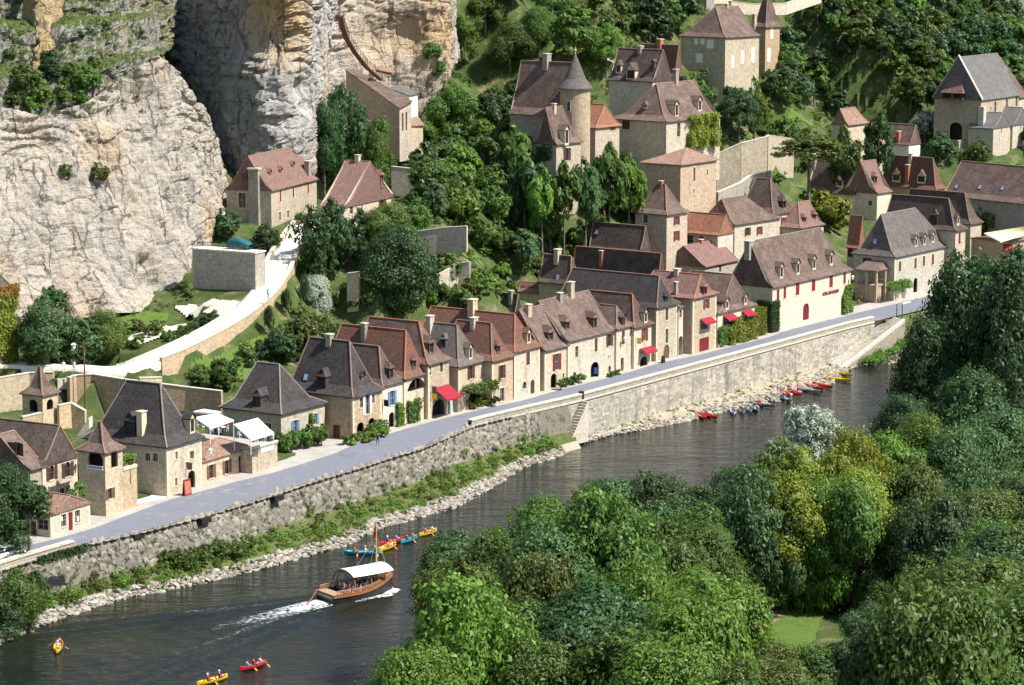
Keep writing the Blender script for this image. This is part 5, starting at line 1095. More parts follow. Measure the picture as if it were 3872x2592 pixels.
house('back_house', 'small grey hipped roof with white satellite dish wedged beside the long hall', A4(1545, 1515), 14, 0, A4(1628, 0), 50, xl=A4(1478, 0), r1=A4(1492, 1378), h0=2, h1=2, eave=True, zbase=9, wall='wall', roof='r_grey', flare=.25, fz=.14, found=3)
house('orange_roof_house', 'orange ribbed-tile roof over a shaded wall between the two inns', B4(680, 142), 14.5, 0, B4(725, 0), 54, r1=A4(800, 1497), r2=A4(632, 1483), h0=0, h1=0, eave=True, zbase=7, wall='wall', roof='r_orange', flare=.1, fz=.1, found=2, wins=[W('L', B4, 618, 142, 205, 1.6, 'D')])
# church
CH = house('church', 'hillside church with grey stone roof, shaded gable and pointed doorway', A4(1520, 975), 27, y_(A4, 690), A4(1788, 0), 55, xl=A4(1205, 0), axis='u', r1=A4(1378, 395), h0=0, h1=.0, wall='wall', roof='r_slate', ridge='ridge_grey', flare=.1, fz=.09, found=4, cat='church',
    wins=[W('F', A4, 1625, 700, 775, 1.0, 'na'), W('F', A4, 1705, 680, 745, 1.0, 'na'), W('F', A4, 1772, 655, 735, 1.0, 'na'), W('L', A4, 1353, 845, 965, 3.0, 'Aa'), W('F', A4, 1595, 735, 765, .6, 'n')])
P, d, n, L = CH.faces['L']
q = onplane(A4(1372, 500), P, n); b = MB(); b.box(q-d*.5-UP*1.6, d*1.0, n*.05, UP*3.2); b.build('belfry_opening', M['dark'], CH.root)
q = onplane(A4(1348, 640), P, n); b = MB(); w_ = 5.6; e = [q-d*w_/2+n*1.8, q+d*w_/2+n*1.8, q+d*w_/2, q-d*w_/2]; tpp = [q-d*1.5+UP*2.9+n*.1, q+d*1.5+UP*2.9+n*.1]
b.face([e[1], e[0], tpp[0], tpp[1]], [(0, 0), (5, 0), (4, 3), (1, 3)]); b.face([e[0], e[3], tpp[0]], [(0, 0), (2, 0), (1, 3)]); b.face([e[2], e[1], tpp[1]], [(0, 0), (2, 0), (1, 3)]); b.face([e[0], e[1], e[2], e[3]]); b.build('belfry_roof', M['r_pink'], CH.root)
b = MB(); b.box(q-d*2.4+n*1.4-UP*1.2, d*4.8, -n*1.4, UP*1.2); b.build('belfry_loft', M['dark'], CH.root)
b = MB(); b.box(q-d*2.6+n*1.55-UP*1.5, d*5.2, -n*1.6, UP*.35); b.box(q-d*.2+n*1.5-UP*1.2, d*.4, -n*.3, UP*1.2); b.build('belfry_beam', M['wood'], CH.root)
b = MB(); qq = Vector((CH.C.x, CH.C.y, CH.ze)); ap = qq+CH.v*CH.D/2+UP*(CH.zr-CH.ze+.25)
for s_ in (qq-CH.v*.3, qq+CH.v*(CH.D+.3)): b.box(s_-CH.u*.35, ap-s_, CH.u*.7, UP*.3)
b.build('gable_coping', M['cap'], CH.root)
b = MB(); b.box(CH.C-CH.u*.5-CH.v*.9-UP*4, CH.u*1.3, CH.v*1.3, UP*(CH.ze-CH.C.z+2.5)); b.build('buttress', M['wall_pale'], CH.root)
for x0, x1, yb, ye, ra in ((1608, 1730, 1030, 885, (1672, 778)), (1742, 1862, 1010, 865, (1800, 742))):
    house('church_chapel', 'small gabled side chapel with arrow-slit windows on the church\'s sunny flank, %s' % ('near the doorway' if x0 < 1700 else 'at the picture edge'), A4(x0, yb), 25.5, y_(A4, ye), A4(x1, 0), 55, D=6, r1=A4(*ra), h0=0, h1=0, wall='wall_pale', roof='r_slate', ridge='ridge_grey', flare=.1, fz=.09, found=4, cat='chapel', wins=[W('F', A4, (x0+x1)/2, yb-160, yb-115, .5, 'n'), W('F', A4, (x0+x1)/2-15, yb-80, yb-60, .3, 'n')])
house('church_apse', 'lower brown-roofed apse joined to the far end of the church', proj(CH.C+CH.u*(CH.L+.06)), CH.C.z, 0, 'L5', 55, D=CH.D*.96, axis='u', ze=CH.ze-.6, zr=CH.zr-1.0, h0=0, h1=3.5, wall='wall_pale', roof='r_brown', flare=.1, fz=.09, found=4, cat='chapel')
house('lean_to', 'low lean-to with weathered canal tiles on the wooded slope', A4(605, 862), 33, 0, A4(742, 0), 52, xl=A4(503, 0), axis='u', r1=A4(548, 752), h1=2, eave=True, zbase=30, wall='wall', roof='r_canal', flare=.3, fz=.3, found=3, cat='shed')
house('stone_cube_house', 'cube-shaped stone house with mottled low tiled roof beside the street wall', A3(1225, 1410), 25, y_(A3, 1135), A3(1475, 0), 54, xl=A3(965, 0), axis='u', r1=A3(1285, 1020), h1=4, wall='wall', roof='r_canal', flare=.3, fz=.3, found=4, wins=[W('F', A3, 1322, 1155, 1255, .8, 'n'), W('F', A3, 1412, 1165, 1210, .45, 'n'), W('F', A3, 1320, 1303, 1335, .5, 'n')])
MAN = house('mansion', 'large mansion with sweeping brown roof and round-headed stone dormers above the lane', A3(1128, 1035), 33.5, y_(A3, 838), A3(1500, 0), 52, xl=A3(762, 0), axis='u', r1=A3(1062, 578), r2=A3(1385, 508), wall='wall', roof='r_brown', flare=.3, fz=.14, found=4,
    wins=[W('F', A3, 1215, 848, 945, 1.1, 'na'), W('F', A3, 1485, 800, 880, .9, 'k'), W('L', A3, 850, 832, 892, 1.8, 'D')], dorm=[('F', A3(1198, 800), 1.1, 2.2, 'gable', 'n'), ('F', A3(1358, 762), 1.1, 2.0, 'gable', 'n'), ('F', A3(1485, 738), 1.0, 2.0, 'gable', 'n'), ('L', A3(985, 745), .9, .6, 'gable', 'n')], chim=[(A3(1422, 560), A3(0, 478), .9, .8, 'wall_grey')])
house('orange_cottage', 'tiny cottage with streaked orange-tiled roof between tower and mansion', A3(640, 880), 38, 0, A3(806, 0), 52, D=6, r1=A3(705, 722), h1=1, eave=True, zbase=34.5, wall='wall_pale', roof='r_orange', flare=.1, fz=.1, found=3, wins=[W('F', A3, 760, 860, 900, .7, 'r')])
M1 = house('manor_wing', 'pointed-roofed manor wing with tall stone dormer and brown shutters beneath the round tower', A3(370, 1225), 30.5, y_(A3, 995), A3(540, 0), 54, xl=A3(232, 0), axis='u', r1=A3(282, 745), r2=A3(410, 725), wall='wall', roof='r_brown', flare=.3, fz=.14, found=4, wins=[W('F', A3, 445, 1022, 1110, 1.1, 'k')], dorm=[('F', A3(440, 992), 1.2, 2.6, 'gable', 'n')], chim=[(A3(240, 960), A3(0, 765), .7, .7, 'wall')])
M2 = house('manor_hall', 'manor hall with tall speckled brown roof and stone chimney left of the round tower', A3(395, 800), 40.7, 0, A3(560, 0), 54, r1=A3(460, 432), r2=A3(135, 425), h0=0, h1=0, eave=True, zbase=33, wall='wall_grey', roof='r_brown', flare=.25, fz=.13, found=6, chim=[(A3(108, 445), A3(0, 370), 1.4, 1.0, 'wall_grey'), (A3(598, 560), A3(0, 480), 1.0, .8, 'wall_grey')])
# round tower
tc_ = aty(A3(500, 800), 475); tr = 2.75; z1_ = 77-(A3(0, 588)[1]+330)/9920*475; z2_ = 77-(A3(0, 345)[1]+330)/9920*475
tw_ = empty('round_tower', Vector((tc_.x, tc_.y, 30)), 'round stone stair tower with grey conical roof and finial', 'tower')
def lathe(b, c, prof, n=28, sm=True):
    for (r0, za), (r1, zb) in zip(prof[:-1], prof[1:]):
        for k in range(n):
            a0, a1 = 2*math.pi*k/n, 2*math.pi*(k+1)/n; p = lambda r, a, z: Vector((c.x+r*math.cos(a), c.y+r*math.sin(a), z))
            pts = [p(r0, a0, za), p(r0, a1, za), p(r1, a1, zb), p(r1, a0, zb)]; uv = [(a0*2.75, za), (a1*2.75, za), (a1*2.75, zb), (a0*2.75, zb)]
            if r1 < 1e-3: pts = pts[:3]; uv = uv[:3]
            b.face(pts, uv)
b = MB(); lathe(b, tc_, [(tr, 28), (tr, z1_)]); b.build('wall', M['wall'], tw_)
b = MB(); lathe(b, tc_, [(tr-.2, z1_-.1), (tr+.45, z1_-.12), (tr+.42, z1_+.05), (tr*.72, z1_+(z2_-z1_)*.25), (tr*.33, z1_+(z2_-z1_)*.65), (0, z2_)]); b.build('cone_roof', M['r_grey'], tw_)
b = MB(); b.tube(Vector((tc_.x, tc_.y, z2_-.3)), Vector((tc_.x, tc_.y, z2_+1.1)), .12, .03); lathe(b, tc_, [(0.001, z2_+.2), (.25, z2_+.4), (0.0, z2_+.65)], 8); b.build('finial', M['cap'], tw_)
for px_, hh_ in ((A3(455, 735), 1.9),):
    dr = (CAM-Vector((tc_.x, tc_.y, 77))); dr.z = 0; dr.normalize(); sd_ = Vector((dr.y, -dr.x, 0)); sgn = (px_[0]-A3(500, 0)[0])/9920*475
    p_ = Vector((tc_.x, tc_.y, 0))+Vector((1, 0, 0))*sgn+Vector((0, -1, 0))*math.sqrt(max(0, tr*tr-sgn*sgn)); p_.z = zup(Vector((p_.x, p_.y, 40)), px_[1]); nr = (p_-Vector((tc_.x, tc_.y, p_.z))).normalized(); td = UP.cross(nr)
    b = MB(); b.box(p_-td*.4-UP*hh_/2-nr*.1, td*.8, nr*.16, UP*hh_); o = b.build('window', M['trim'], tw_); g = MB(); g.quad(p_-td*.3-UP*(hh_/2-.1)+nr*.065, td*.6, UP*(hh_-.2)); g.build('pane', M['glass'], o)
house('gable_cottage', 'dark-roofed house with broad shaded dormers and white gable above the mansion', A3(1035, 562), 45, 0, A3(1168, 0), 53, r1=A3(1120, 345), r2=A3(803, 345), h0=0, h1=0, eave=True, zbase=41, wall='wall_pale', roof='r_dark', flare=.2, fz=.12, found=4, wins=[W('F', A3, 1085, 472, 545, .7, 'rc')], dorm=[('L', A3(885, 545), 2.0, 1.8, 'gable', 'n'), ('L', A3(800, 500), 1.2, 1.5, 'gable', 'n'), ('L', A3(1040, 480), .5, 1.6, 'gable', 'n')], chim=[(A3(1130, 370), A3(0, 325), 1.1, .7, 'wall_grey')])
house('red_gable_house', 'rust-red roof peeping out behind the white-gabled house uphill', A3(1180, 530), 44.3, 0, A3(1240, 0), 53, r1=A3(1192, 312), r2=A3(965, 335), h0=0, h1=0, eave=True, zbase=42, wall='wall_pale', roof='r_red', found=4, chim=[(A3(1145, 310), A3(0, 270), 1.2, .8, 'terracotta')], wins=[W('F', A3, 1195, 440, 480, .7, 'n')])
house('upper_house', 'upper hillside house with white shutters and broad hipped roof', A3(1532, 575), 42, y_(A3, 258), A3(1770, 0), 50, xl=A3(1230, 0), axis='u', r1=A3(1468, 50), r2=A3(1675, 60), wall='wall', roof='r_brown', flare=.2, fz=.13, found=5,
    wins=[W('F', A3, 1588, 388, 470, .9, 'wc'), W('F', A3, 1655, 352, 440, .9, 'wc'), W('F', A3, 1728, 332, 430, 1.1, 'wc'), W('L', A3, 1335, 268, 305, .9, 'wc'), W('L', A3, 1380, 268, 306, .9, 'wc'), W('L', A3, 1432, 275, 335, 1.6, 'wc'), W('L', A3, 1356, 372, 432, 1.6, 'wc')],
    dorm=[('F', A3(1592, 300), .9, 1.8, 'gable', 'n'), ('F', A3(1692, 280), .7, 1.6, 'gable', 'n')], chim=[(A3(1308, 175), A3(0, 105), .8, .7, 'wall_grey')])
house('upper_tower', 'square upper tower with high pyramid roof beside the upper hillside house', A4(38, 430), 45, y_(A4, 187), A4(140, 0), 50, xl=A3(1728, 0), r1=A4(-62, -85), h0=2.5, h1=2.5, wall='wall_ochre', roof='r_brown', flare=.2, fz=.12, found=5, wins=[W('F', A4, 85, 192, 268, .8, 'wc'), W('F', A4, 65, 338, 425, 1.0, 'wc')], chim=[(A3(1735, 185), A3(0, 38), .9, .8, 'wall')])
house('top_house', 'cropped stone house with small window at the top of the village', A3(1420, 80), 54.5, y_(A3, -140), A3(1585, 0), 50, D=8, zr=66, h0=0, h1=0, wall='wall_pale', roof='r_brown', found=5, wins=[W('F', A3, 1562, 10, 48, .7, 'n')])
house('top_barn', 'grey stone barn wall cropped by the top of the photograph', A3(1405, 112), 54.0, y_(A3, -120), 'L3', 50, xl=A3(1225, 0), zr=66, h0=0, h1=0, wall='wall_grey', roof='r_brown', found=5, cat='barn')
house('ruin', 'pale roofless-looking stone building with sloping coping beside the big trees', A3(720, 565), 43, y_(A3, 262), A3(842, 0), 52, D=4, r1=A3(735, 240), h0=0, h1=0, wall='plaster', roof='r_canal', flare=.3, fz=.3, found=5, wins=[W('F', A3, 742, 430, 475, .6, 'n')])
# cliff houses
L1 = house('cliff_house', 'rose-roofed house with red shutters tucked under the cliff', A2(122, 1565), 26.5, y_(A2, 1312), A2(432, 0), 72, xl=(857, 0), axis='u', r1=(936, 592), r2=(1120, 578), h1=0, wall='wall', roof='r_pink', ridge='ridge', flare=.2, fz=.13, found=4,
    wins=[W('F', A2, 183, 1314, 1392, .7, 'rc'), W('F', A2, 272, 1290, 1363, .7, 'rc'), W('F', A2, 374, 1254, 1334, .7, 'rc'), W('F', A2, 180, 1462, 1522, .9, 'n'), W('F', A2, 236, 1452, 1506, .9, 'n'), W('F', A2, 378, 1430, 1495, .8, 'rc'), W('L', A1, 1668, 1330, 1435, 1.3, 'n'), W('L', A1, 1757, 1470, 1575, 1.7, 'Da')],
    dorm=[('L', A1(1690, 1235), .8, .5, 'gable', 'n'), ('F', A2(105, 1200), .7, .4, 'gable', 'n'), ('F', A2(180, 1185), .7, .4, 'gable', 'n'), ('F', A2(265, 1145), .7, .4, 'gable', 'n')], chim=[(A2(372, 1200), A2(0, 1110), 1.1, .8, 'wall_grey')])
P, d, n, L = L1.faces['L']; q = onplane(A1(1762, 1400), P, n); zt = zup(q, A1(0, 1168)[1]); b = MB(); q = Vector((q.x, q.y, 25.5)); b.box(q-d*.85+n*.9, d*1.7, -n*1.0, UP*(zt-25.5)); o = b.build('chimney_stack', M['wall_grey'], L1.root); c = MB(); c.box(q-d*1.0+n*1.05+UP*(zt-25.5), d*2.0, -n*1.3, UP*.25); c.build('chimney_cap', M['cap'], o)
house('cliff_house', 'blue-shuttered house with half rosy, half grey roof against the cliff foot', A2(400, 1145), 33.8, 0, A2(585, 0), 72, D=9, axis='u', r1=A2(300, 950), r2=A2(472, 962), eave=True, zbase=27, wall='plaster', roof='r_pink', flare=.2, fz=.13, found=4, wins=[W('F', A2, 458, 1150, 1240, 1.0, 'b'), W('F', A2, 522, 1148, 1226, 1.0, 'b')], dorm=[('F', A2(345, 1055), .8, .5, 'gable', 'n'), ('F', A2(460, 1030), .8, .5, 'gable', 'n')], chim=[(A2(450, 965), A2(0, 895), 1.0, .8, 'wall_grey')])
house('brown_cottage', 'pale cottage with big plain mauve-brown roof beside the dark trees', A2(618, 1540), 27, y_(A2, 1428), A2(972, 0), 66, xl=A2(455, 0), r1=A2(812, 1115), r2=A2(625, 1098), h1=0, wall='wall_pale', roof='r_pink', ridge='ridge', flare=.25, fz=.13, found=4,
    wins=[W('F', A2, 885, 1350, 1445, 1.3, 'k'), W('F', A2, 745, 1410, 1452, .5, 'n'), W('F', A2, 672, 1405, 1478, 1.3, 'n'), W('F', A2, 872, 1505, 1548, .7, 'n')], dorm=[('F', A2(880, 1283), 1.1, 2.0, None, 'k')], chim=[(A2(612, 1140), A2(0, 1068), .8, .7, 'wall')])
# fortress lean-to against the cliff: roof falls towards the end wall
def prism(name, label, pts_top, pts_bot, wallm, roofm, cat='house'):
    root = empty(name, pts_bot[0], label, cat); b = MB(); n = len(pts_top)
    for k in range(n):
        j = (k+1) % n; l = (pts_bot[j]-pts_bot[k]).length; b.face([pts_bot[k], pts_bot[j], pts_top[j], pts_top[k]], [(0, pts_bot[k].z), (l, pts_bot[j].z), (l, pts_top[j].z), (0, pts_top[k].z)])
    b.build('wall', M[wallm], root); c = sum(pts_top, Vector())/n; b = MB(); e = [q+(q-c).normalized()*.35+UP*.05 for q in pts_top]
    nn = (e[1]-e[0]).cross(e[2]-e[0]).normalized(); ex = (e[1]-e[0]).normalized(); ey = nn.cross(ex)
    b.face(e if nn.z > 0 else e[::-1], [((q-e[0]).dot(ex), (q-e[0]).dot(ey)) for q in (e if nn.z > 0 else e[::-1])])
    for k in range(n):
        j = (k+1) % n; b.face([e[k]-UP*.16, e[j]-UP*.16, e[j], e[k]])
    b.build('roof', M[roofm], root); return root
t0_, t1_, t2_, t3_ = aty(A2(1003, 748), 468), aty(A2(1085, 695), 473), aty(A2(700, 480), 494), aty(A2(635, 485), 488)
T_ = [t0_, t1_, t2_, t3_]; FL = prism('fortress_house', 'long narrow fortress building with falling tiled roof against the cliff', T_, [Vector((q.x, q.y, z)) for q, z in zip(T_, (33, 33, 38, 38))], 'wall', 'r_brown')
d_ = (t1_-t0_); d_.z = 0; d_.normalize(); n_ = Vector((d_.y, -d_.x, 0)); n_ = n_ if n_.y < 0 else -n_
for x, ya, yb in ((1025, 800, 880), (1050, 790, 880)):
    q = onplane(A2(x, (ya+yb)/2), t0_, n_); b = MB(); b.box(q-d_*.3-UP*1.6, d_*.6, n_*.05, UP*3.2); b.build('window', M['brownsh'], FL)
t0_, t1_, t2_, t3_ = aty(A2(1070, 660), 480), aty(A2(1128, 640), 484), aty(A2(1000, 585), 490), aty(A2(940, 610), 486)
T_ = [t0_, t1_, t2_, t3_]; prism('fortress_annexe', 'small grey-roofed white annexe behind the fortress building', T_, [Vector((q.x, q.y, 34)) for q in T_], 'white_wall', 'r_slate')
t0_, t1_, t2_, t3_ = aty(A2(1085, 870), 474), aty(A2(1165, 860), 478), aty(A2(1130, 805), 484), aty(A2(1070, 815), 480)
T_ = [t0_, t1_, t2_, t3_]; prism('fortress_shed', 'little tiled shed stepping down beside the fortress building', T_, [Vector((q.x, q.y, 32)) for q in T_], 'wall', 'r_canal', 'shed')
t0_, t1_, t2_, t3_ = aty(A2(840, 480), 486), aty(A2(945, 500), 488), aty(A2(960, 470), 492), aty(A2(860, 460), 492)
T_ = [t0_, t1_, t2_, t3_]; prism('troglodyte_shelter', 'small tiled shelter on posts at the foot of the cliff stair', T_, [Vector((q.x, q.y, q.z-.5)) for q in T_], 'wood', 'r_canal', 'shelter')
# wooden stair up the cliff
root = empty('cliff_stair', aty(A2(900, 560), 486), 'long dark wooden stair climbing the cliff gully', 'stairs')
sp = [(A2(905, 560), 486), (A2(800, 470), 485), (A2(720, 370), 484), (A2(660, 270), 482), (A2(630, 190), 480), (A2(615, 120), 479)]
SPn = [aty(p, y) for p, y in sp]
for a_, c_ in zip(SPn[:-1], SPn[1:]):
    d_ = c_-a_; n_ = Vector((-1.1, .25, 0)); b = MB(); b.face([a_, c_, c_+n_, a_+n_]); b.face([a_-UP*.3, c_-UP*.3, c_, a_]); b.build('stringer', M['wood'], root)
    r = MB(); k = max(3, int(d_.length/.7))
    for i in range(k): q = a_+d_*(i/k); r.tube(q, q+UP*1.1, .04, n=4)
    r.tube(a_+UP*1.1, c_+UP*1.1, .05, n=4); r.tube(a_+UP*.55, c_+UP*.55, .03, n=4); r.build('handrail', M['wood'], root)
    for i in range(int(d_.length/.35)): q = a_+d_*(i*.35/d_.length); s_ = MB(); s_.box(q+UP*.03, n_, Vector((.1, .28, 0)), UP*.05); s_.build('tread', M['wood'], root)
# ---- walls and terraces
def wl(name, label, pts, h=0.0, th=.5, mat='wall', drop=4, **k): return wallrun(name, label, [atz(p, z) for p, z in pts], h, th, M[mat], drop=drop, **k)
wl('terrace_wall', 'high ochre retaining wall with rounded coping behind the gazebo', [(B1(-150, 1060), 13.2), (B1(0, 1038), 13.3), (B1(200, 1005), 13.5), (B1(372, 1000), 13.6)], mat='wall_ochre', drop=6)
wl('terrace_wall', 'high ochre retaining wall with rounded coping under the lamp post', [(B1(470, 1040), 13.5), (B1(520, 1022), 13.6), (B1(640, 1015), 13.7), (B1(860, 1050), 13.4), (B1(1110, 1080), 12.6), (B1(1300, 1105), 12.2), (B1(1530, 1132), 12.0)], mat='wall_ochre', drop=6)
wl('terrace_wall', 'stone block end wall at the foot of the gravel path', [(B1(958, 1040), 14.6), (B1(1112, 1035), 14.4)], mat='wall_ochre', drop=3)
wl('terrace_wall', 'low stone wall stepping down beside the lower garden stair', [(B1(400, 1232), 11.2), (B1(490, 1212), 11.3), (B1(590, 1268), 10.3)], mat='wall_ochre', drop=4)
wl('terrace_wall', 'low wall in front of the gazebo', [(B1(150, 1310), 10.6), (B1(285, 1280), 10.8)], mat='wall_ochre', drop=4)
wl('street_wall', 'long sunlit stone wall above the upper street', [(A3(1475, 1065), 31), (A3(1640, 990), 33), (A3(1823, 945), 34), (A4(60, 935), 33.9), (A4(230, 960), 31.5)], mat='wall', drop=8)
wl('street_wall', 'curved stone parapet on the lower side of the upper street', [(A3(1480, 1330), 25.2), (A3(1640, 1260), 26.3), (A3(1700, 1215), 27), (A3(1823, 1185), 27.6), (A4(75, 1180), 27.8)], mat='wall_grey', drop=4)
GW = wl('garden_wall', 'sunlit garden wall with scrolled coping and red arched door', [(A3(680, 930), 34.8), (A3(765, 935), 34.6), (A3(775, 1008), 33.0), (A3(930, 1000), 33.0), (A3(985, 970), 33.4), (A3(1090, 985), 33.2), (A3(1130, 1010), 32.9)], mat='wall_pale', drop=4)
q = atz(A3(995, 1088), 31.4); b = MB(); d_ = (atz(A3(1090, 985), 33.2)-atz(A3(985, 970), 33.4)); d_.z = 0; d_.normalize(); n_ = Vector((d_.y, -d_.x, 0)); n_ = n_ if n_.y < 0 else -n_
qd = onplane(A3(995, 1055), atz(A3(985, 970), 33.4)+n_*.3, n_); b.box(qd-d_*.6-UP*1.0, d_*1.2, n_*.08, UP*2.2); b.build('door', M['red'], GW)
wl('garden_wall', 'shaded garden wall left of the manor hall', [(A2(1490, 690), 41), (A2(1823, 690), 41.5)], mat='wall_grey', drop=5)
wl('garden_wall', 'tall retaining wall under the upper hillside house', [(A3(1630, 450), 44.3), (A3(1823, 440), 44.6), (A4(140, 392), 45.2)], mat='wall_pale', drop=6)
wl('garden_wall', 'broken ochre terrace wall on the slope above the plane trees', [(A2(950, 1150), 33.6), (A2(1130, 1170), 33.2)], mat='wall', drop=5)
wl('garden_wall', 'ruined ochre wall with a rounded bulge above the plane trees', [(A2(1150, 1230), 31.8), (A2(1190, 1205), 32.1), (A2(1260, 1215), 32.2)], mat='wall_ochre', drop=4)
wl('garden_wall', 'weathered dry-stone wall with creeper among the big-leaved trees', [(A2(1130, 1110), 33.5), (A2(1250, 1110), 34), (A2(1400, 1090), 34.5)], mat='wall', drop=3)
wl('garden_wall', 'pale stained wall behind the broad dark tree', [(B2(1130, 30), 27.5), (B2(1300, 5), 28.2), (B2(1470, -5), 28.6)], mat='wall_pale', drop=4)
wl('garden_wall', 'wedge-shaped stone wall with a steep stair beside the dark roof', [(B2(1270, 330), 20), (B2(1340, 290), 20.7), (B2(1400, 250), 21.3), (B2(1490, 240), 21.6)], mat='wall_pale', drop=6)
wl('garden_wall', 'free-standing pillar-like stone wall below the conifers', [(B2(648, 320), 22), (B2(725, 310), 22.3)], mat='wall', drop=6, th=.9)
wl('garden_wall', 'little pale wall below the church steps', [(A4(1370, 975), 27), (A4(1480, 940), 27.5)], mat='wall_pale', drop=7)
wl('garden_wall', 'sunlit wall along the top of the village path', [(A4(-200, 60), 56.3), (A4(-20, 78), 55.6), (A4(180, 72), 55.6), (A4(330, 20), 57), (A4(420, -10), 57.8)], mat='wall_pale', drop=1, h=1.5)
# gazebo
GZ = house('gazebo', 'small open stone gazebo with pointed bell-shaped tiled roof', B1(297, 1330), 9.6, y_(B1, 1157), B1(398, 0), 61, xl=B1(152, 0), r1=B1(280, 962), h0=2, h1=2, wall='wall_ochre', roof='r_brown', flare=.45, fz=.22, found=3, over=.3, wins=[W('L', B1, 228, 1188, 1275, 1.5, 'Aa'), W('F', B1, 345, 1185, 1258, 1.4, 'Aa')], cat='gazebo')
def flight(name, label, p0, z0, p1, z1, n, w_=1.8, mat='cap'):
    a_, c_ = atz(p0, z0), atz(p1, z1); root = empty(name, a_, label, 'steps'); d_ = c_-a_; dh = Vector((d_.x, d_.y, 0)); pr = Vector((-dh.y, dh.x, 0)).normalized(); dl = dh/n
    for k in range(n): b = MB(); b.box(a_+dl*k-pr*w_/2+UP*(d_.z*k/n-1.2), dl*1.05, pr*w_, UP*(1.2+d_.z/n)); b.build('step', M[mat], root)
flight('garden_steps', 'lower flight of pale steps against the ochre retaining wall', B1(545, 1430), 8.2, B1(625, 1310), 10.6, 13)
flight('garden_steps', 'upper flight of pale steps beside the gazebo roof', B1(385, 1105), 11.2, B1(440, 1045), 13.2, 9)
flight('wall_steps', 'steep narrow steps in the wedge-shaped garden wall', B2(1345, 395), 17.2, B2(1368, 285), 20.8, 12, 1.0, 'wall_grey')
# railed terrace with covered car
TR = house('railed_terrace', 'square dark-walled terrace with iron railings beside the upper path', B1(1762, 425), 21.0, y_(B1, 178), B1(1826, 0), 62, xl=B1(1325, 0), wall='wall_grey', noroof=True, zr=40, found=4, cat='terrace')
b = MB(); P, d, n, L = TR.faces['F']; b.box(P+UP*(TR.ze-P.z-.1)-d*.15+n*.15, d*(L+.3), -n*(TR.D+.3), UP*.2); b.build('terrace_slab', M['gravel'], TR.root)
b = MB()
for (A_, dd, l) in ((P, TR.v, TR.D), (P, d, L), (P+TR.v*TR.D, d, L)):
    k = int(l/.9)
    A_ = Vector((A_.x, A_.y, TR.ze+.1))
    for i in range(k+1): b.tube(A_+dd*(l*i/k), A_+dd*(l*i/k)+UP*1.0, .03, n=4)
    for hh in (.5, 1.0): b.tube(A_+UP*hh, A_+dd*l+UP*hh, .03, n=4)
b.build('railing', M['iron'], TR.root)
def smooth_loft(name, secs, mat, parent=None):
    """secs: list of rings of equal length"""
    A_ = np.array([[tuple(p) for p in r+[r[0]]] for r in secs]); o = gridmesh(name, A_, mat, parent); return o
def arcring(c, dx, h, n=12, sq=.6, z0=0):
    out = []
    for k in range(n):
        a_ = 2*math.pi*k/n; x, z = math.cos(a_), math.sin(a_); x = math.copysign(abs(x)**sq, x); z = math.copysign(abs(z)**sq, z); out.append(c+dx*x+UP*(h*(z+1)/2+z0))
    return out
def car(name, label, P, d, mat, covered=False, cat='car'):
    d = d.normalized(); s = Vector((-d.y, d.x, 0)); root = empty(name, P, label, cat); secs = []
    prof = [(-2.05, .55, .5), (-1.95, .82, .75), (-1.5, .86, 1.25), (-.6, .8, 1.45), (.3, .8, 1.42), (1.0, .84, 1.0), (1.8, .82, .85), (2.05, .6, .55)] if covered else [(-2.05, .7, .6), (-1.95, .84, .95), (-1.2, .86, 1.0), (-.5, .86, 1.0), (.4, .86, 1.0), (1.0, .86, .95), (1.8, .82, .8), (2.05, .66, .5)]
    for x, w_, h in prof: secs.append(arcring(P+d*x+UP*.25, s*w_, h-.25 if not covered else h))
    smooth_loft('cover' if covered else 'body', secs, mat, root)
    if not covered:
        cab = [arcring(P+d*x+UP*.9, s*w_, h) for x, w_, h in ((-1.75, .6, .1), (-1.3, .72, .5), (-.5, .72, .6), (.2, .72, .55), (.95, .68, .08))]; smooth_loft('cabin', cab, M['glass'], root)
        rf = MB(); rf.box(P-d*1.2-s*.6+UP*1.46, d*1.4, s*1.2, UP*.05); rf.build('roof', mat, root)
        for x in (-1.3, 1.3):
            for sg in (-1, 1): t_ = MB(); t_.tube(P+d*x+s*sg*.7+UP*.32, P+d*x+s*sg*.9+UP*.32, .32, n=14); t_.build('wheel', M['iron'], root)
    return root
q = atz(B1(1650, 150), TR.ze+.12); car('covered_car', 'car under a teal tarpaulin parked on the railed terrace', q, Vector((.9, -.45, 0)), plain('teal_tarpaulin', (.015, .10, .13), .6, .3, 3), True)
q = atz(C1(60, 705), 6.52); car('white_car', 'white car half hidden by the tree at the lower end of the road', q, UU, M['white'])
# ivy-clad building at the left edge
IV = house('ivy_house', 'ivy-smothered building wall at the left edge below the cliff', (-120, 1420), 13.0, 1130, (63, 0), 50, D=10, zr=28, h0=0, h1=0, wall='wall_ochre', roof='r_slate', flare=.1, fz=.1, found=3)
# garden beds by the path
def patch(name, label, px_, z, mat, kind='structure', dz=.0, drape=True):
    b = MB(); pts = []
    for p in px_:
        q = onhill(p) if drape else atz(p, z)
        q = q+UP*dz if q else atz(p, z); pts.append(q)
    b.face(pts); o = b.build(name, mat); tag(o, label, kind=kind); return o
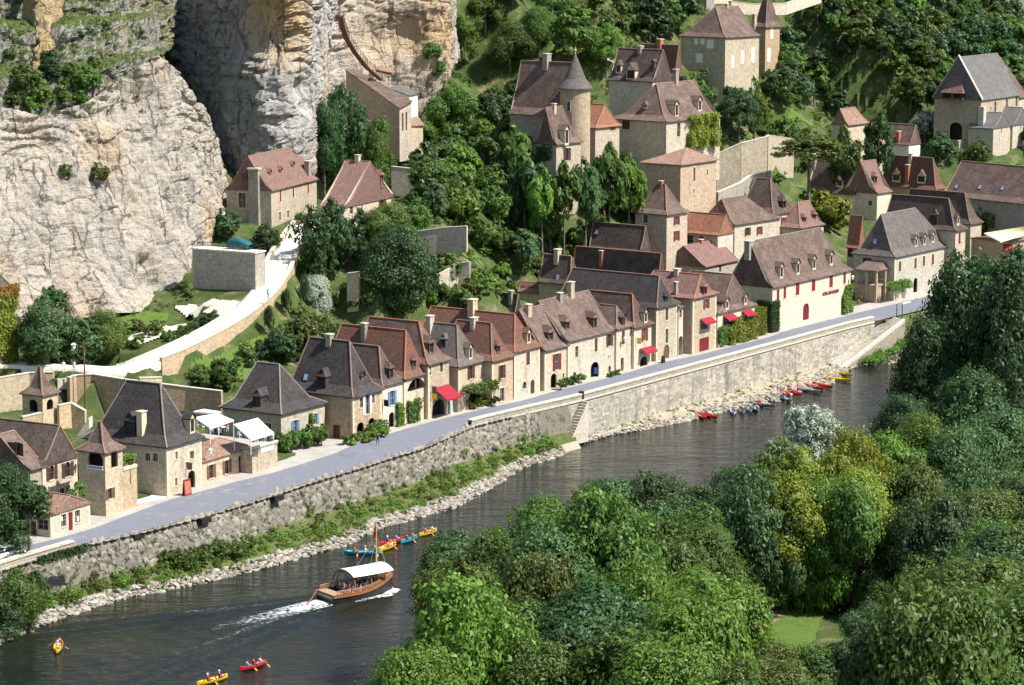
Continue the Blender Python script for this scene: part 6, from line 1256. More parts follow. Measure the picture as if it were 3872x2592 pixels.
# ---- cut the slope to the houses and walls, then lay garden surfaces on it
def carve():
    me = hill.data; n = len(me.vertices); co = np.empty(n*3); me.vertices.foreach_get('co', co); co = co.reshape(-1, 3)
    def cut(c, d, l, w_, zb, fwd=14, inset=0):
        # footprint: from c along d (length l), depth w_ along the uphill normal
        nrm = np.array([-d.y, d.x]); dd = np.array([d.x, d.y]); r = co[:, :2]-np.array([c.x, c.y]); a = r@dd; b = r@nrm
        lat = np.maximum(0, np.maximum(-a, a-l)); back = np.maximum(0, b-w_); front = np.maximum(0, -b)
        lim = zb+.9*back+.55*lat+np.where(front > fwd, (front-fwd)*.9, 0)+ .04*lat
        m = (lat < 14) & (back < 25) & (front < fwd+12); co[m, 2] = np.minimum(co[m, 2], lim[m])
    def fill(c, d, l, w_, zb, reach=9, back_only=False):
        nrm = np.array([-d.y, d.x]); dd = np.array([d.x, d.y]); r = co[:, :2]-np.array([c.x, c.y]); a = r@dd; b = r@nrm
        o = np.hypot(np.maximum(0, np.maximum(-a, a-l)), np.maximum(0, np.maximum(-b, b-w_))); m = (o < reach) & ((b > 0) if back_only else True)
        co[m, 2] = np.maximum(co[m, 2], zb-.85*o[m])
    for lab, h in HOUSES:
        if h.zb > 8: fill(h.C, h.u, h.L, h.D, h.zb-.15)
    for pts, zb in CUTS:
        if zb == 2.9: continue
        for a, c in zip(pts[:-1], pts[1:]):
            d = c-a; d.z = 0; l = d.length; d.normalize()
            if Vector((-d.y, d.x, 0)).dot(NN) < 0: a, c, d = c, a, -d
            fill(a+NN*.3, d, l, 3.0, min(a.z, c.z)-.5, 5, True)
    kb = [(O(730, 420), 462), (O(745, 330), 490), (O(850, 320), 499), (O(920, 300), 501), (O(985, 240), 501), (O(1040, 165), 503)]
    kb = [aty(p_, y_) for p_, y_ in kb]
    for a, c in zip(kb[:-1], kb[1:]):
        d = c-a; d.z = 0; l = d.length; d.normalize(); cut(a-NN*1, d, l, 1.0, min(a.z, c.z)+1.0, fwd=30)
    for lab, h in HOUSES:
        if h.zb > 6.6: cut(h.C, h.u, h.L, h.D, h.zb-.05)
        else: cut(h.C, h.u, h.L, min(h.D, 14), 6.46, fwd=6)
    for pts, zb in CUTS:
        for a, c in zip(pts[:-1], pts[1:]):
            d = c-a; d.z = 0; l = d.length; d.normalize()
            if Vector((-d.y, d.x, 0)).dot(NN) < 0: a, d = c, -d
            cut(a-NN*.4, d, l, .4, min(a.z, c.z)-zb, fwd=26 if zb > 4 else 10)
    k = 0
    P_ = np.array([tuple(q) for q in PP]); wid = 2.4
    for i in range(n):
        dd = np.hypot(P_[:, 0]-co[i, 0], P_[:, 1]-co[i, 1]); j = dd.argmin()
        if dd[j] < wid+6:
            f = max(0, dd[j]-wid); z = P_[j, 2]-.15; side = ts(co[i])[1]-ts(P_[j])[1]
            if dd[j] < wid+.5: co[i, 2] = z
            elif side > 0: co[i, 2] = min(max(co[i, 2], z-f*.1), z+f*.8)
            elif j > len(P_)*.34: co[i, 2] = min(max(co[i, 2], z-2.2-f*.6), z-.8)
            else: co[i, 2] = min(co[i, 2], z-.8) if f < 1 else min(co[i, 2], z-4.6)
    me.vertices.foreach_set('co', co.ravel()); me.update(); return co
HCO = carve()
HB = BVHTree.FromPolygons([tuple(p) for p in HCO], [tuple(p.vertices) for p in hill.data.polygons])
def drape(name, label, poly, mat, dz=.06, step=.45, kind='structure', pz=None):
    """sheet following the ground inside a plan polygon given by sight points"""
    Q = [onhill(p) for p in poly]; Q = [q for q in Q if q]; xs = [q.x for q in Q]; ys = [q.y for q in Q]
    def inside(x, y):
        c = False; j = len(Q)-1
        for i in range(len(Q)):
            if (Q[i].y > y) != (Q[j].y > y) and x < (Q[j].x-Q[i].x)*(y-Q[i].y)/(Q[j].y-Q[i].y)+Q[i].x: c = not c
            j = i
        return c
    b = MB(); X = np.arange(min(xs), max(xs), step); Y = np.arange(min(ys), max(ys), step); cz = {}
    g = lambda x, y: cz.setdefault((round(x, 2), round(y, 2)), gz(x, y)+dz)
    for x in X:
        for y in Y:
            if inside(x+step/2, y+step/2): b.face([Vector((x, y, g(x, y))), Vector((x+step, y, g(x+step, y))), Vector((x+step, y+step, g(x+step, y+step))), Vector((x, y+step, g(x, y+step)))])
    if b.f: tag(b.build(name, mat, weld=True), label, kind=kind)
drape('lawn', 'bright green lawn patch at the foot of the cliff', [B1(800, 640), B1(1000, 590), B1(1170, 600), B1(1140, 655), B1(1000, 690), B1(850, 720)], M['lawn'], .2)
drape('gravel_terrace', 'pale gravel terrace in the garden below the cliff', [B1(850, 790), B1(1100, 680), B1(1290, 680), B1(1100, 770), B1(900, 840)], M['gravel2'], .26)
drape('gravel_terrace', 'pale gravel turning space beside the bend of the path', [B1(1190, 560), B1(1350, 545), B1(1700, 535), B1(1640, 600), B1(1580, 670), B1(1450, 610), B1(1250, 600)], M['gravel2'], .28)
drape('lawn', 'sloping grass below the parapet of the gravel path', [B1(1290, 1010), B1(1500, 890), B1(1823, 745), B2(150, 1000-200), B2(60, 900), B1(1700, 1060), B1(1500, 1080)], M['lawn'], .12)
drape('lawn', 'small lawn terrace among the trees on the middle slope', [B2(1280, 270), B2(1360, 210), B2(1600, 170), B2(1560, 220), B2(1480, 230)], M['lawn'], .2)
drape('lawn', 'strip of lawn above the long street wall', [A3(1700, 960), A3(1823, 920), A4(0, 910), A4(300, 840), A4(420, 850), A4(130, 915)], M['lawn'], .2)
drape('street', 'sunlit paved upper street', [A3(1475, 1330), A3(1560, 1215), A3(1823, 1180), A3(1823, 1200), A3(1700, 1230), A3(1600, 1300)], M['gravel'], .12)
# ------------------------------------------------------------------ vegetation
def leafcloud(name, seed, n, lobes=14, leaf=.07, zs=1.0, tall=False, droop=0.0, flatb=-.75, core=.55, spread=.62, asp=.5, clump=.075):
    r = np.random.RandomState(seed); c = r.normal(size=(lobes*4, 3)); c /= np.linalg.norm(c, axis=1, keepdims=True)
    c = c[c[:, 2] > flatb][:lobes]; k = len(c); c *= spread*(.6+.6*r.rand(k, 1)); R = .24+.26*r.rand(k)
    if tall: c[:, :2] *= (1-.35*np.clip(c[:, 2:3], -1, 1))
    pr = R**2; pr /= pr.sum(); per = 26; K = max(12, n//per); Lk = r.choice(k, K, p=pr)
    d = r.normal(size=(K, 3)); out = c[Lk]/(np.linalg.norm(c[Lk], axis=1, keepdims=True)+1e-6); d += out*.75+np.array([0, 0, .25]); d /= np.linalg.norm(d, axis=1, keepdims=True)
    rad = R[Lk]*(core+(1.15-core)*r.rand(K)**.4); ph = r.rand(k)*6.28
    wob = 1+.2*np.sin(d[:, 0]*7+ph[Lk])*np.cos(d[:, 1]*6+ph[Lk]*2)
    CK = c[Lk]+d*(rad*wob)[:, None]; ik = r.randint(0, K, n); sg = (clump*(.6+.8*r.rand(K)))[ik][:, None]
    off = r.normal(size=(n, 3))*sg*np.array([1, 1, .7]); P = CK[ik]+off; d = d[ik]
    if droop: P[:, 2] -= droop*(np.hypot(P[:, 0], P[:, 1])**2)*r.rand(n)
    nrm = d*.8+off/(sg*2.2)+r.normal(size=(n, 3))*.45; nrm[:, 2] += .3; nrm /= np.linalg.norm(nrm, axis=1, keepdims=True)
    t = np.cross(nrm, r.normal(size=(n, 3))); t /= np.linalg.norm(t, axis=1, keepdims=True); b = np.cross(nrm, t)
    s = leaf*(.6+.8*r.rand(n))[:, None]
    V = np.stack([P-t*s, P+b*s*asp+nrm*s*.18, P+t*s, P-b*s*asp+nrm*s*.18], 1); V[..., 2] *= zs
    me = bpy.data.meshes.new(name); v = V.reshape(-1, 3); me.vertices.add(len(v)); me.vertices.foreach_set('co', v.ravel().astype(np.float32))
    me.loops.add(4*n); me.loops.foreach_set('vertex_index', np.arange(4*n, dtype=np.int32)); me.polygons.add(n); me.polygons.foreach_set('loop_start', np.arange(0, 4*n, 4, dtype=np.int32)); me.polygons.foreach_set('loop_total', np.full(n, 4, dtype=np.int32))
    me.update(calc_edges=True); me.validate(); me.materials.append(M['leaf']); return me, c, R
def trunkmesh(name, seed, cen, zs=1.0, base=-2.2):
    r = random.Random(seed); b = MB(); top = Vector((0, 0, .35*zs)); pts = [Vector((0, 0, base)), Vector((.02, .03, base*.6)), Vector((-.02, .02, base*.25)), top]
    rad = (.095, .075, .06, .022)
    for (p, q, a, c) in zip(pts[:-1], pts[1:], rad[:-1], rad[1:]): b.tube(p, q, a, c, 7, cap=False)
    for c in cen[:7]:
        q = Vector((c[0], c[1], c[2]*zs))*.9; s = Vector((0, 0, -.55*zs+.5*zs*r.random())); m = s.lerp(q, .5)+Vector((0, 0, -.06)); b.tube(s, m, .035, .024, 5, cap=False); b.tube(m, q, .024, .008, 5, cap=False)
    me = bpy.data.meshes.new(name); me.from_pydata([tuple(p) for p in b.v], [], b.f); me.materials.append(M['bark']); me.update(); return me
TV = {}
for kind, spec in {'round': [(k, 5200, dict(lobes=16, leaf=.075)) for k in range(3)], 'big': [(20, 21000, dict(lobes=26, leaf=.038, core=.6)), (21, 24000, dict(lobes=18, leaf=.034, core=.6, spread=.7)), (22, 20000, dict(lobes=34, leaf=.04, core=.5, spread=.66)), (23, 22000, dict(lobes=22, leaf=.035, core=.55, clump=.11)), (24, 19000, dict(lobes=16, leaf=.042, core=.5, spread=.75)), (25, 24000, dict(lobes=30, leaf=.032, core=.6, clump=.06, zs=1.2))], 'tall': [(40+k, 21000, dict(lobes=30, leaf=.037, zs=1.75, tall=True)) for k in range(2)],
                   'willow': [(50, 15000, dict(lobes=22, leaf=.07, droop=.35, asp=.22))], 'fir': [(60+k, 6000, dict(lobes=18, leaf=.07, zs=1.5, tall=True, asp=.3)) for k in range(2)], 'flat': [(70, 6000, dict(lobes=18, leaf=.07, zs=.5, flatb=-.35))],
                   'shrub': [(80+k, 1300, dict(lobes=8, leaf=.15, flatb=-.3)) for k in range(3)], 'far': [(90+k, 3600, dict(lobes=15, leaf=.095)) for k in range(3)], 'broad': [(95+k, 3200, dict(lobes=13, leaf=.15, asp=.4)) for k in range(2)]}.items():
    TV[kind] = []
    for sd_, n_, kw in spec:
        me, c, R_ = leafcloud('crown', sd_, n_, **kw); TV[kind].append((me, trunkmesh('trunk', sd_, c, kw.get('zs', 1.0)), kw.get('zs', 1.0)))
trnd = random.Random(11)
def tree(name, label, base, top_z, r, kind='round', mat='leaf', group=None, cat='tree', bark=None, squash=1.0):
    """base on the ground; crown of radius r topping out at top_z"""
    me, tm, zs = trnd.choice(TV[kind]); root = empty(name, base, label, cat, group)
    rz = r*squash; ccz = top_z-rz*zs*.98; rot = trnd.uniform(0, 6.28)
    cr = bpy.data.objects.new('crown', me); COL.objects.link(cr); cr.parent = root; cr.location = (0, 0, ccz-base.z); cr.scale = (r*trnd.uniform(.92, 1.08), r*trnd.uniform(.92, 1.08), rz); cr.rotation_euler = (0, 0, rot)
    cr.material_slots[0].link = 'OBJECT'; cr.material_slots[0].material = M[mat]
    tk = bpy.data.objects.new('trunk', tm); COL.objects.link(tk); tk.parent = root; tk.location = (0, 0, ccz-base.z); hgt = max(.5, ccz-base.z); tk.scale = (r*.8, r*.8, hgt/2.2*1.02); tk.rotation_euler = (0, 0, rot)
    if bark: tk.material_slots[0].link = 'OBJECT'; tk.material_slots[0].material = M[bark]
    return root
def nearz(x, y):
    t, s = ts((x, y)); return 2.9
def tree_at(name, label, p, Y, r, kind, mat, group=None, near=False, full=False, **kw):
    """crown centre seen at p, standing at distance Y"""
    me, tm, zs = TV[kind][0]; c = aty(p, Y); base = Vector((c.x, c.y, nearz(c.x, c.y) if near else gz(c.x, c.y)))
    if full: kw['squash'] = max(.8, min(2.0, (c.z+r-base.z)/2/r*1.02)); return tree(name, label, base, c.z+r, r, kind, mat, group, **kw)
    return tree(name, label, base, c.z+r*kw.get('squash', 1.0)*zs, r, kind, mat, group, **kw)
def on(name, label, p, r, kind='round', mat='leaf', hf=2.3, group=None, cat='tree', dz=0, **kw):
    """stands on the hillside with its foot at sight point p; height hf*r"""
    q = onhill(p)
    if q is None: return None
    return tree(name, label, q+UP*dz, q.z+r*hf, r, kind, mat, group, cat, **kw)
# --- wooded near bank
def poly_in(x, y, Q):
    c = False; j = len(Q)-1
    for i in range(len(Q)):
        if (Q[i][1] > y) != (Q[j][1] > y) and x < (Q[j][0]-Q[i][0])*(y-Q[i][1])/(Q[j][1]-Q[i][1])+Q[i][0]: c = not c
        j = i
    return c
LB = ([1040, 1150, 1190, 1250, 1310, 1380, 1450, 1510, 1560, 1640], [1520, 1450, 1400, 1200, 1070, 1040, 1040, 1050, 1000, 890])
GLADE = [(1690, 1480), (1690, 1390), (1760, 1340), (1900, 1280), (1990, 1290), (1960, 1370), (1900, 1420), (1830, 1480)]
COLS = {'leaf': ('mid-green', 'leaf'), 'leaf_dark': ('dark green', 'leaf_dark'), 'leaf_yel': ('yellow-green', 'leaf_yel'), 'leaf_lime': ('fresh lime-green', 'leaf_lime'), 'leaf_blue': ('bluish-green', 'leaf_blue'), 'leaf_olive': ('olive-green', 'leaf_olive'), 'leaf_silver': ('silvery', 'leaf_silver')}
def near_col(x, y):
    if 1780 < x < 2030 and y < 1290 and not (x > 1980 and y > 1180): return 'leaf_yel'
    if 2030 <= x < 2160 and y < 1140: return 'leaf_lime'
    if 1440 < x < 1640 and y > 1370: return 'leaf_lime'
    if 1260 < x < 1420 and y > 1390: return 'leaf_dark'
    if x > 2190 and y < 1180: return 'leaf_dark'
    if x < 1330 and y < 1170: return 'leaf_olive'
    if x < 1120 and y > 1490: return 'leaf_lime'
    if 1350 < x < 1780 and y < 1330: return trnd.choice(('leaf_blue', 'leaf_blue', 'leaf'))
    return trnd.choice(('leaf', 'leaf', 'leaf_olive', 'leaf_blue'))
def side(x, y):
    if x < 1330: return 'overhanging the water' if y < 1330 else 'in the lower wood near the wake'
    if x < 1790: return 'at the river edge' if y < 1190 else 'in the middle of the near wood'
    return 'behind the clearing' if y < 1300 else 'in the lower wood beyond the clearing'
y = 1192; row = 0
while y < 1660:
    x = np.interp(y, *LB)+ (45 if row % 2 else 0)
    while x < 2430:
        px_, py_ = x+trnd.uniform(-22, 22), y+trnd.uniform(-20, 20)
        if not any(poly_in(px_+a_, py_+b_, GLADE) for a_ in (-200, -150, -75, 0, 70) for b_ in (-150, -95, -40, 0, 40, 80)) and not (px_ > 1760 and px_ < 2020 and py_ < 1100) and not (px_ > 2060 and py_ < 1120):
            col = near_col(px_, py_); p = O(px_, py_); zc = 13.0+trnd.uniform(-2.0, 2.4 if row > 1 else .2)
            Y = (77-zc)*9920/(p[1]+330); r = trnd.choice((3.6, 4.2, 4.8, 5.2, 5.8, 6.4)); r = min(r, 4.5) if px_-np.interp(y, *LB) < 120 or row < 2 else r; nm = COLS[col][0]
            tree_at('river_tree', '%s leafy tree %s' % (nm, side(px_, py_)), p, Y, r if r < 5.5 or trnd.random() < .6 else r*.72, 'big' if r < 5.5 or trnd.random() < .6 else 'tall', col, 'trees of the near bank', near=True)
        x += trnd.uniform(82, 104)
    y += 62; row += 1
for k, (px_, py_, Y, r, kind, mat, lab) in enumerate((
        (1866, 1012, 311, 4.3, 'willow', 'leaf_silver', 'rounded silvery willow leaning over the river by the canoe beach'),
        (1795, 1068, 303, 3.0, 'willow', 'leaf_silver', 'smaller silvery willow sapling below the big willow'),
        (1945, 1105, 292, 4.4, 'big', 'leaf_yel', 'yellow-green tree tucked beside the silvery willow'),
        (1822, 1150, 285, 4.4, 'big', 'leaf_yel', 'yellow-green tree directly below the silvery willow'), (1890, 1145, 285, 4.6, 'big', 'leaf_yel', 'brightest yellow-green tree behind the clearing'), (1990, 1140, 285, 4.6, 'big', 'leaf_yel', 'yellow-green tree beside the fresh green round tree'),
        (1790, 1205, 275, 4.6, 'big', 'leaf_yel', 'yellow-green tree at the upper corner of the clearing'), (1865, 1205, 274, 4.2, 'big', 'leaf_lime', 'lime tree hanging over the top of the clearing'), (1960, 1215, 272, 4.2, 'big', 'leaf', 'mid-green tree over the far end of the clearing'), (2075, 1190, 276, 4.8, 'big', 'leaf_olive', 'olive tree beyond the far end of the clearing'), (2080, 1290, 272, 3.6, 'big', 'leaf', 'mid-green tree right of the clearing'), (2070, 1385, 257, 3.4, 'big', 'leaf', 'mid-green tree at the lower right of the clearing'), (1985, 1450, 250, 2.8, 'big', 'leaf_blue', 'low bluish tree edging the clearing lawn'), (2150, 1230, 268, 5.0, 'big', 'leaf_blue', 'bluish tree second behind the clearing edge'), (2160, 1340, 264, 4.4, 'big', 'leaf_olive', 'olive tree second from the clearing lawn'), (2140, 1440, 249, 4.2, 'big', 'leaf', 'mid-green tree below the olive one near the clearing'),
        (1755, 1135, 286, 4.4, 'big', 'leaf_olive', 'olive tree left of the yellow-green group'), (1735, 1210, 272, 4.6, 'big', 'leaf_blue', 'bluish tree on the river side of the clearing'),
        (2215, 770, 362, 7.0, 'tall', 'leaf_dark', 'tallest dark poplar filling the river bend by the boat ramp'),
        (2125, 850, 352, 4.6, 'tall', 'leaf_dark', 'dark leaning poplar nearest the boat ramp'),
        (2320, 810, 348, 6.6, 'tall', 'leaf_dark', 'dark poplar cropped by the picture edge beside the tallest poplar'),
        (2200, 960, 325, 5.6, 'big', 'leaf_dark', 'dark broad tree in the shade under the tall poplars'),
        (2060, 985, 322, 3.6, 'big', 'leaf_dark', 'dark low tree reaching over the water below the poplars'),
        (2290, 1060, 306, 6.0, 'big', 'leaf_blue', 'bluish broad tree below the tall poplars'),
        (2110, 1060, 300, 4.6, 'big', 'leaf_lime', 'fresh green round tree under the dark poplars'),
        (2330, 720, 372, 5.0, 'tall', 'leaf_dark', 'dark poplar partly cut off behind the picture edge'),
        (2040, 1090, 296, 4.4, 'big', 'leaf_lime', 'fresh green tree between the willow and the dark poplars'),
        (2190, 1110, 296, 5.0, 'big', 'leaf_blue', 'bluish tree in front of the dark poplars'),
        (1690, 1545, 244, 3.4, 'big', 'leaf', 'low mid-green tree below the clearing, nearest the lime trees'), (1770, 1560, 241, 3.2, 'big', 'leaf_olive', 'low olive tree below the middle of the clearing'), (1860, 1565, 240, 3.2, 'big', 'leaf', 'low mid-green tree below the clearing lawn'), (1950, 1550, 241, 3.4, 'big', 'leaf_blue', 'low bluish tree below the clearing, second from its edge'), (2040, 1510, 243, 3.6, 'big', 'leaf', 'low mid-green tree right below the clearing lawn'), (1660, 1440, 250, 2.6, 'big', 'leaf_lime', 'small lime tree on the left of the clearing'))):
    tree_at('river_tree', lab, O(px_, py_), Y, r, kind, mat, 'trees of the near bank', near=True, full=(kind == 'big' and py_ >= 1100))
# bare stems in the lower wood
for p, q in ((C2(1400, 1310), C2(1360, 935)), (C2(1505, 1270), C2(1512, 1180))):
    a, c = aty(p, 236), aty(q, 236); b = MB(); b.tube(a-UP*6, a, .16, .12, 6); b.tube(a, c, .12, .03, 6); m_ = a.lerp(c, .4); b.tube(m_, m_+Vector((-1.6, 0, 1.2)), .05, .02, 5); m_ = a.lerp(c, .7); b.tube(m_, m_+Vector((-1.0, 0, .9)), .04, .015, 5)
    tag(b.build('dead_tree', M['bark_pale']), 'bare pale dead stem rising among the lower trees, %s' % ('the taller one' if p[0] < 1760 else 'the shorter one'), 'dead tree', 'bare dead stems')
# --- left bank and village trees, one by one
on('plane_tree', 'round grey-green tree beside the lamp post below the cliff', B1(330, 945), 4.6, 'big', 'leaf_blue', 1.75, bark='bark_pale')
on('plane_tree', 'smaller grey-green tree next to the lamp post', B1(560, 920), 3.4, 'round', 'leaf_blue', 1.8)
on('garden_tree', 'dusty olive garden tree right of the lamp post', B1(730, 900), 3.2, 'big', 'leaf_olive', 1.9)
on('yew', 'dark upright yew against the cliff base', B1(345, 720), 3.0, 'round', 'leaf_dark', 2.2)
on('cliff_bush', 'ivy mound spilling down the cliff base', B1(300, 620), 3.0, 'round', 'leaf', 1.6, cat='bush')
tree_at('roadside_tree', 'dark roadside tree at the left edge beside the booth', C1(20, 360), 285, 3.9, 'big', 'leaf_dark')
tree_at('roadside_tree', 'second dark roadside tree leaning over the white car', C1(190, 330), 284, 2.4, 'round', 'leaf_dark')
tree_at('roadside_tree', 'low dark tree over the left end of the road', C1(20, 560), 283, 3.2, 'big', 'leaf_dark')
q = bank_pt(ts(atz(C1(120, 1090), 1.5))[0], 1.6); tree('bank_bush', 'big rounded green bush on the bank below the left quay wall', q, q.z+5.2, 3.6, 'big', 'leaf', cat='bush')
q = bank_pt(ts(atz(C1(20, 1180), 1.0))[0], 2.0); tree('bank_bush', 'bushy willow scrub at the water edge in the lower left corner', q, q.z+3.2, 3.0, 'big', 'leaf_dark', cat='bush')
on('cypress_fir', 'broad dark conifer beside the top of the gravel path', O(745, 640), 4.6, 'fir', 'leaf_dark', 3.0)
on('cypress_fir', 'second dark conifer behind the first beside the brown cottage', O(800, 610), 3.6, 'fir', 'leaf_dark', 2.8)
on('chestnut', 'broad round dark-green chestnut in the terraced garden', O(915, 705), 5.9, 'big', 'leaf_dark', 1.95)
on('chestnut', 'olive-topped tree behind the broad chestnut', O(890, 600), 4.4, 'big', 'leaf_olive', 2.1)
on('chestnut', 'round tree in the garden above the charcoal roofs', O(1000, 640), 3.2, 'round', 'leaf', 2.0)
for k, (px_, py_, r, mt, hf) in enumerate(((700, 815, 3.4, 'leaf_olive', 1.7), (640, 825, 2.6, 'leaf_dark', 1.7), (745, 790, 2.6, 'leaf', 1.7), (460, 880, 1.8, 'leaf_olive', 1.6), (510, 880, 2.0, 'leaf', 1.7))):
    on('garden_shrub', '%s in the sloping garden under the path parapet' % ('large olive shrub behind the charcoal roof', 'dark round shrub', 'mid-green shrub nearest the path bend', 'low olive shrub by the terrace wall', 'green shrub by the terrace wall')[k], O(px_, py_), r, 'round', mt, hf, 'garden shrubs below the path', 'shrub')
for k, (px_, py_) in enumerate(((122, 735), (240, 610), (362, 490))):
    on('cypress', '%s slim young cypress along the path wall' % ('lowest', 'middle', 'highest')[k], B2(px_-15, py_+15), .75, 'fir', 'leaf_dark', 6.2, 'slim cypresses', squash=2.1)
on('pampas', 'grey-green pampas clump beside the path wall', O(715, 690), 3.0, 'willow', 'leaf_silver', 1.3, cat='shrub')
on('terrace_tree', 'dark bush beside the railed terrace steps', O(610, 575), 2.3, 'round', 'leaf_dark', 1.9, cat='bush')
on('terrace_tree', 'dark bush against the left wall of the rose-roofed house', O(520, 545), 2.3, 'round', 'leaf_dark', 2.0, cat='bush')
on('creeper', 'green creeper beside the door of the rose-roofed house', O(690, 520), 1.1, 'shrub', 'leaf_lime', 2.2, cat='creeper')
tree_at('fig_tree', 'dark leafy tree at the foot of the fortress wall', O(790, 300), 456, 5.2, 'big', 'leaf_dark', full=True)
tree_at('fig_tree', 'round green tree under the end wall of the fortress building', O(862, 325), 455, 3.6, 'big', 'leaf', full=True)
on('slope_tree', 'leafy tree beside the end wall of the fortress building', O(960, 370), 3.6, 'round', 'leaf', 2.2)
tree_at('fig_tree', 'smaller dark tree left of the fortress wall', O(740, 290), 452, 3.6, 'big', 'leaf_dark', full=True)
on('slope_tree', 'feathery light tree right of the fortress shed', O(1040, 330), 4.4, 'big', 'leaf', 2.3)
for k, (px_, py_, Y, r, mt, lab) in enumerate(((1240, 425, 450, 3.0, 'leaf_lime', 'bright palm-like tree at the foot of the manor wing'), (1290, 420, 451, 2.8, 'leaf', 'leafy tree under the manor wing window'), (1340, 400, 455, 3.2, 'leaf_blue', 'big-leaved tree below the round tower'), (1395, 380, 460, 3.0, 'leaf', 'green tree below the garden wall and red door'), (1200, 395, 458, 3.4, 'leaf_dark', 'dark tree left of the manor wing'), (1440, 400, 462, 2.6, 'leaf_lime', 'fresh tree left of the cube-shaped house'), (1180, 330, 466, 3.6, 'leaf', 'tall tree in front of the shaded manor hall wall'))):
    tree_at('manor_tree', lab, O(px_, py_), Y, r, 'broad', mt, full=True)
for k, (px_, py_, Y, r, mt, lab) in enumerate(((1605, 222, 528, 3.0, 'leaf', 'green tree against the shaded wall of the upper hillside house'), (1665, 232, 526, 2.6, 'leaf_dark', 'dark tree at the corner of the upper hillside house'), (1725, 215, 540, 2.6, 'leaf_lime', 'fresh bush under the sunlit front of the upper hillside house'), (1560, 205, 530, 2.4, 'leaf_dark', 'dark bush left of the upper hillside house'))):
    tree_at('house_tree', lab, O(px_, py_), Y, r, 'round', mt, full=True)
on('dark_oak', 'dense dark tree beside the mansion', O(1690, 330), 3.8, 'big', 'leaf_dark', 2.6)
tree_at('umbrella_tree', 'wide flat-topped olive tree above the upper street', O(1850, 345), 503, 6.2, 'flat', 'leaf_olive')
tree_at('slope_tree', 'dense tree in front of the lean-to shed', O(1935, 335), 530, 3.4, 'round', 'leaf', full=True)
tree_at('slope_tree', 'second dense tree beside the lean-to shed', O(2010, 300), 548, 3.2, 'round', 'leaf_dark', full=True)
on('slope_tree', 'tree with slender trunk on the lawn beside the upper tower', O(1825, 115), 3.0, 'flat', 'leaf_olive', 2.0)
on('grey_tree', 'grey-green tree beside the church door', O(2115, 330), 3.2, 'round', 'leaf_silver', 2.4)
on('church_tree', 'dark tree below the church flank', O(2150, 370), 3.0, 'round', 'leaf_dark', 2.0)
on('church_tree', 'dark bush at the foot of the side chapels', O(2235, 370), 2.8, 'round', 'leaf', 1.8)
on('spruce', 'blue-green spruce behind the row of red roofs', B3(1060, 240), 2.6, 'fir', 'leaf_blue', 3.0)
on('courtyard_tree', 'leafy tree between the long hotel and the vine house', B3(1760, 560), 3.2, 'broad', 'leaf_lime', 2.0)
on('courtyard_tree', 'green tree in the gap beside the cream canvas roof', O(2250, 560), 3.6, 'broad', 'leaf_lime', 2.2)
on('hedge', 'yellow-green clipped hedge mass in front of the tall gable end', A4(450, 1560), 4.2, 'broad', 'leaf_yel', 1.5, cat='hedge')
# --- woods and thickets by region
PLACED = []
def blocked(q, r):
    for lab, h in HOUSES:
        d = q-h.C; a, b_ = d.dot(h.u), d.dot(h.v)
        if -r*.5 < a < h.L+r*.5 and -r*.6 < b_ < h.D+r*.4: return True
    for p in PP[::2]:
        if (p.xy-q.xy).length < 2.4+r*.5: return True
    return False
def thicket(name, label, poly, n, rr, kinds, mats, hf, group, cat='tree', sep=.75, tries=40):
    xs = [p[0] for p in poly]; ys = [p[1] for p in poly]; k = 0
    for _ in range(n*tries):
        if k >= n: break
        x, y_0 = trnd.uniform(min(xs), max(xs)), trnd.uniform(min(ys), max(ys))
        if not poly_in(x, y_0, poly): continue
        q = onhill(O(x, y_0)); r = trnd.uniform(*rr)
        if q is None or blocked(q, r) or any((q.xy-p.xy).length < (r+pr)*sep for p, pr in PLACED): continue
        PLACED.append((q, r)); mt = trnd.choice(mats); tree(name, label % COLS[mt][0], q, q.z+r*trnd.uniform(*hf), r, trnd.choice(kinds), mt, group, cat); k += 1
thicket('wood_tree', '%s tree in the wood above the round tower', [(1035, 60), (1060, 0), (1400, 0), (1395, 200), (1190, 170), (1120, 215), (1060, 170)], 26, (3.4, 4.8), ('far', 'big'), ('leaf', 'leaf', 'leaf_olive', 'leaf_lime'), (2.0, 2.8), 'wood above the round tower')
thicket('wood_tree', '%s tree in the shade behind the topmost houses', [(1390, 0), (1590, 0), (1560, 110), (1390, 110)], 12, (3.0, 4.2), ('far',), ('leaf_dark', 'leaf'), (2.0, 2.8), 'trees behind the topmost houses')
thicket('wood_tree', '%s tree in the wood around the church', [(1860, -40), (2400, -40), (2400, 420), (2330, 330), (2150, 330), (2080, 300), (1960, 270), (1780, 260), (1730, 230), (1790, 140), (1870, 120)], 135, (2.4, 4.2), ('far', 'far', 'round', 'broad'), ('leaf', 'leaf', 'leaf_dark', 'leaf_blue', 'leaf_olive', 'leaf_lime'), (1.9, 2.8), 'wood around the church', sep=.54)
thicket('slope_tree', '%s large-leaved tree on the terraced slope below the manor', [(1000, 300), (1180, 240), (1190, 390), (1250, 430), (1450, 420), (1460, 520), (1340, 570), (1330, 640), (1180, 640), (1080, 590), (1080, 540), (930, 520), (940, 440)], 52, (2.0, 3.6), ('broad', 'broad', 'round'), ('leaf', 'leaf', 'leaf_lime', 'leaf_blue', 'leaf_dark'), (1.6, 2.4), 'large-leaved trees below the manor', sep=.6)
thicket('wood_tree', '%s tree on the high slope left of the church', [(1880, -20), (2150, -20), (2140, 150), (2060, 230), (1900, 200)], 26, (2.4, 3.8), ('far', 'round'), ('leaf', 'leaf_dark', 'leaf_blue', 'leaf_olive'), (1.9, 2.6), 'trees on the high slope', sep=.5)
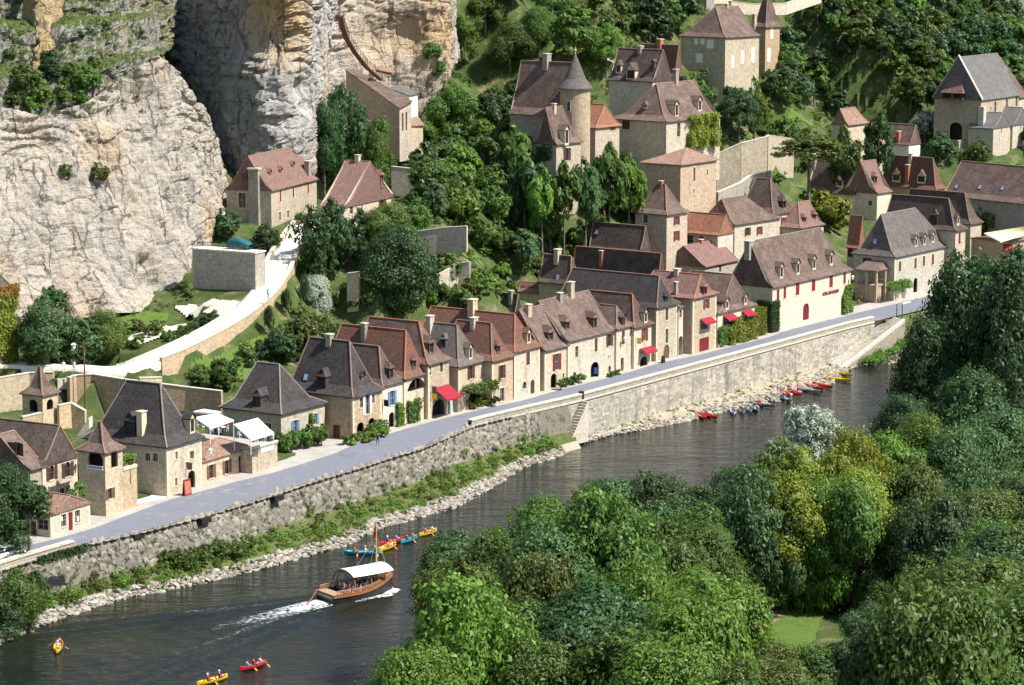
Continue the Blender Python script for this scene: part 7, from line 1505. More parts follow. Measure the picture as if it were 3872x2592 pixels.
thicket('slope_bush', '%s bush on the slope by the fortress building', [(730, 230), (880, 300), (980, 300), (1080, 200), (1180, 220), (1100, 330), (950, 420), (800, 370), (720, 330)], 26, (1.2, 2.4), ('shrub', 'round'), ('leaf', 'leaf_olive', 'leaf_dark', 'leaf_lime'), (1.4, 2.0), 'bushes by the fortress building', 'bush', sep=.65)
thicket('garden_bush', '%s bush in the garden below the cliff', [(250, 740), (420, 690), (560, 640), (540, 600), (440, 640), (400, 700), (300, 720), (60, 790), (60, 830), (300, 830), (480, 760)], 36, (.6, 1.5), ('shrub',), ('leaf', 'leaf_olive', 'leaf_lime'), (1.2, 1.7), 'bushes below the cliff', 'bush', sep=.7)
thicket('garden_bush', '%s bush on the grass under the path parapet', [(440, 880), (600, 790), (680, 700), (760, 760), (620, 830), (520, 900)], 26, (.6, 1.5), ('shrub',), ('leaf', 'leaf_olive', 'leaf_dark'), (1.2, 1.7), 'bushes under the path parapet', 'bush', sep=.7)
thicket('garden_bush', '%s bush in the gardens between the roofs', [(1080, 640), (1330, 560), (1330, 620), (1200, 650), (1100, 700), (1010, 720), (800, 720), (690, 700), (700, 620), (830, 700), (1000, 690)], 34, (.9, 1.9), ('shrub',), ('leaf', 'leaf_lime', 'leaf_olive'), (1.3, 1.8), 'bushes between the roofs', 'bush', sep=.65)
thicket('street_bush', '%s bush along the upper street and walls', [(1560, 330), (1700, 290), (1960, 300), (1960, 360), (1790, 420), (1880, 480), (1700, 480), (1600, 520), (1450, 520), (1460, 420)], 30, (.9, 2.0), ('shrub', 'broad'), ('leaf', 'leaf_dark', 'leaf_lime'), (1.3, 2.0), 'bushes along the upper street', 'bush', sep=.65)
thicket('house_bush', '%s bush beside the upper houses', [(1380, 190), (1560, 120), (1790, 190), (1740, 290), (1640, 250), (1400, 240)], 20, (1.0, 2.0), ('shrub', 'round'), ('leaf', 'leaf_dark'), (1.4, 2.0), 'bushes by the upper houses', 'bush', sep=.65)
thicket('garden_bush', '%s cushion plant in the garden bed beside the path', [(380, 770), (490, 720), (500, 735), (400, 800)], 26, (.5, .9), ('shrub',), ('leaf_dark', 'leaf_blue'), (1.1, 1.4), 'cushions in the garden bed', 'bush', sep=.8)
# undergrowth mass on the slope
def undergrowth(name, label, items, mat):
    V = []; cache = {}; 
    for me, P, s in items:
        if me not in cache: a = np.empty(len(me.vertices)*3); me.vertices.foreach_get('co', a); cache[me] = a.reshape(-1, 4, 3)
        a = cache[me]; th = trnd.uniform(0, 6.28); c_, s_ = math.cos(th), math.sin(th); R_ = np.array([[c_, -s_, 0], [s_, c_, 0], [0, 0, 1]]); sel = np.random.RandomState(int(th*999)).choice(len(a), min(len(a), 170), replace=False)
        V.append((a[sel]*np.array([s, s, s*.8]))@R_.T+np.array(tuple(P)))
    v = np.concatenate(V).reshape(-1, 3); n = len(v)//4; me = bpy.data.meshes.new(name); me.vertices.add(len(v)); me.vertices.foreach_set('co', v.ravel().astype(np.float32)); me.loops.add(4*n); me.loops.foreach_set('vertex_index', np.arange(4*n, dtype=np.int32)); me.polygons.add(n)
    me.polygons.foreach_set('loop_start', np.arange(0, 4*n, 4, dtype=np.int32)); me.polygons.foreach_set('loop_total', np.full(n, 4, dtype=np.int32)); me.update(calc_edges=True); me.materials.append(M[mat]); o = bpy.data.objects.new(name, me); COL.objects.link(o); tag(o, label, kind='stuff'); return o
def spots(poly, n, rr):
    out = []; xs = [p[0] for p in poly]; ys = [p[1] for p in poly]
    while len(out) < n:
        x, y_0 = trnd.uniform(min(xs), max(xs)), trnd.uniform(min(ys), max(ys))
        if poly_in(x, y_0, poly):
            q = onhill(O(x, y_0)); r = trnd.uniform(*rr)
            if q and not blocked(q, r): out.append((trnd.choice(TV['shrub'])[0], q+UP*r*.2, r))
            elif trnd.random() < .05: out.append((trnd.choice(TV['shrub'])[0], q+UP*.2 if q else Vector((0, 0, -50)), .3))
    return out
UPR = [(720, 250), (1040, 60), (1400, 0), (1880, 0), (2342, 0), (2342, 420), (2150, 360), (1960, 300), (1700, 480), (1460, 530), (1200, 650), (1000, 700), (900, 700), (930, 450)]
undergrowth('undergrowth', 'green undergrowth covering the upper slope', spots(UPR, 900, (.6, 1.7)), 'leaf')
undergrowth('undergrowth', 'brighter scrub dotted over the upper slope', spots(UPR, 380, (.5, 1.3)), 'leaf_lime')
undergrowth('undergrowth', 'tufts and low plants in the cliff foot gardens', spots([(60, 820), (300, 740), (520, 650), (560, 600), (440, 620), (330, 710), (60, 770)], 110, (.2, .6))+spots([(440, 880), (620, 780), (690, 690), (780, 740), (620, 850), (500, 910)], 120, (.2, .6)), 'leaf_olive')
undergrowth('undergrowth', 'dry olive scrub dotted over the slope', spots([(560, 800), (700, 720), (900, 690), (1100, 640), (1100, 330), (960, 330), (800, 370), (1000, 620), (700, 680)], 110, (.4, .9)), 'leaf_olive')
it = []
for _ in range(900):
    t = trnd.uniform(T0, TQ+8); k = trnd.triangular(.7, 2.5, 1.6); q = bank_pt(t, k); it.append((trnd.choice(TV['shrub'])[0], q+UP*.05, trnd.choice((.25, .35, .45, .6, .9))))
wd = [(trnd.choice(TV['shrub'])[0], bank_pt(trnd.uniform(T0, TQ+6), trnd.uniform(.15, 1.0)), trnd.uniform(.15, .42)) for _ in range(420)]
undergrowth('weeds', 'dry tufts rooted between the revetment stones', wd, 'leaf_olive')
undergrowth('weeds', 'green weeds growing over the river bank', it[:560], 'leaf_lime'); undergrowth('weeds', 'darker weeds growing over the river bank', it[560:], 'leaf_olive')
it = []
for _ in range(26):
    q = bank_pt(trnd.gauss(ts(atz(C1(1230, 720), 1.8))[0], 4), trnd.uniform(1.0, 1.6)); it.append((trnd.choice(TV['shrub'])[0], q+UP*.5, trnd.uniform(.9, 1.7)))
undergrowth('weeds', 'bushy green thicket on the river bank below the turret', it, 'leaf')
it = []
for _ in range(90):
    q = beach_pt(trnd.uniform(TQ+6, TQ2-6), trnd.uniform(.02, .3)); it.append((trnd.choice(TV['shrub'])[0], q, trnd.uniform(.2, .5)))
for _ in range(60):
    f = trnd.random(); q = rA2.lerp(rB2, f*.8)+NN*-trnd.uniform(1.2, 4); q.z = max(.2, q.z*.5); it.append((trnd.choice(TV['shrub'])[0], q, trnd.uniform(.5, 1.3)))
undergrowth('weeds', 'tufts of grass at the foot of the quay and ramp', it, 'leaf_lime')
# bushes on the cliff ledges
KB = [BVHTree.FromPolygons([tuple(p) for p in P_.reshape(-1, 3)], [tuple(f.vertices) for f in o_.data.polygons]) for o_, P_ in ((K1, K1P), (K2, K2P), (K0, K0P))]
def oncliff(p):
    best = None
    for kb in KB:
        h = kb.ray_cast(CAM, ray(p).normalized(), 3000)
        if h[0] and (best is None or h[3] < best[3]): best = h
    return best[0] if best else None
for k, (px_, py_, r, mt) in enumerate(((58, 190, 2.3, 'leaf'), (120, 165, 2.4, 'leaf_dark'), (165, 180, 2.0, 'leaf'), (200, 190, 2.2, 'leaf'), (95, 220, 1.8, 'leaf_lime'), (150, 222, 2.0, 'leaf_olive'), (185, 225, 1.6, 'leaf'), (30, 230, 1.6, 'leaf_olive'), (150, 395, 1.3, 'leaf'), (230, 400, 1.5, 'leaf_olive'), (240, 60, 1.0, 'leaf_olive'), (180, 80, 1.0, 'leaf'), (320, 70, .9, 'leaf'), (75, 240, 1.5, 'leaf_lime'), (215, 150, 1.4, 'leaf'), (20, 130, 1.2, 'leaf_olive'), (990, 120, 1.7, 'leaf'), (1005, 160, 1.5, 'leaf'))):
    q = oncliff(O(px_, py_+8))
    if q: tree('ledge_bush', '%s bush rooted on the cliff ledges' % COLS[mt][0], q, q.z+r*1.5, r, 'round' if r > 1.4 else 'shrub', mt, 'bushes on the cliff ledges', 'bush')
it = []
for _ in range(230):
    q = oncliff(O(trnd.uniform(0, 330), trnd.uniform(0, 260)))
    if q and (q-aty(O(100, 200), 405)).length < 80: it.append((trnd.choice(TV['shrub'])[0], q, trnd.uniform(.25, .8)))
undergrowth('ledge_grass', 'grass and low scrub on the cliff terraces', it, 'leaf_olive')
# climbers on walls
def climber(name, label, h, cr, x0, x1, y0, y1, mat='leaf_lime', face='F', n=None, thick=.45, out=.05):
    P, d, nn, L = h.faces[face]; a = onplane(cr(x0, (y0+y1)/2), P, nn); b_ = onplane(cr(x1, (y0+y1)/2), P, nn); w_ = abs((b_-a).dot(d)); zt, zb = zup((a+b_)/2, cr(0, y0)[1]), zup((a+b_)/2, cr(0, y1)[1])
    o0 = a if (b_-a).dot(d) > 0 else b_; n = n or int(max(300, w_*(zt-zb)*95)); r = np.random.RandomState(int(abs(x0*7+y0)) % 9999); V = []
    root = empty(name, Vector((o0.x, o0.y, zb)), label, 'climber'); A_ = r.rand(n)*w_; Z_ = zb+r.rand(n)*(zt-zb)
    e = np.array([noise.noise(Vector((q*.5, z*.5, x0))) for q, z in zip(A_, Z_)]); edge = np.minimum(np.minimum(A_, w_-A_)/(w_*.5), np.minimum(Z_-zb, zt-Z_)/((zt-zb)*.5)); keep = (e+edge*1.3 > .05); A_, Z_, e = A_[keep], Z_[keep], e[keep]
    for q, z, ee in zip(A_, Z_, e):
        c = Vector((o0.x, o0.y, z))+d*q+nn*(out+thick*r.rand()*(1+ee)); nv = (nn+Vector(r.normal(size=3))*.6+UP*.3).normalized(); t_ = nv.cross(Vector(r.normal(size=3))).normalized(); b2 = nv.cross(t_); s = .13+.12*r.rand(); V += [c-t_*s, c+b2*s*.6, c+t_*s, c-b2*s*.6]
    m = MB(); m.v = [tuple(x) for x in V]; m.f = [tuple(range(i, i+4)) for i in range(0, len(V), 4)]; m.uv = [(0, 0)]*len(V); m.m = [0]*len(m.f); m.build('foliage', M[mat], root)
    s_ = MB(); c0 = Vector((o0.x, o0.y, zb-.2))+d*w_*.5+nn*.1; s_.tube(c0-UP*min(2, zb-h.zb), c0+UP*(zt-zb)*.6, .05, .02, 5); s_.build('stem', M['bark'], root); return root
climber('climber', 'tidy vine canopy over the pergola of the grey-roofed house', F11, B2, 1412, 1640, 1060, 1125, 'leaf', out=.3, thick=1.8, n=1500)
climber('climber', 'rounded creeper on the wall of the loggia house', F9, B2, 1050, 1140, 1185, 1380, 'leaf')
climber('climber', 'rose climber around the narrow house door', F8, B2, 975, 1025, 1200, 1390, 'leaf_lime')
climber('climber', 'shrubs and creeper over the broad ochre house porch', F7, B2, 760, 885, 1330, 1450, 'leaf', thick=1.4)
climber('climber', 'yellow-green vine over the low house with red awnings', F20, B3, 1545, 1738, 600, 800, 'leaf_yel', thick=.7)
climber('climber', 'dark creeper beside the door of the vine house', F20, B3, 1480, 1530, 680, 810, 'leaf', thick=.7)
climber('climber', 'creeper hanging at the far corner of the long hotel', F21, B4, 565, 632, 395, 590, 'leaf_lime')
climber('climber', 'vine trained above the porch of the stone inn', F22, B4, 860, 1015, 365, 430, 'leaf', thick=1.2)
climber('climber', 'bright yellow-green vine covering the mansion front', MAN, A3, 1265, 1470, 780, 1020, 'leaf_yel', thick=1.2)
climber('climber', 'dark ivy on the shaded wall of the manor wing', M1, A3, 235, 345, 1000, 1120, 'leaf_dark', face='L')
climber('climber', 'ivy with rusty top covering the building at the left edge', IV, B1, -60, 112, 400, 950, 'leaf_yel', thick=.6)
climber('climber', 'rust-red creeper at the top of the left-edge building', IV, B1, -60, 112, 390, 480, 'leaf_rust', thick=.75)
climber('climber', 'creeper beside the blue-shuttered house window', F6, B2, 380, 405, 1275, 1350, 'leaf_lime')
climber('climber', 'plants spilling over the terrace block roof', F3b, C1, 838, 925, 0, 75, 'leaf_lime', thick=1.0, out=-1.0)
# clipped hedges and planters along the road
def hedge(label, p0, p1, z, h, dpt, mat='leaf_lime', nm='hedge', cat='hedge'):
    a, c = atz(p0, z), atz(p1, z); d = c-a; l = d.length; d.normalize(); nn = Vector((-d.y, d.x, 0)); n = int(l*h*210+l*dpt*160); r = np.random.RandomState(int(a.x*10) % 999); V = []
    for _ in range(n):
        f = r.rand(); q = a+d*l*r.rand(); bx = (r.rand(), r.rand()); 
        if f < .6: c_ = q+UP*h*bx[0]-nn*.05*r.normal(); nv = -nn
        else: c_ = q+UP*h+nn*dpt*bx[0]; nv = UP.copy()
        c_ = c_+Vector(r.normal(size=3))*.09; nv = (nv+Vector(r.normal(size=3))*.6).normalized(); t_ = nv.cross(Vector(r.normal(size=3))).normalized(); b2 = nv.cross(t_); s = .10+.1*r.rand(); V += [c_-t_*s, c_+b2*s*.6, c_+t_*s, c_-b2*s*.6]
    root = empty(nm, a, label, cat); m = MB(); m.v = [tuple(x) for x in V]; m.f = [tuple(range(i, i+4)) for i in range(0, len(V), 4)]; m.uv = [(0, 0)]*len(V); m.m = [0]*len(m.f); m.build('foliage', M[mat], root)
    b = MB(); b.box(a+d*.1+nn*.12, d*(l-.2), nn*(dpt-.15), UP*(h-.12)); b.build('core', M['leaf_dark'], root)
hedge('low box hedge left of the hotel arch', B4(150, 695), B4(292, 660), 6.5, 1.6, 1.2); hedge('low box hedge right of the hotel arch', B4(352, 645), B4(622, 580), 6.5, 1.5, 1.2)
hedge('dark ivy-covered gateway hedge beside the long hotel', B4(80, 730), B4(135, 715), 6.5, 5.2, 3.0, 'leaf_dark'); hedge('yellow-green leafy hedge beside the vine house', B4(-60, 765), B4(45, 740), 6.5, 4.6, 2.4, 'leaf_yel')
hedge('parterre of clipped hedges in the terraced garden', B2(820, 560), B2(1000, 590), 15.8, .8, 1.0, 'leaf_lime')
def bushrow(label, pts, z, r, mat, kind='shrub', hf=1.5, nm='planting', grp=None):
    for k, p in enumerate(pts): q = atz(p, z); tree(nm, label, q, q.z+r*hf, r, kind, mat, grp, 'shrub')
bushrow('rounded leafy shrub in the hedge before the blue-shuttered house', [B2(190, 1555), B2(260, 1545), B2(330, 1530), B2(400, 1510), B2(465, 1500)], 6.5, 1.5, 'leaf', 'broad', 1.9, 'hedge_shrub', 'shrubs before the blue-shuttered house')
bushrow('low leafy shrub in the bed beside the broad ochre house', [B2(650, 1500), B2(700, 1495), B2(760, 1480), B2(820, 1465), B2(880, 1445)], 6.5, 1.0, 'leaf_lime', 'shrub', 1.5, 'bed_shrub', 'bed shrubs by the ochre house')
bushrow('bright shrub under the vine pergola', [B2(1480, 1255), B2(1530, 1245), B2(1580, 1235), B2(1610, 1225)], 6.5, 1.0, 'leaf_yel', 'shrub', 1.6, 'pergola_shrub', 'shrubs under the pergola')
bushrow('round dark box ball in front of the red-roofed house', [B2(1660, 1235)], 6.5, .8, 'leaf_dark', 'shrub', 1.9, 'box_ball')
bushrow('leafy shrub in the row beside the arched doorway', [B3(400, 1120), B3(440, 1105), B3(490, 1090), B3(545, 1075)], 6.5, .9, 'leaf', 'shrub', 1.7, 'door_shrub', 'shrubs by the arched doorway')
bushrow('low bright shrub by the slim pale house', [B3(750, 1030), B3(785, 1020)], 6.5, .8, 'leaf_lime', 'shrub', 1.3, 'door_shrub', 'shrubs by the slim house')
bushrow('leafy pot shrub on the booth terrace', [C1(525, 290)], 9.5, 1.1, 'leaf', 'shrub', 1.6, 'pot_shrub')
hedge('narrow dark hedge on the left quay parapet', C1(270, 750), C1(600, 655), 6.9, .7, .5, 'leaf_dark')
# ------------------------------------------------------------------ further roofs in the second row
h = house('veranda_house', 'open-sided veranda under a ribbed pink tile roof with three dark panels', B3(412, 470), 14.3, 0, B3(470, 0), 55, r1=B3(428, 400), r2=B3(140, 375), h0=0, h1=0, eave=True, zbase=8, wall='plaster', roof='r_canal', flare=.1, fz=.1, found=2)
for x, y0 in ((140, 392), (208, 402), (282, 410)):
    r_ = h.bvh.ray_cast(CAM, ray(B3(x, y0)).normalized(), 3000)
    if r_[0]: n_ = r_[1] if r_[1].z > 0 else -r_[1]; d_ = h.v; up_ = n_.cross(d_).normalized(); b = MB(); b.box(r_[0]-d_*.9-up_*.5+n_*.03, d_*1.8, up_*1.0, n_*.06); b.build('panel', M['r_red'], h.root)
house('charcoal_back_house', 'small charcoal-roofed house with two chimneys behind the long red roof', B2(1790, 600), 13.5, 0, (1972, 0), 56, r1=B2(1805, 460), r2=B2(1460, 432), h0=0, h1=0, eave=True, zbase=8, wall='wall', roof='r_black', flare=.2, fz=.12, found=2, dorm=[('L', B2(1490, 535), .9, 1.0, None, 'n')], chim=[(B2(1436, 480), B2(0, 410), .9, .7, 'wall_grey'), (B2(1772, 490), B2(0, 435), .7, .6, 'wall_grey')])
# ------------------------------------------------------------------ restaurant terrace
DD = lambda x, y: (700+x/5.6, 1500+y/5.6)
TE = house('restaurant_terrace', 'raised plastered dining terrace between the restaurant and the blue-shuttered house', C1(1716, 130), 6.5, DD(0, 1135)[1], DD(1950, 0), 59, D=12, wall='wall', noroof=True, zr=20, found=1, cat='terrace')
P, d, n, L = TE.faces['F']; zt = TE.ze
b = MB(); b.box(P+UP*(zt-P.z-.12)+n*.1, d*L, -n*12, UP*.12); b.build('terrace_floor', M['pave'], TE.root)
b = MB(); b.tube(P+UP*(zt-P.z+.2), P+d*L+UP*(zt-P.z+.2), .2, .2, 8); b.build('log_coping', M['cap'], TE.root)
q = onplane(DD(1600, 1140), P, n); q2 = onplane(DD(1860, 1100), P, n); b = MB(); b.box(q-UP*.35+n*.02, d*(q2-q).dot(d), n*.04, UP*.7); b.build('sign_board', M['white'], TE.root)
def canopy(name, label, quad, zs, posts=True, sag=.15):
    pts = [atz(p, z) for p, z in zip(quad, zs)]; root = empty(name, Vector((pts[3].x, pts[3].y, TE.ze)), label, 'awning', None); N_ = 9; A_ = np.zeros((N_, N_, 3))
    for i in range(N_):
        for j in range(N_):
            a, c = i/(N_-1), j/(N_-1); q = pts[0].lerp(pts[1], c).lerp(pts[3].lerp(pts[2], c), a); q.z -= sag*4*a*(1-a)*(.4+.6*math.sin(c*math.pi)); A_[i, j] = q
    gridmesh('canvas', A_, M['awn_white'], root); b = MB()
    for a, c in ((3, 2), (0, 3), (1, 2)): b.box(pts[a]-UP*.22, pts[c]-pts[a], (pts[2]-pts[1]).normalized()*.02, UP*.22)
    b.build('valance', M['awn_white'], root)
    if posts:
        b = MB()
        for q in pts: b.tube(Vector((q.x, q.y, TE.ze)), q, .05, n=5)
        b.build('post', M['white'], root)
canopy('terrace_awning', 'large white flat awning over the dining terrace', [DD(190, 440), DD(700, 350), DD(1020, 490), DD(525, 665)], (12.9, 12.9, 12.6, 12.5))
canopy('terrace_awning', 'steep white awning falling towards the road at the dining terrace', [DD(1035, 590), DD(1540, 450), DD(1870, 765), DD(1390, 905)], (13.0, 13.2, 11.8, 11.6), sag=.05)
canopy('terrace_awning', 'thin white awning strip behind the large flat awning', [DD(170, 315), DD(400, 262), DD(750, 315), DD(690, 352)], (12.9, 12.9, 12.9, 12.8), posts=False, sag=.05)
# ------------------------------------------------------------------ people
def skinned(name, V, E, R, zones):
    me = bpy.data.meshes.new(name); me.from_pydata([Vector(v) for v in V], E, []); o = bpy.data.objects.new(name, me); COL.objects.link(o)
    m = o.modifiers.new('skin', 'SKIN'); sv = me.skin_vertices
    if len(sv) == 0:
        bm = bmesh.new(); bm.from_mesh(me); bm.verts.layers.skin.verify(); bm.to_mesh(me); bm.free()
    for k, r in enumerate(R): me.skin_vertices[0].data[k].radius = r if isinstance(r, tuple) else (r, r)
    me.skin_vertices[0].data[0].use_root = True
    s = o.modifiers.new('sub', 'SUBSURF'); s.levels = 1; s.render_levels = 1
    dg = bpy.context.evaluated_depsgraph_get(); out = bpy.data.meshes.new_from_object(o.evaluated_get(dg)); bpy.data.objects.remove(o); out.name = name
    while len(out.materials) < 3: out.materials.append(None)
    for k, mt in enumerate(('skin', 'cloth1', 'cloth2')): out.materials[k] = M[mt]
    for p in out.polygons: p.material_index = zones(p.center); p.use_smooth = True
    return out
M['skin'] = plain('skin', (.52, .31, .22), .6, .08, 5); M['cloth1'] = plain('shirt_white', (.7, .7, .68), .9); M['cloth2'] = plain('trousers_dark', (.05, .06, .09), .9)
for k, c in {'s_red': (.45, .03, .03), 's_blue': (.05, .12, .4), 's_white': (.75, .74, .72), 's_dark': (.03, .03, .04), 's_green': (.05, .35, .12), 's_sky': (.25, .45, .65), 's_orange': (.6, .2, .05), 's_pink': (.6, .25, .25), 't_khaki': (.28, .22, .14), 't_jeans': (.08, .12, .2), 'hair': (.05, .03, .02), 'hat': (.75, .74, .7)}.items(): M[k] = plain('cloth_'+k, c, .85, .1, 6)
SV = [(0, 0, .94), (0, .01, 1.14), (0, -.01, 1.34), (0, 0, 1.47), (0, .015, 1.57), (0, .02, 1.68)]; SR = [(.15, .11), (.14, .10), (.16, .11), (.055, .055), (.085, .095), (.07, .08)]; SE = [(0, 1), (1, 2), (2, 3), (3, 4), (4, 5)]
def limbs(V, E, R, hip, knee, ank, toe, sho, elb, wri, hand):
    for s in (-1, 1):
        i = len(V); V += [(s*hip[0], hip[1], hip[2]), (s*knee[0], knee[1]+s*knee[3], knee[2]), (s*ank[0], ank[1]+s*ank[3], ank[2]), (s*toe[0], toe[1]+s*toe[3], toe[2])]; R += [.095, .06, .045, .04]; E += [(0, i), (i, i+1), (i+1, i+2), (i+2, i+3)]
        i = len(V); V += [(s*sho[0], sho[1], sho[2]), (s*elb[0], elb[1], elb[2]), (s*wri[0], wri[1], wri[2]), (s*hand[0], hand[1], hand[2])]; R += [.065, .045, .035, (.045, .025)]; E += [(2, i), (i, i+1), (i+1, i+2), (i+2, i+3)]
V_, E_, R_ = list(SV), list(SE), list(SR); limbs(V_, E_, R_, (.1, 0, .9), (.11, .03, .5, .06), (.12, 0, .09, .12), (.12, .15, .04, .12), (.19, 0, 1.41), (.26, -.02, 1.13), (.28, .08, .9), (.28, .12, .81))
def zst(c): return 0 if c.z > 1.46 or (abs(c.x) > .2 and c.z < 1.28) else (1 if c.z > .93 else (2 if c.z > .1 else 2))
PST = skinned('person_standing', V_, E_, R_, zst)
V_ = [(x, y, z-.80) for x, y, z in SV]; E_, R_ = list(SE), list(SR); limbs(V_, E_, R_, (.1, .06, .1), (.16, .45, .26, 0), (.14, .78, .06, 0), (.14, .92, .1, 0), (.19, 0, .61), (.3, .12, .36), (.24, .36, .34), (.22, .44, .36))
def zse(c): return 0 if c.z > .66 or (abs(c.x) > .2 and c.y > .1 and c.z > .3) or c.y > .55 else (1 if c.z > .2 and c.y < .16 else 2)
PSE = skinned('person_seated', V_, E_, R_, zse)
hm = bpy.data.meshes.new('hair'); bm = bmesh.new(); bmesh.ops.create_uvsphere(bm, u_segments=10, v_segments=7, radius=.115); bmesh.ops.delete(bm, geom=[v for v in bm.verts if v.co.z < -.05 or (v.co.y > .09 and v.co.z < .03)], context='VERTS'); bm.to_mesh(hm); bm.free(); hm.materials.append(M['hair'])
def person(label, P, face, shirt, trs, seated=False, hat=False, group=None, sc=1.0):
    o = bpy.data.objects.new('person', PSE if seated else PST); COL.objects.link(o); o.location = P; o.rotation_euler = (0, 0, math.atan2(face.y, face.x)-math.pi/2); o.scale = (sc, sc, sc); tag(o, label, 'person', group, 'thing')
    for k, mt in enumerate(('skin', shirt, trs)): o.material_slots[k].link = 'OBJECT'; o.material_slots[k].material = M[mt]
    q = bpy.data.objects.new('hat' if hat else 'hair', hm); COL.objects.link(q); q.parent = o; q.location = (0, .005, (.87 if seated else 1.67)); q.scale = (1, 1.05, 1.0)
    q.material_slots[0].link = 'OBJECT'; q.material_slots[0].material = M['hat' if hat else 'hair']; return o
def pathpt(p):
    best = min(PP, key=lambda q: (proj(q)[0]-p[0])**2+(proj(q)[1]-p[1])**2); return atz(p, best.z+.32)
person('person in pale blue top walking on the gravel path', pathpt(B2(97, 497)), Vector((0, -1, 0)), 's_sky', 't_jeans')
person('person in dark clothes walking along the asphalt road', atz(B2(853, 1503), 6.51), UU, 's_dark', 't_jeans')
def hp(p): return (onhill(p) or atz(p, 28))+UP*.12
for p, l, s_, t_ in ((A3(1603, 1190), 'person in white on the upper street beside the railing', 's_white', 't_jeans'), (A3(1622, 1190), 'person in dark blue on the upper street beside the railing', 's_blue', 's_dark'), (A3(1720, 1188), 'person standing alone by the long street wall', 's_white', 's_dark'),
                     (A3(655, 1058), 'person in white beside the garden gate pillar', 's_white', 's_white'), (A3(715, 1072), 'person in dark top by the garden wall', 's_dark', 't_khaki'), (A3(857, 1092), 'person in red near the red arched door', 's_red', 's_dark'),
                     (B1(440, 1008), 'person in white by the terrace steps below the lamp', 's_white', 's_white'), (B1(512, 1008), 'person in pale top beside the lamp post', 's_white', 't_khaki')):
    person(l, hp(p), Vector((trnd.uniform(-1, 1), -1, 0)), s_, t_)
for k, x in enumerate((238, 262, 290)):
    q = onhill(A4(x, 78-k*10)); person(('person in dark clothes on the top path, first from the tower', 'person in black on the top path, between two others', 'person in dark red on the top path, farthest from the tower')[k], (q or atz(A4(x, 60), 55))+UP*.1, Vector((-.5, -1, 0)), ('s_dark', 's_dark', 's_red')[k], 's_dark')
# ------------------------------------------------------------------ canoes
for k, c in {'c_red': (.60, .02, .015), 'c_yel': (.72, .46, .02), 'c_teal': (.02, .36, .44), 'c_grey': (.14, .16, .18), 'c_silver': (.34, .36, .38)}.items(): M[k] = plain('hull_'+k, c, .4, .08, 3, spec=.45)
def canoe(label, p0, p1, mat, z=.05, crew=(), gear=(), L=None, tilt=0.0, group=None, nm='canoe'):
    """p0 stern, p1 bow"""
    a, c = atz(p0, z+.2), atz(p1, z+.2); d = c-a; d.z = 0
    if L is None: L = min(5.2, max(3.6, d.length))
    d.normalize(); n = Vector((-d.y, d.x, 0)); m = (a+c)/2; m.z = z; root = empty(nm, m, label, 'canoe', group); S_ = np.linspace(-1, 1, 15); A_ = []; I_ = []
    for s in S_:
        w_ = .47*(1-abs(s)**2.6)+.015; sh = .34+.16*abs(s)**3; ring = []; inn = []
        for k in range(9):
            th = math.pi*k/8; x = -math.cos(th); q = m+d*(s*L/2)+n*(x*w_)+UP*(sh-(sh+.08-.1*abs(s)**4)*math.sin(th)**.7); ring.append(tuple(q)); q2 = m+d*(s*L/2*.97)+n*(x*w_*.88)+UP*(sh-.01-(sh+.02-.1*abs(s)**4)*math.sin(th)**.7*.9); inn.append(tuple(q2))
        A_.append(ring+inn[::-1]+[ring[0]])
    gridmesh('hull', np.array(A_), M[mat], root)
    for s in (-.62, .62):
        b = MB(); w_ = .42*(1-abs(s)**2.4); b.box(m+d*(s*L/2-.11)-n*w_*.9+UP*.22, d*.22, n*w_*1.8, UP*.03); b.build('seat', M['c_grey'], root)
    b = MB()
    for s in (-1, 1): b.box(m+d*(s*L/2*.98)-d*(.34 if s > 0 else 0)-n*.1+UP*.42, d*.34, n*.2, UP*.03)
    b.build('end_deck', M[mat], root)
    for k, (f, sh, lb, hat) in enumerate(crew):
        q = m+d*(f*L/2)+UP*.12; person(lb, q, d, sh, 't_jeans', True, hat)
        pr = q+d*.42+UP*.42; sd_ = 1 if k % 2 else -1; pd = empty('paddle', pr, 'paddle of the %s' % lb.replace('person', 'paddler'), 'paddle'); b = MB(); e0, e1 = pr-n*sd_*.45+UP*.5, pr+n*sd_*.75-UP*.32; b.tube(e0, e1, .022, n=5); b.build('shaft', M['wood'], pd); b = MB(); b.box(e1-d*.1, d*.2, (e1-e0).normalized()*.42, n*.02); b.build('blade', M['s_orange'], pd)
    for f, mt, sc in gear:
        b = MB(); q = m+d*(f*L/2)+UP*.1; b.tube(q-d*.22*sc, q+d*.22*sc, .19*sc, .16*sc, 8); b.tube(q-d*.22*sc+UP*.1, q+d*.1*sc+UP*.34*sc, .14*sc, .1*sc, 7); o = b.build('gear_bag', M[mt], None); tag(o, '%s luggage in the %s' % ({'s_blue': 'blue', 's_white': 'white', 's_red': 'red', 's_green': 'green', 's_orange': 'orange', 's_sky': 'pale blue'}[mt], ' '.join(label.split()[:9])), 'bag', 'luggage in moored canoes')
    return root
canoe('long teal canoe beside the tour boat mast', C2(612, 665), C2(878, 668), 'c_teal', crew=((-.45, 's_red', 'person in red astern in the long teal canoe', False), (.1, 's_white', 'small person in white amid the long teal canoe', True), (.6, 's_dark', 'person in dark vest in the bow of the teal canoe', True)))
canoe('red canoe with two paddlers ahead of the tour boat', C2(852, 612), C2(1008, 572), 'c_red', crew=((-.3, 's_blue', 'person with pale hat in the red canoe ahead', True), (.45, 's_sky', 'person in pale blue in the red canoe ahead of the boat', False)))
canoe('small yellow kayak between the teal and red canoes', C2(876, 642), C2(944, 615), 'c_yel', L=3.8, crew=((0, 's_pink', 'person in pink paddling the small yellow kayak', False),))
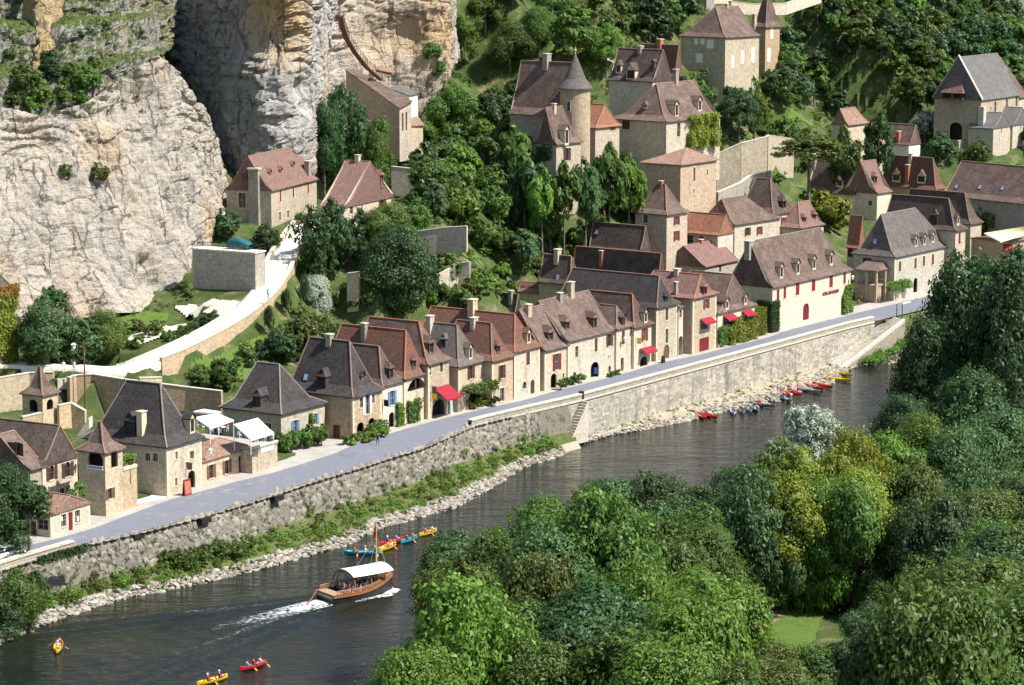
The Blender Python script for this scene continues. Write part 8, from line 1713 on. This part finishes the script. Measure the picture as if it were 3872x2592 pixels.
canoe('short teal canoe behind the red canoe', C2(1005, 595), C2(1105, 558), 'c_teal', crew=((-.3, 's_red', 'person in red seated in the short teal canoe', False), (.4, 's_pink', 'person in pink seated in the short teal canoe', False)))
canoe('yellow canoe leading the group of paddlers', C2(1125, 548), C2(1240, 512), 'c_yel', crew=((-.3, 's_pink', 'person in pink at the stern of the leading yellow canoe', False), (.45, 's_white', 'person in white at the bow of the leading yellow canoe', False)))
canoe('yellow canoe half hidden by the river trees', C2(1105, 1005), C2(1275, 978), 'c_yel', crew=((.3, 's_red', 'person in red in the half-hidden yellow canoe', False),))
canoe('yellow canoe seen end-on near the lower left shore', C1(385, 1345), C1(408, 1265), 'c_yel', crew=((-.3, 's_white', 'person in white in the end-on yellow canoe', True), (.35, 's_red', 'person in red in the end-on yellow canoe', False)))
canoe('yellow canoe at the bottom edge of the photograph', C1(1338, 1562), C1(1548, 1505), 'c_yel', crew=((-.3, 's_red', 'person in red vest astern in the bottom yellow canoe', True), (.45, 's_red', 'person in red vest at the bow of the bottom yellow canoe', True)))
canoe('red canoe with three paddlers in the lower river', C1(1634, 1462), C2(82, 1410), 'c_red', crew=((-.5, 's_sky', 'person in pale blue at the stern of the lower red canoe', False), (0, 's_red', 'person in red amidships in the lower red canoe', False), (.5, 's_white', 'person in white raising a paddle in the lower red canoe', False)))
MO = 'canoes drawn up below the quay'
for lab, p0, p1, mt, gear in (
        ('red canoe drawn up nearest the quay steps', B3(1308, 1262), B3(1430, 1335), 'c_red', ()), ('second red canoe from the quay steps, lying alongside the first', B3(1345, 1265), B3(1505, 1325), 'c_red', ()),
        ('pale canoe loaded with purple and red bags, moored bow-on', B3(1580, 1235), B3(1600, 1300), 'c_silver', ((-.3, 's_blue', .8), (.2, 's_red', .7))), ('dark canoe moored bow-on beside the loaded pale canoe', B3(1635, 1235), B3(1662, 1290), 'c_grey', ((0, 's_red', .8),)),
        ('canoe with green load moored bow-on', B3(1690, 1230), B3(1710, 1278), 'c_grey', ((.1, 's_green', 1.0), (-.4, 's_white', .8))), ('grey canoe moored bow-on, last of the bow-on row', B3(1725, 1225), B3(1762, 1270), 'c_grey', ((-.2, 's_white', .8),)),
        ('red canoe with raised stern between the grey canoes', B3(1662, 1165), B3(1800, 1215), 'c_red', ()), ('long dark canoe with orange paddles moored below the red one', B3(1690, 1205), B4(85, 1235), 'c_grey', ((0, 's_orange', .7), (-.4, 's_white', .7))),
        ('dark canoe full of red and white bags', B4(20, 1160), B4(130, 1222), 'c_grey', ((0, 's_red', .8), (.3, 's_white', .8))), ('dark canoe with blue and white bags in the middle of the row', B4(130, 1155), B4(232, 1208), 'c_grey', ((-.2, 's_sky', 1.0), (.2, 's_white', .8))),
        ('short red canoe behind the blue bags', B4(140, 1120), B4(215, 1165), 'c_red', ()), ('bright red canoe lying parallel to the long grey canoe', B4(165, 1108), B4(318, 1168), 'c_red', ()),
        ('long silver-grey canoe where the person stands', B4(205, 1100), B4(462, 1140), 'c_silver', ((.1, 's_blue', .6), (.35, 's_white', .7))), ('red canoe behind the long silver-grey canoe', B4(288, 1075), B4(462, 1122), 'c_red', ((.1, 's_white', .5),)),
        ('red canoe next to the yellow pair', B4(335, 1065), B4(532, 1112), 'c_red', ()), ('lower of the two yellow canoes near the ramp', B4(425, 1030), B4(650, 1060), 'c_yel', ()), ('upper of the two yellow canoes near the ramp', B4(465, 985), B4(660, 1025), 'c_yel', ())):
    canoe(lab, p0, p1, mt, z=.12, gear=gear, group=MO)
person('person in red and dark trousers standing by the moored canoes', atz(B4(262, 1136), .3), Vector((1, -.5, 0)), 's_red', 's_dark')
person('person in blue bending over the loaded dark canoes', atz(B4(125, 1160), .4), Vector((1, -.6, 0)), 's_blue', 't_khaki')
# ------------------------------------------------------------------ tour boat
D2 = lambda x, y: (1140+x/6.532, 2080+y/6.532)
bd = Vector((.79, .61, 0)).normalized(); bn = Vector((-bd.y, bd.x, 0)); BW = 3.9; sr = atz(D2(815, 1385), 0); sc_ = sr+bn*BW/2; BL = 8.9; Bc0 = sc_+bd*BL/2
boat = empty('tour_boat', Vector((Bc0.x, Bc0.y, 0)), 'wooden sightseeing barge with white canopy and mast, leaving a foaming wake', 'boat')
M['b_dark'] = plain('tarred_hull', (.028, .024, .022), .5, .3, 3); M['b_wood'] = plain('varnished_wood', (.30, .13, .05), .45, .25, 6, spec=.4); M['b_deck'] = plain('deck_boards', (.34, .24, .16), .7, .2, 5)
def bsec(x):
    f = max(0, (x-.35)/.65); w_ = BW/2*(.90+.10*min(1, x/.25))*(1-f**2.0*.93); zz = 1.05+.9*f**2; return w_, zz
xs_ = np.linspace(0, 1, 22); A_ = []
for x in xs_:
    w_, zz = bsec(x); c = sc_+bd*(BL*x+ (0.35*max(0, x-.5)*2)); A_.append([tuple(c+bn*w_+UP*zz), tuple(c+bn*w_*.94+UP*.35), tuple(c+bn*w_*.8-UP*.4), tuple(c-bn*w_*.8-UP*.4), tuple(c-bn*w_*.94+UP*.35), tuple(c-bn*w_+UP*zz)])
gridmesh('hull', np.array(A_), M['b_dark'], boat)
b = MB(); b.face([Vector(p) for p in A_[0]]); b.build('transom', M['b_dark'], boat)
for nm_, lo, hi, th_, mt in (('rub_rail', -.28, -.06, .07, 'b_wood'), ('gunwale', -.02, .08, .12, 'b_wood')):
    b = MB()
    for sgn in (1, -1):
        pts = []
        for x in xs_: w_, zz = bsec(x); pts.append((sc_+bd*(BL*x+.35*max(0, x-.5)*2)+bn*sgn*w_, zz))
        for (p, z0), (q, z1) in zip(pts[:-1], pts[1:]): b.box(p+bn*sgn*(-th_/2+.03)+UP*(z0+lo), (q+UP*z1)-(p+UP*z0), bn*sgn*th_, UP*(hi-lo))
    b.build(nm_, M[mt], boat)
b = MB(); pts = [sc_+bd*(BL*x+.35*max(0, x-.5)*2)+bn*bsec(x)[0]*.96+UP*.55 for x in xs_]+[sc_+bd*(BL*x+.35*max(0, x-.5)*2)-bn*bsec(x)[0]*.96+UP*.55 for x in xs_[::-1]]; b.face(pts[::-1]); b.build('deck', M['b_deck'], boat)
for sgn in (1, -1):      # open railing: posts and two rails
    b = MB(); prev = None
    for x in np.linspace(.06, .97, 20):
        w_, zz = bsec(x); p = sc_+bd*(BL*x+.35*max(0, x-.5)*2)+bn*sgn*w_+UP*(zz+.06); b.tube(p, p+UP*.42, .03, n=4)
        if prev is not None:
            for hh in (.16, .29, .43): b.tube(prev+UP*hh, p+UP*hh, .03 if hh < .4 else .05, n=4)
        prev = p
    b.build('railing', M['b_wood'], boat)
b = MB(); b.box(sc_-bn*BW*.42+bd*.1+UP*.95, bn*BW*.84, bd*1.3, UP*.14); b.box(sc_-bn*BW*.42-bd*.04+UP*.62, bn*BW*.84, bd*.05, UP*.34); b.build('stern_deck', M['b_deck'], boat)
def hoop(x, mt, zz=3.25):
    b = MB(); w_ = bsec(x)[0]; prev = None
    for k in range(15):
        th = math.pi*k/14; p = sc_+bd*BL*x+bn*(math.cos(th)*w_)+UP*(1.0+(zz-1.0)*math.sin(th)**.8)
        if prev is not None: b.tube(prev, p, .07, n=5, cap=False)
        prev = p
    b.build('hoop', M[mt], boat)
hoop(.26, 'b_dark'); hoop(.33, 'b_wood'); hoop(.60, 'b_wood'); hoop(.88, 'b_wood', 3.3)
N_ = 9; A_ = np.zeros((12, N_, 3))
for i in range(12):
    x = .30+.62*i/11
    for j in range(N_):
        yy = -1+2*j/(N_-1); A_[i, j] = sc_+bd*BL*x+bn*(yy*1.95)+UP*(3.42-.55*yy*yy-.05*math.sin(i/11*math.pi))
gridmesh('canopy', A_, M['awn_white'], boat)
mp_ = sc_+bd*BL*.80; mtop = zup(Vector((mp_.x, mp_.y, 0)), C2(735, 455)[1]); b = MB(); b.tube(mp_+UP*.6, mp_+UP*mtop, .13, .06, 8); b.tube(mp_+UP*(mtop*.62), mp_+UP*(mtop*.70)+bd*2.6+bn*-.2, .05, .03, 5); b.build('mast', plain('pale_mast', (.50, .32, .12), .6, .15, 5), boat)
b = MB(); t_ = mp_+UP*(mtop-.1); b.face([t_, t_-UP*2.2, t_-UP*2.3+Vector((-.42, .05, 0)), t_-UP*.9+Vector((-.25, .02, 0))]); b.face([t_, t_-UP*.9+Vector((-.25, .04, 0)), t_-UP*2.3+Vector((-.42, .07, 0)), t_-UP*2.2]); b.build('pennant', M['s_red'], boat)
b = MB()
for e in (sc_+bd*BL*1.0+UP*2.0, sc_+bd*BL*.5+bn*1.8+UP*1.6, sc_+bd*BL*.5-bn*1.8+UP*1.6): b.tube(mp_+UP*(mtop*.8), e, .015, n=3)
b.build('rigging', M['cap'], boat)
b = MB(); b.tube(atz(D2(380, 1000), 1.5), atz(D2(120, 1385), .02), .06, .05, 6); e0 = atz(D2(160, 1320), .3); b.tube(e0, atz(D2(110, 1395), -.1), .13, .16, 6); b.build('steering_oar', M['b_wood'], boat)
for x in (.30, .42, .54, .66, .78): b = MB(); b.box(sc_+bd*BL*x-bn*bsec(x)[0]*.85+UP*.95, bd*.35, bn*bsec(x)[0]*1.7, UP*.06); b.box(sc_+bd*BL*x-bn*.05+UP*.55, bd*.3, bn*.1, UP*.4); b.build('bench', M['b_deck'], boat)
pk = 0
for x in (.32, .44, .56, .68, .80):
    for y_0 in (-.62, -.3, .05, .38, .68):
        if trnd.random() < .86:
            w_ = bsec(x)[0]; q = sc_+bd*(BL*x+.15)+bn*y_0*w_*1.05+UP*.98; person('seated passenger under the tour boat\'s white canopy', q, (bn*(-1 if y_0 > 0 else 1)*.3+bd*trnd.choice((-1, 1))), trnd.choice(('s_white', 's_white', 's_dark', 's_red', 's_blue', 's_pink', 's_green')), trnd.choice(('t_khaki', 't_jeans')), True, trnd.random() < .35, 'tour boat passengers', .92)
for lab, x, y_0, s_, t_ in (('crew member in purple standing at the tour boat stern', .2, .55, 's_blue', 's_dark'), ('person in orange and jeans standing by the tour boat\'s hoop', .24, -.35, 's_orange', 't_jeans'), ('person in pink standing at the tour boat\'s railing', .28, -.68, 's_pink', 's_pink')):
    person(lab, sc_+bd*BL*x+bn*y_0*bsec(x)[0]+UP*.56, -bd+bn*.3, s_, t_, sc=.95)
# foam of the wake
def foamstrip(name, label, pts, w0, w1, thr0, thr1, dz=.07):
    n = len(pts); A_ = np.zeros((5, n, 3)); U_ = np.zeros((5, n, 2))
    for k in range(n):
        d = (pts[min(n-1, k+1)]-pts[max(0, k-1)]).normalized(); r_ = Vector((-d.y, d.x, 0)); w_ = w0+(w1-w0)*k/(n-1)
        for i in range(5):
            s = (i-2)/2; q = pts[k]+r_*s*w_/2; A_[i, k] = (q.x, q.y, dz+.10*(1-s*s)*(1-k/n)); U_[i, k] = (thr0+(thr1-thr0)*k/(n-1)+.45*abs(s)**2, 0)
    o = gridmesh(name, A_, M['foam'], uvs=U_); tag(o, label, kind='stuff')
ff = [sc_-bd*(.1+k*.7)-bn*.1*k+UP*0 for k in range(26)]; foamstrip('foam', 'white foam trailing behind the tour boat', ff, 3.6, 3.2, -.25, .95)
ff = [sc_-bd*(2+k*1.3)-bn*(.9+.42*k) for k in range(20)]; foamstrip('foam', 'broken foam on the near arm of the wake', ff, 1.0, 2.4, .5, .98)
ff = [sc_-bd*(2+k*1.3)+bn*(1.7+.42*k) for k in range(22)]; foamstrip('foam', 'broken foam on the far arm of the wake', ff, .6, 2.0, .55, .98)
ff = [sc_+bd*(BL*1.06-k*.5)-bn*(.1+ .4*min(k, 4)+.02*k) for k in range(15)]; foamstrip('foam', 'bow wave foam along the tour boat hull', ff, 1.7, .7, -.3, .5)
ff = [sc_+bd*(BL*1.06-k*.5)+bn*(.1+ .45*min(k, 4)+.02*k) for k in range(6)]; foamstrip('foam', 'bow wave foam beyond the tour boat', ff, 1.5, .5, -.2, .5)
# ------------------------------------------------------------------ street furniture and signs
q = onhill(B1(590, 1275)); q = q or atz(B1(590, 1275), 9); tp = zup(q, B1(0, 780)[1]); lamp = empty('lamp_post', q, 'tall rust-brown lamp post with white lantern on the ochre wall', 'lamp post')
b = MB(); b.tube(q, Vector((q.x, q.y, tp)), .14, .09, 8); b.build('pole', M['wood'], lamp); b = MB(); e = Vector((q.x, q.y, tp-.3)); b.tube(e, e+Vector((-1.4, -.1, .1)), .05, n=5); b.build('bracket', M['iron'], lamp)
b = MB(); l_ = e+Vector((-1.4, -.1, -.1)); lathe(b, l_, [(0.0, l_.z+.1), (.42, l_.z-.15), (.3, l_.z-.25), (.2, l_.z-.8), (0, l_.z-.82)], 8); b.build('lantern', M['white'], lamp)
def lantern(label, hh, cr, x, y0):
    P, d, n, L = hh.faces['F']; q = onplane(cr(x, y0), P, n); root = empty('wall_lantern', q, label, 'lantern', 'wall lanterns'); b = MB(); b.tube(q+UP*.3, q+n*.7+UP*.3, .03, n=4); b.build('bracket', M['iron'], root); c = q+n*.7; b = MB(); lathe(b, c, [(0.0, c.z+.45), (.3, c.z+.2), (.22, c.z+.15), (.14, c.z-.35), (0, c.z-.36)], 8); b.build('lantern', M['white'], root)
lantern('white lantern on the slim pale house', F16, B3, 818, 770); lantern('white lantern on the restaurant corner above the rust roof', F5, B1, 1418, 1540); lantern('white lantern on the corner of the gabled stone house', F2, C1, 515, 45); lantern('white lantern at the far corner of the long hotel', F21, B4, 618, 345)
def lettering(txt, hh, cr, x0, x1, y0, hgt, mat, out=.05, face='F'):
    P, d, n, L = hh.faces[face]; a, c = onplane(cr(x0, y0), P, n), onplane(cr(x1, y0), P, n); w_ = (c-a).length; cu = bpy.data.curves.new('lettering', 'FONT'); cu.body = txt; cu.extrude = .04; cu.align_x = 'LEFT'; cu.size = 1.0; o = bpy.data.objects.new('lettering', cu); COL.objects.link(o)
    dg = bpy.context.evaluated_depsgraph_get(); me = bpy.data.meshes.new_from_object(o.evaluated_get(dg)); bpy.data.objects.remove(o); X = [v.co.x for v in me.vertices]; Y = [v.co.y for v in me.vertices]; sx, sy = w_/(max(X)-min(X)), hgt/(max(Y)-min(Y)); mnx, mny = min(X), min(Y)
    dv = d if (c-a).dot(d) > 0 else -d; lo = a
    for v in me.vertices: q = lo+dv*((v.co.x-mnx)*sx)+UP*((v.co.y-mny)*sy-hgt/2)+n*(out+v.co.z); v.co = q-Vector(hh.root['_o'])
    me.materials.append(M[mat]); o = bpy.data.objects.new('lettering', me); COL.objects.link(o); o.parent = hh.root
lettering('HOTEL-RESTAURANT', F21, B4, 434, 545, 462, .62, 'red')
P, d, n, L = F24.faces['F']      # faded red sign bands, too small in the photograph to read
for x0, x1, y0 in ((1738, 1752, 146), (1760, 1815, 139)):
    a_, c_ = onplane(B4(x0, y0), P, n), onplane(B4(x1, y0), P, n); b = MB(); b.box(a_+n*.01-UP*.28, d*(c_-a_).dot(d), n*.03, UP*.56); b.build('sign_band', M['red'], F24.root)
b = MB(); P, d, n, L = F24.faces['F']; a_ = onplane(B4(1672, 165), P, n); c_ = onplane(B4(1728, 110), P, n); b.face([a_+n*1.2, a_+n*.9+d*3.4, c_+n*.1, c_+n*.1-d*2.6]); b.build('wall_awning', M['awn_red'], F24.root)
def board(name, label, p, z, w_, hgt, mats, face=None, lean=.18):
    q = atz(p, z); dirx = UU; nx = -NN; root = empty(name, q, label, 'sign board')
    for k, sg in enumerate((1, -1)):
        b = MB(); b.box(q-dirx*w_/2+nx*sg*lean, dirx*w_, UP*hgt-nx*sg*lean, nx*sg*.03); b.build('panel', M[mats[0]], root)
    b = MB(); b.box(q-dirx*w_*.4+nx*(lean*.93+.035)+UP*hgt*.1, dirx*w_*.8, (UP*hgt-nx*lean)*.78, nx*.012); b.build('poster', M[mats[1]], root)
board('a_board', 'red-framed menu board by the arched manor door', C1(1272, 275), 6.5, 1.3, 2.0, ('red', 'terracotta')); board('a_board', 'black chalkboard sign on the pavement by the pale arched door', B3(1107, 935), 6.5, .8, 1.2, ('iron', 'dark')); board('a_board', 'white price board outside the slim pale house', B3(880, 975), 6.5, .7, 1.0, ('white', 'white')); board('a_board', 'white postcard stand outside the slim pale house door', B3(803, 990), 6.5, .6, 2.2, ('white', 's_white')); board('a_board', 'orange freezer cabinet beside the domed red awning', B3(925, 965), 6.5, .6, 2.0, ('s_orange', 'c_yel'), lean=.3)
board('a_board', 'tall white postcard rack beside the red shop awning', B2(1358, 1285), 6.5, .5, 2.4, ('white', 's_sky'))
# hanging wrought signs
for lab, hh, cr, x0, y0, mt in (('black hanging sign board on the narrow house', F8, B2, 890, 1212, 'dark'), ('wooden panel sign beside the red shop awning', F10, B2, 1222, 1120, 'wood'), ('yellow pennant-shaped sign beside the red shop awning', F10, B2, 1220, 1165, 'c_yel'), ('ochre oval sign on the red-awning house', F17, B3, 922, 785, 'c_yel'), ('brown shield sign above the manor door', F4, C1, 1265, 78, 'wood')):
    P, d, n, L = hh.faces['F']; q = onplane(cr(x0, y0), P, n); root = empty('hanging_sign', q, lab, 'sign', 'hanging signs'); b = MB(); b.tube(q+UP*.5, q+n*1.0+UP*.5, .03, n=4); b.build('bracket', M['iron'], root); b = MB(); b.box(q+n*.15-UP*.4-d*.02, n*.75, d*.05, UP*.85); b.build('panel', M[mt], root)
# racks of goods in front of the cart archway
for k, (x, y0, mt) in enumerate(((570, 1030, 's_sky'), (590, 1025, 's_white'), (640, 1030, 's_blue'))):
    q = atz(B3(x, y0), 6.5); root = empty('clothes_rack', q, ('rack of pale blue clothes left of the cart archway', 'rack of white clothes left of the cart archway', 'rack of deep blue clothes inside the cart archway')[k], 'rack'); b = MB(); b.tube(q-UU*.5, q-UU*.5+UP*1.5, .03, n=4); b.tube(q+UU*.5, q+UU*.5+UP*1.5, .03, n=4); b.tube(q-UU*.5+UP*1.5, q+UU*.5+UP*1.5, .03, n=4); b.build('frame', M['iron'], root)
    for j in range(5): b = MB(); b.box(q-UU*(.42-.18*j)-NN*.2+UP*.5, UU*.1, NN*.4, UP*.95); b.build('garment', M[mt], root)
# cafe tables and diners under the awnings
for k, p in enumerate((DD(330, 640), DD(450, 690), DD(640, 760), DD(800, 760), DD(1230, 860), DD(1560, 950), DD(1760, 920))):
    q = atz(p, TE.ze); root = empty('cafe_table', q, ('round cafe table at the rear corner of the dining terrace', 'second cafe table from the rear corner of the dining terrace', 'red-clothed cafe table under the large flat awning', 'cafe table beside the awning post', 'cafe table deep under the steep awning', 'cafe table at the terrace edge by the log coping', 'cafe table at the terrace corner nearest the blue-shuttered house')[k], 'table'); b = MB(); b.tube(q, q+UP*.72, .05, n=6); b.tube(q, q+UP*.04, .25, n=8); b.build('pedestal', M['iron'], root); b = MB(); b.tube(q+UP*.72, q+UP*.76, .45, n=12); b.build('table_top', M['s_red' if k == 2 else 'white'], root)
    for sg in (-1, 1):
        c = q+UU*sg*.75; ch = empty('chair', c, 'white cafe chair at a dining terrace table', 'chair', 'dining terrace chairs'); b = MB(); b.box(c-UU*.2-NN*.2+UP*.42, UU*.4, NN*.4, UP*.04); b.build('seat', M['white'], ch); b = MB(); b.box(c+UU*sg*.18-NN*.2+UP*.46, UU*.04, NN*.4, UP*.42); b.build('backrest', M['white'], ch)
        for sx in (-1, 1):
            for sy in (-1, 1): b = MB(); b.tube(c+UU*sx*.17+NN*sy*.17, c+UU*sx*.17+NN*sy*.17+UP*.42, .02, n=4); b.build('leg', M['white'], ch)
        if (k+sg) % 3: person('seated diner on the restaurant terrace', c+UP*.34, -UU*sg, trnd.choice(('s_red', 's_white', 's_dark', 's_pink')), 't_jeans', True, False, 'diners on the terrace')
# road gate by the ramp
q = atz(B4(945, 615), 6.5); root = empty('ramp_barrier', q, 'white and black height barrier at the top of the boat ramp', 'barrier'); b = MB(); b.tube(q, q+UP*2.2, .08, n=6); q2 = atz(B4(982, 625), 6.5); b.tube(q2, q2+UP*2.6, .08, n=6); b.build('post', M['iron'], root); b = MB(); b.box(q2+UP*2.4, atz(B4(1040, 610), 6.5)-q2, NN*.1, UP*.2); b.build('beam', M['white'], root)
# flower pots
for lab, p, z, mt in (('stone pot of flowers on the inn porch steps, lower one', B4(683, 505), 7.2, 'leaf'), ('stone pot of flowers on the inn porch steps, upper one', B4(700, 470), 7.8, 'leaf')):
    q = atz(p, z); root = empty('flower_pot', q, lab, 'pot'); b = MB(); lathe(b, q, [(0, q.z-.5), (.2, q.z-.5), (.32, q.z), (.28, q.z), (0, q.z-.05)], 10); b.build('pot', M['terracotta'], root)
# things of one kind and place: tell them apart by their order across the picture
ONES = 'first second third fourth fifth sixth seventh eighth ninth tenth eleventh twelfth thirteenth fourteenth fifteenth sixteenth seventeenth eighteenth nineteenth'.split()
def ordinal(k):
    if k < 20: return ONES[k-1]
    t_, u_ = divmod(k, 10); tens = {2: 'twent', 3: 'thirt', 4: 'fort', 5: 'fift'}[t_]; return tens+'ieth' if u_ == 0 else tens+'y-'+ONES[u_-1]
bpy.context.view_layer.update(); byl = {}
for o in bpy.data.objects:
    if o.parent is None and 'label' in o and 'category' in o: byl.setdefault(o['label'], []).append(o)
for lab, os_ in byl.items():
    if len(os_) > 1:
        os_.sort(key=lambda o: proj(o.location)[0])
        for k, o in enumerate(os_): o['label'] = '%s, %s from the left' % (lab, ordinal(k+1))
for o in bpy.data.objects:
    if '_o' in o: del o['_o']
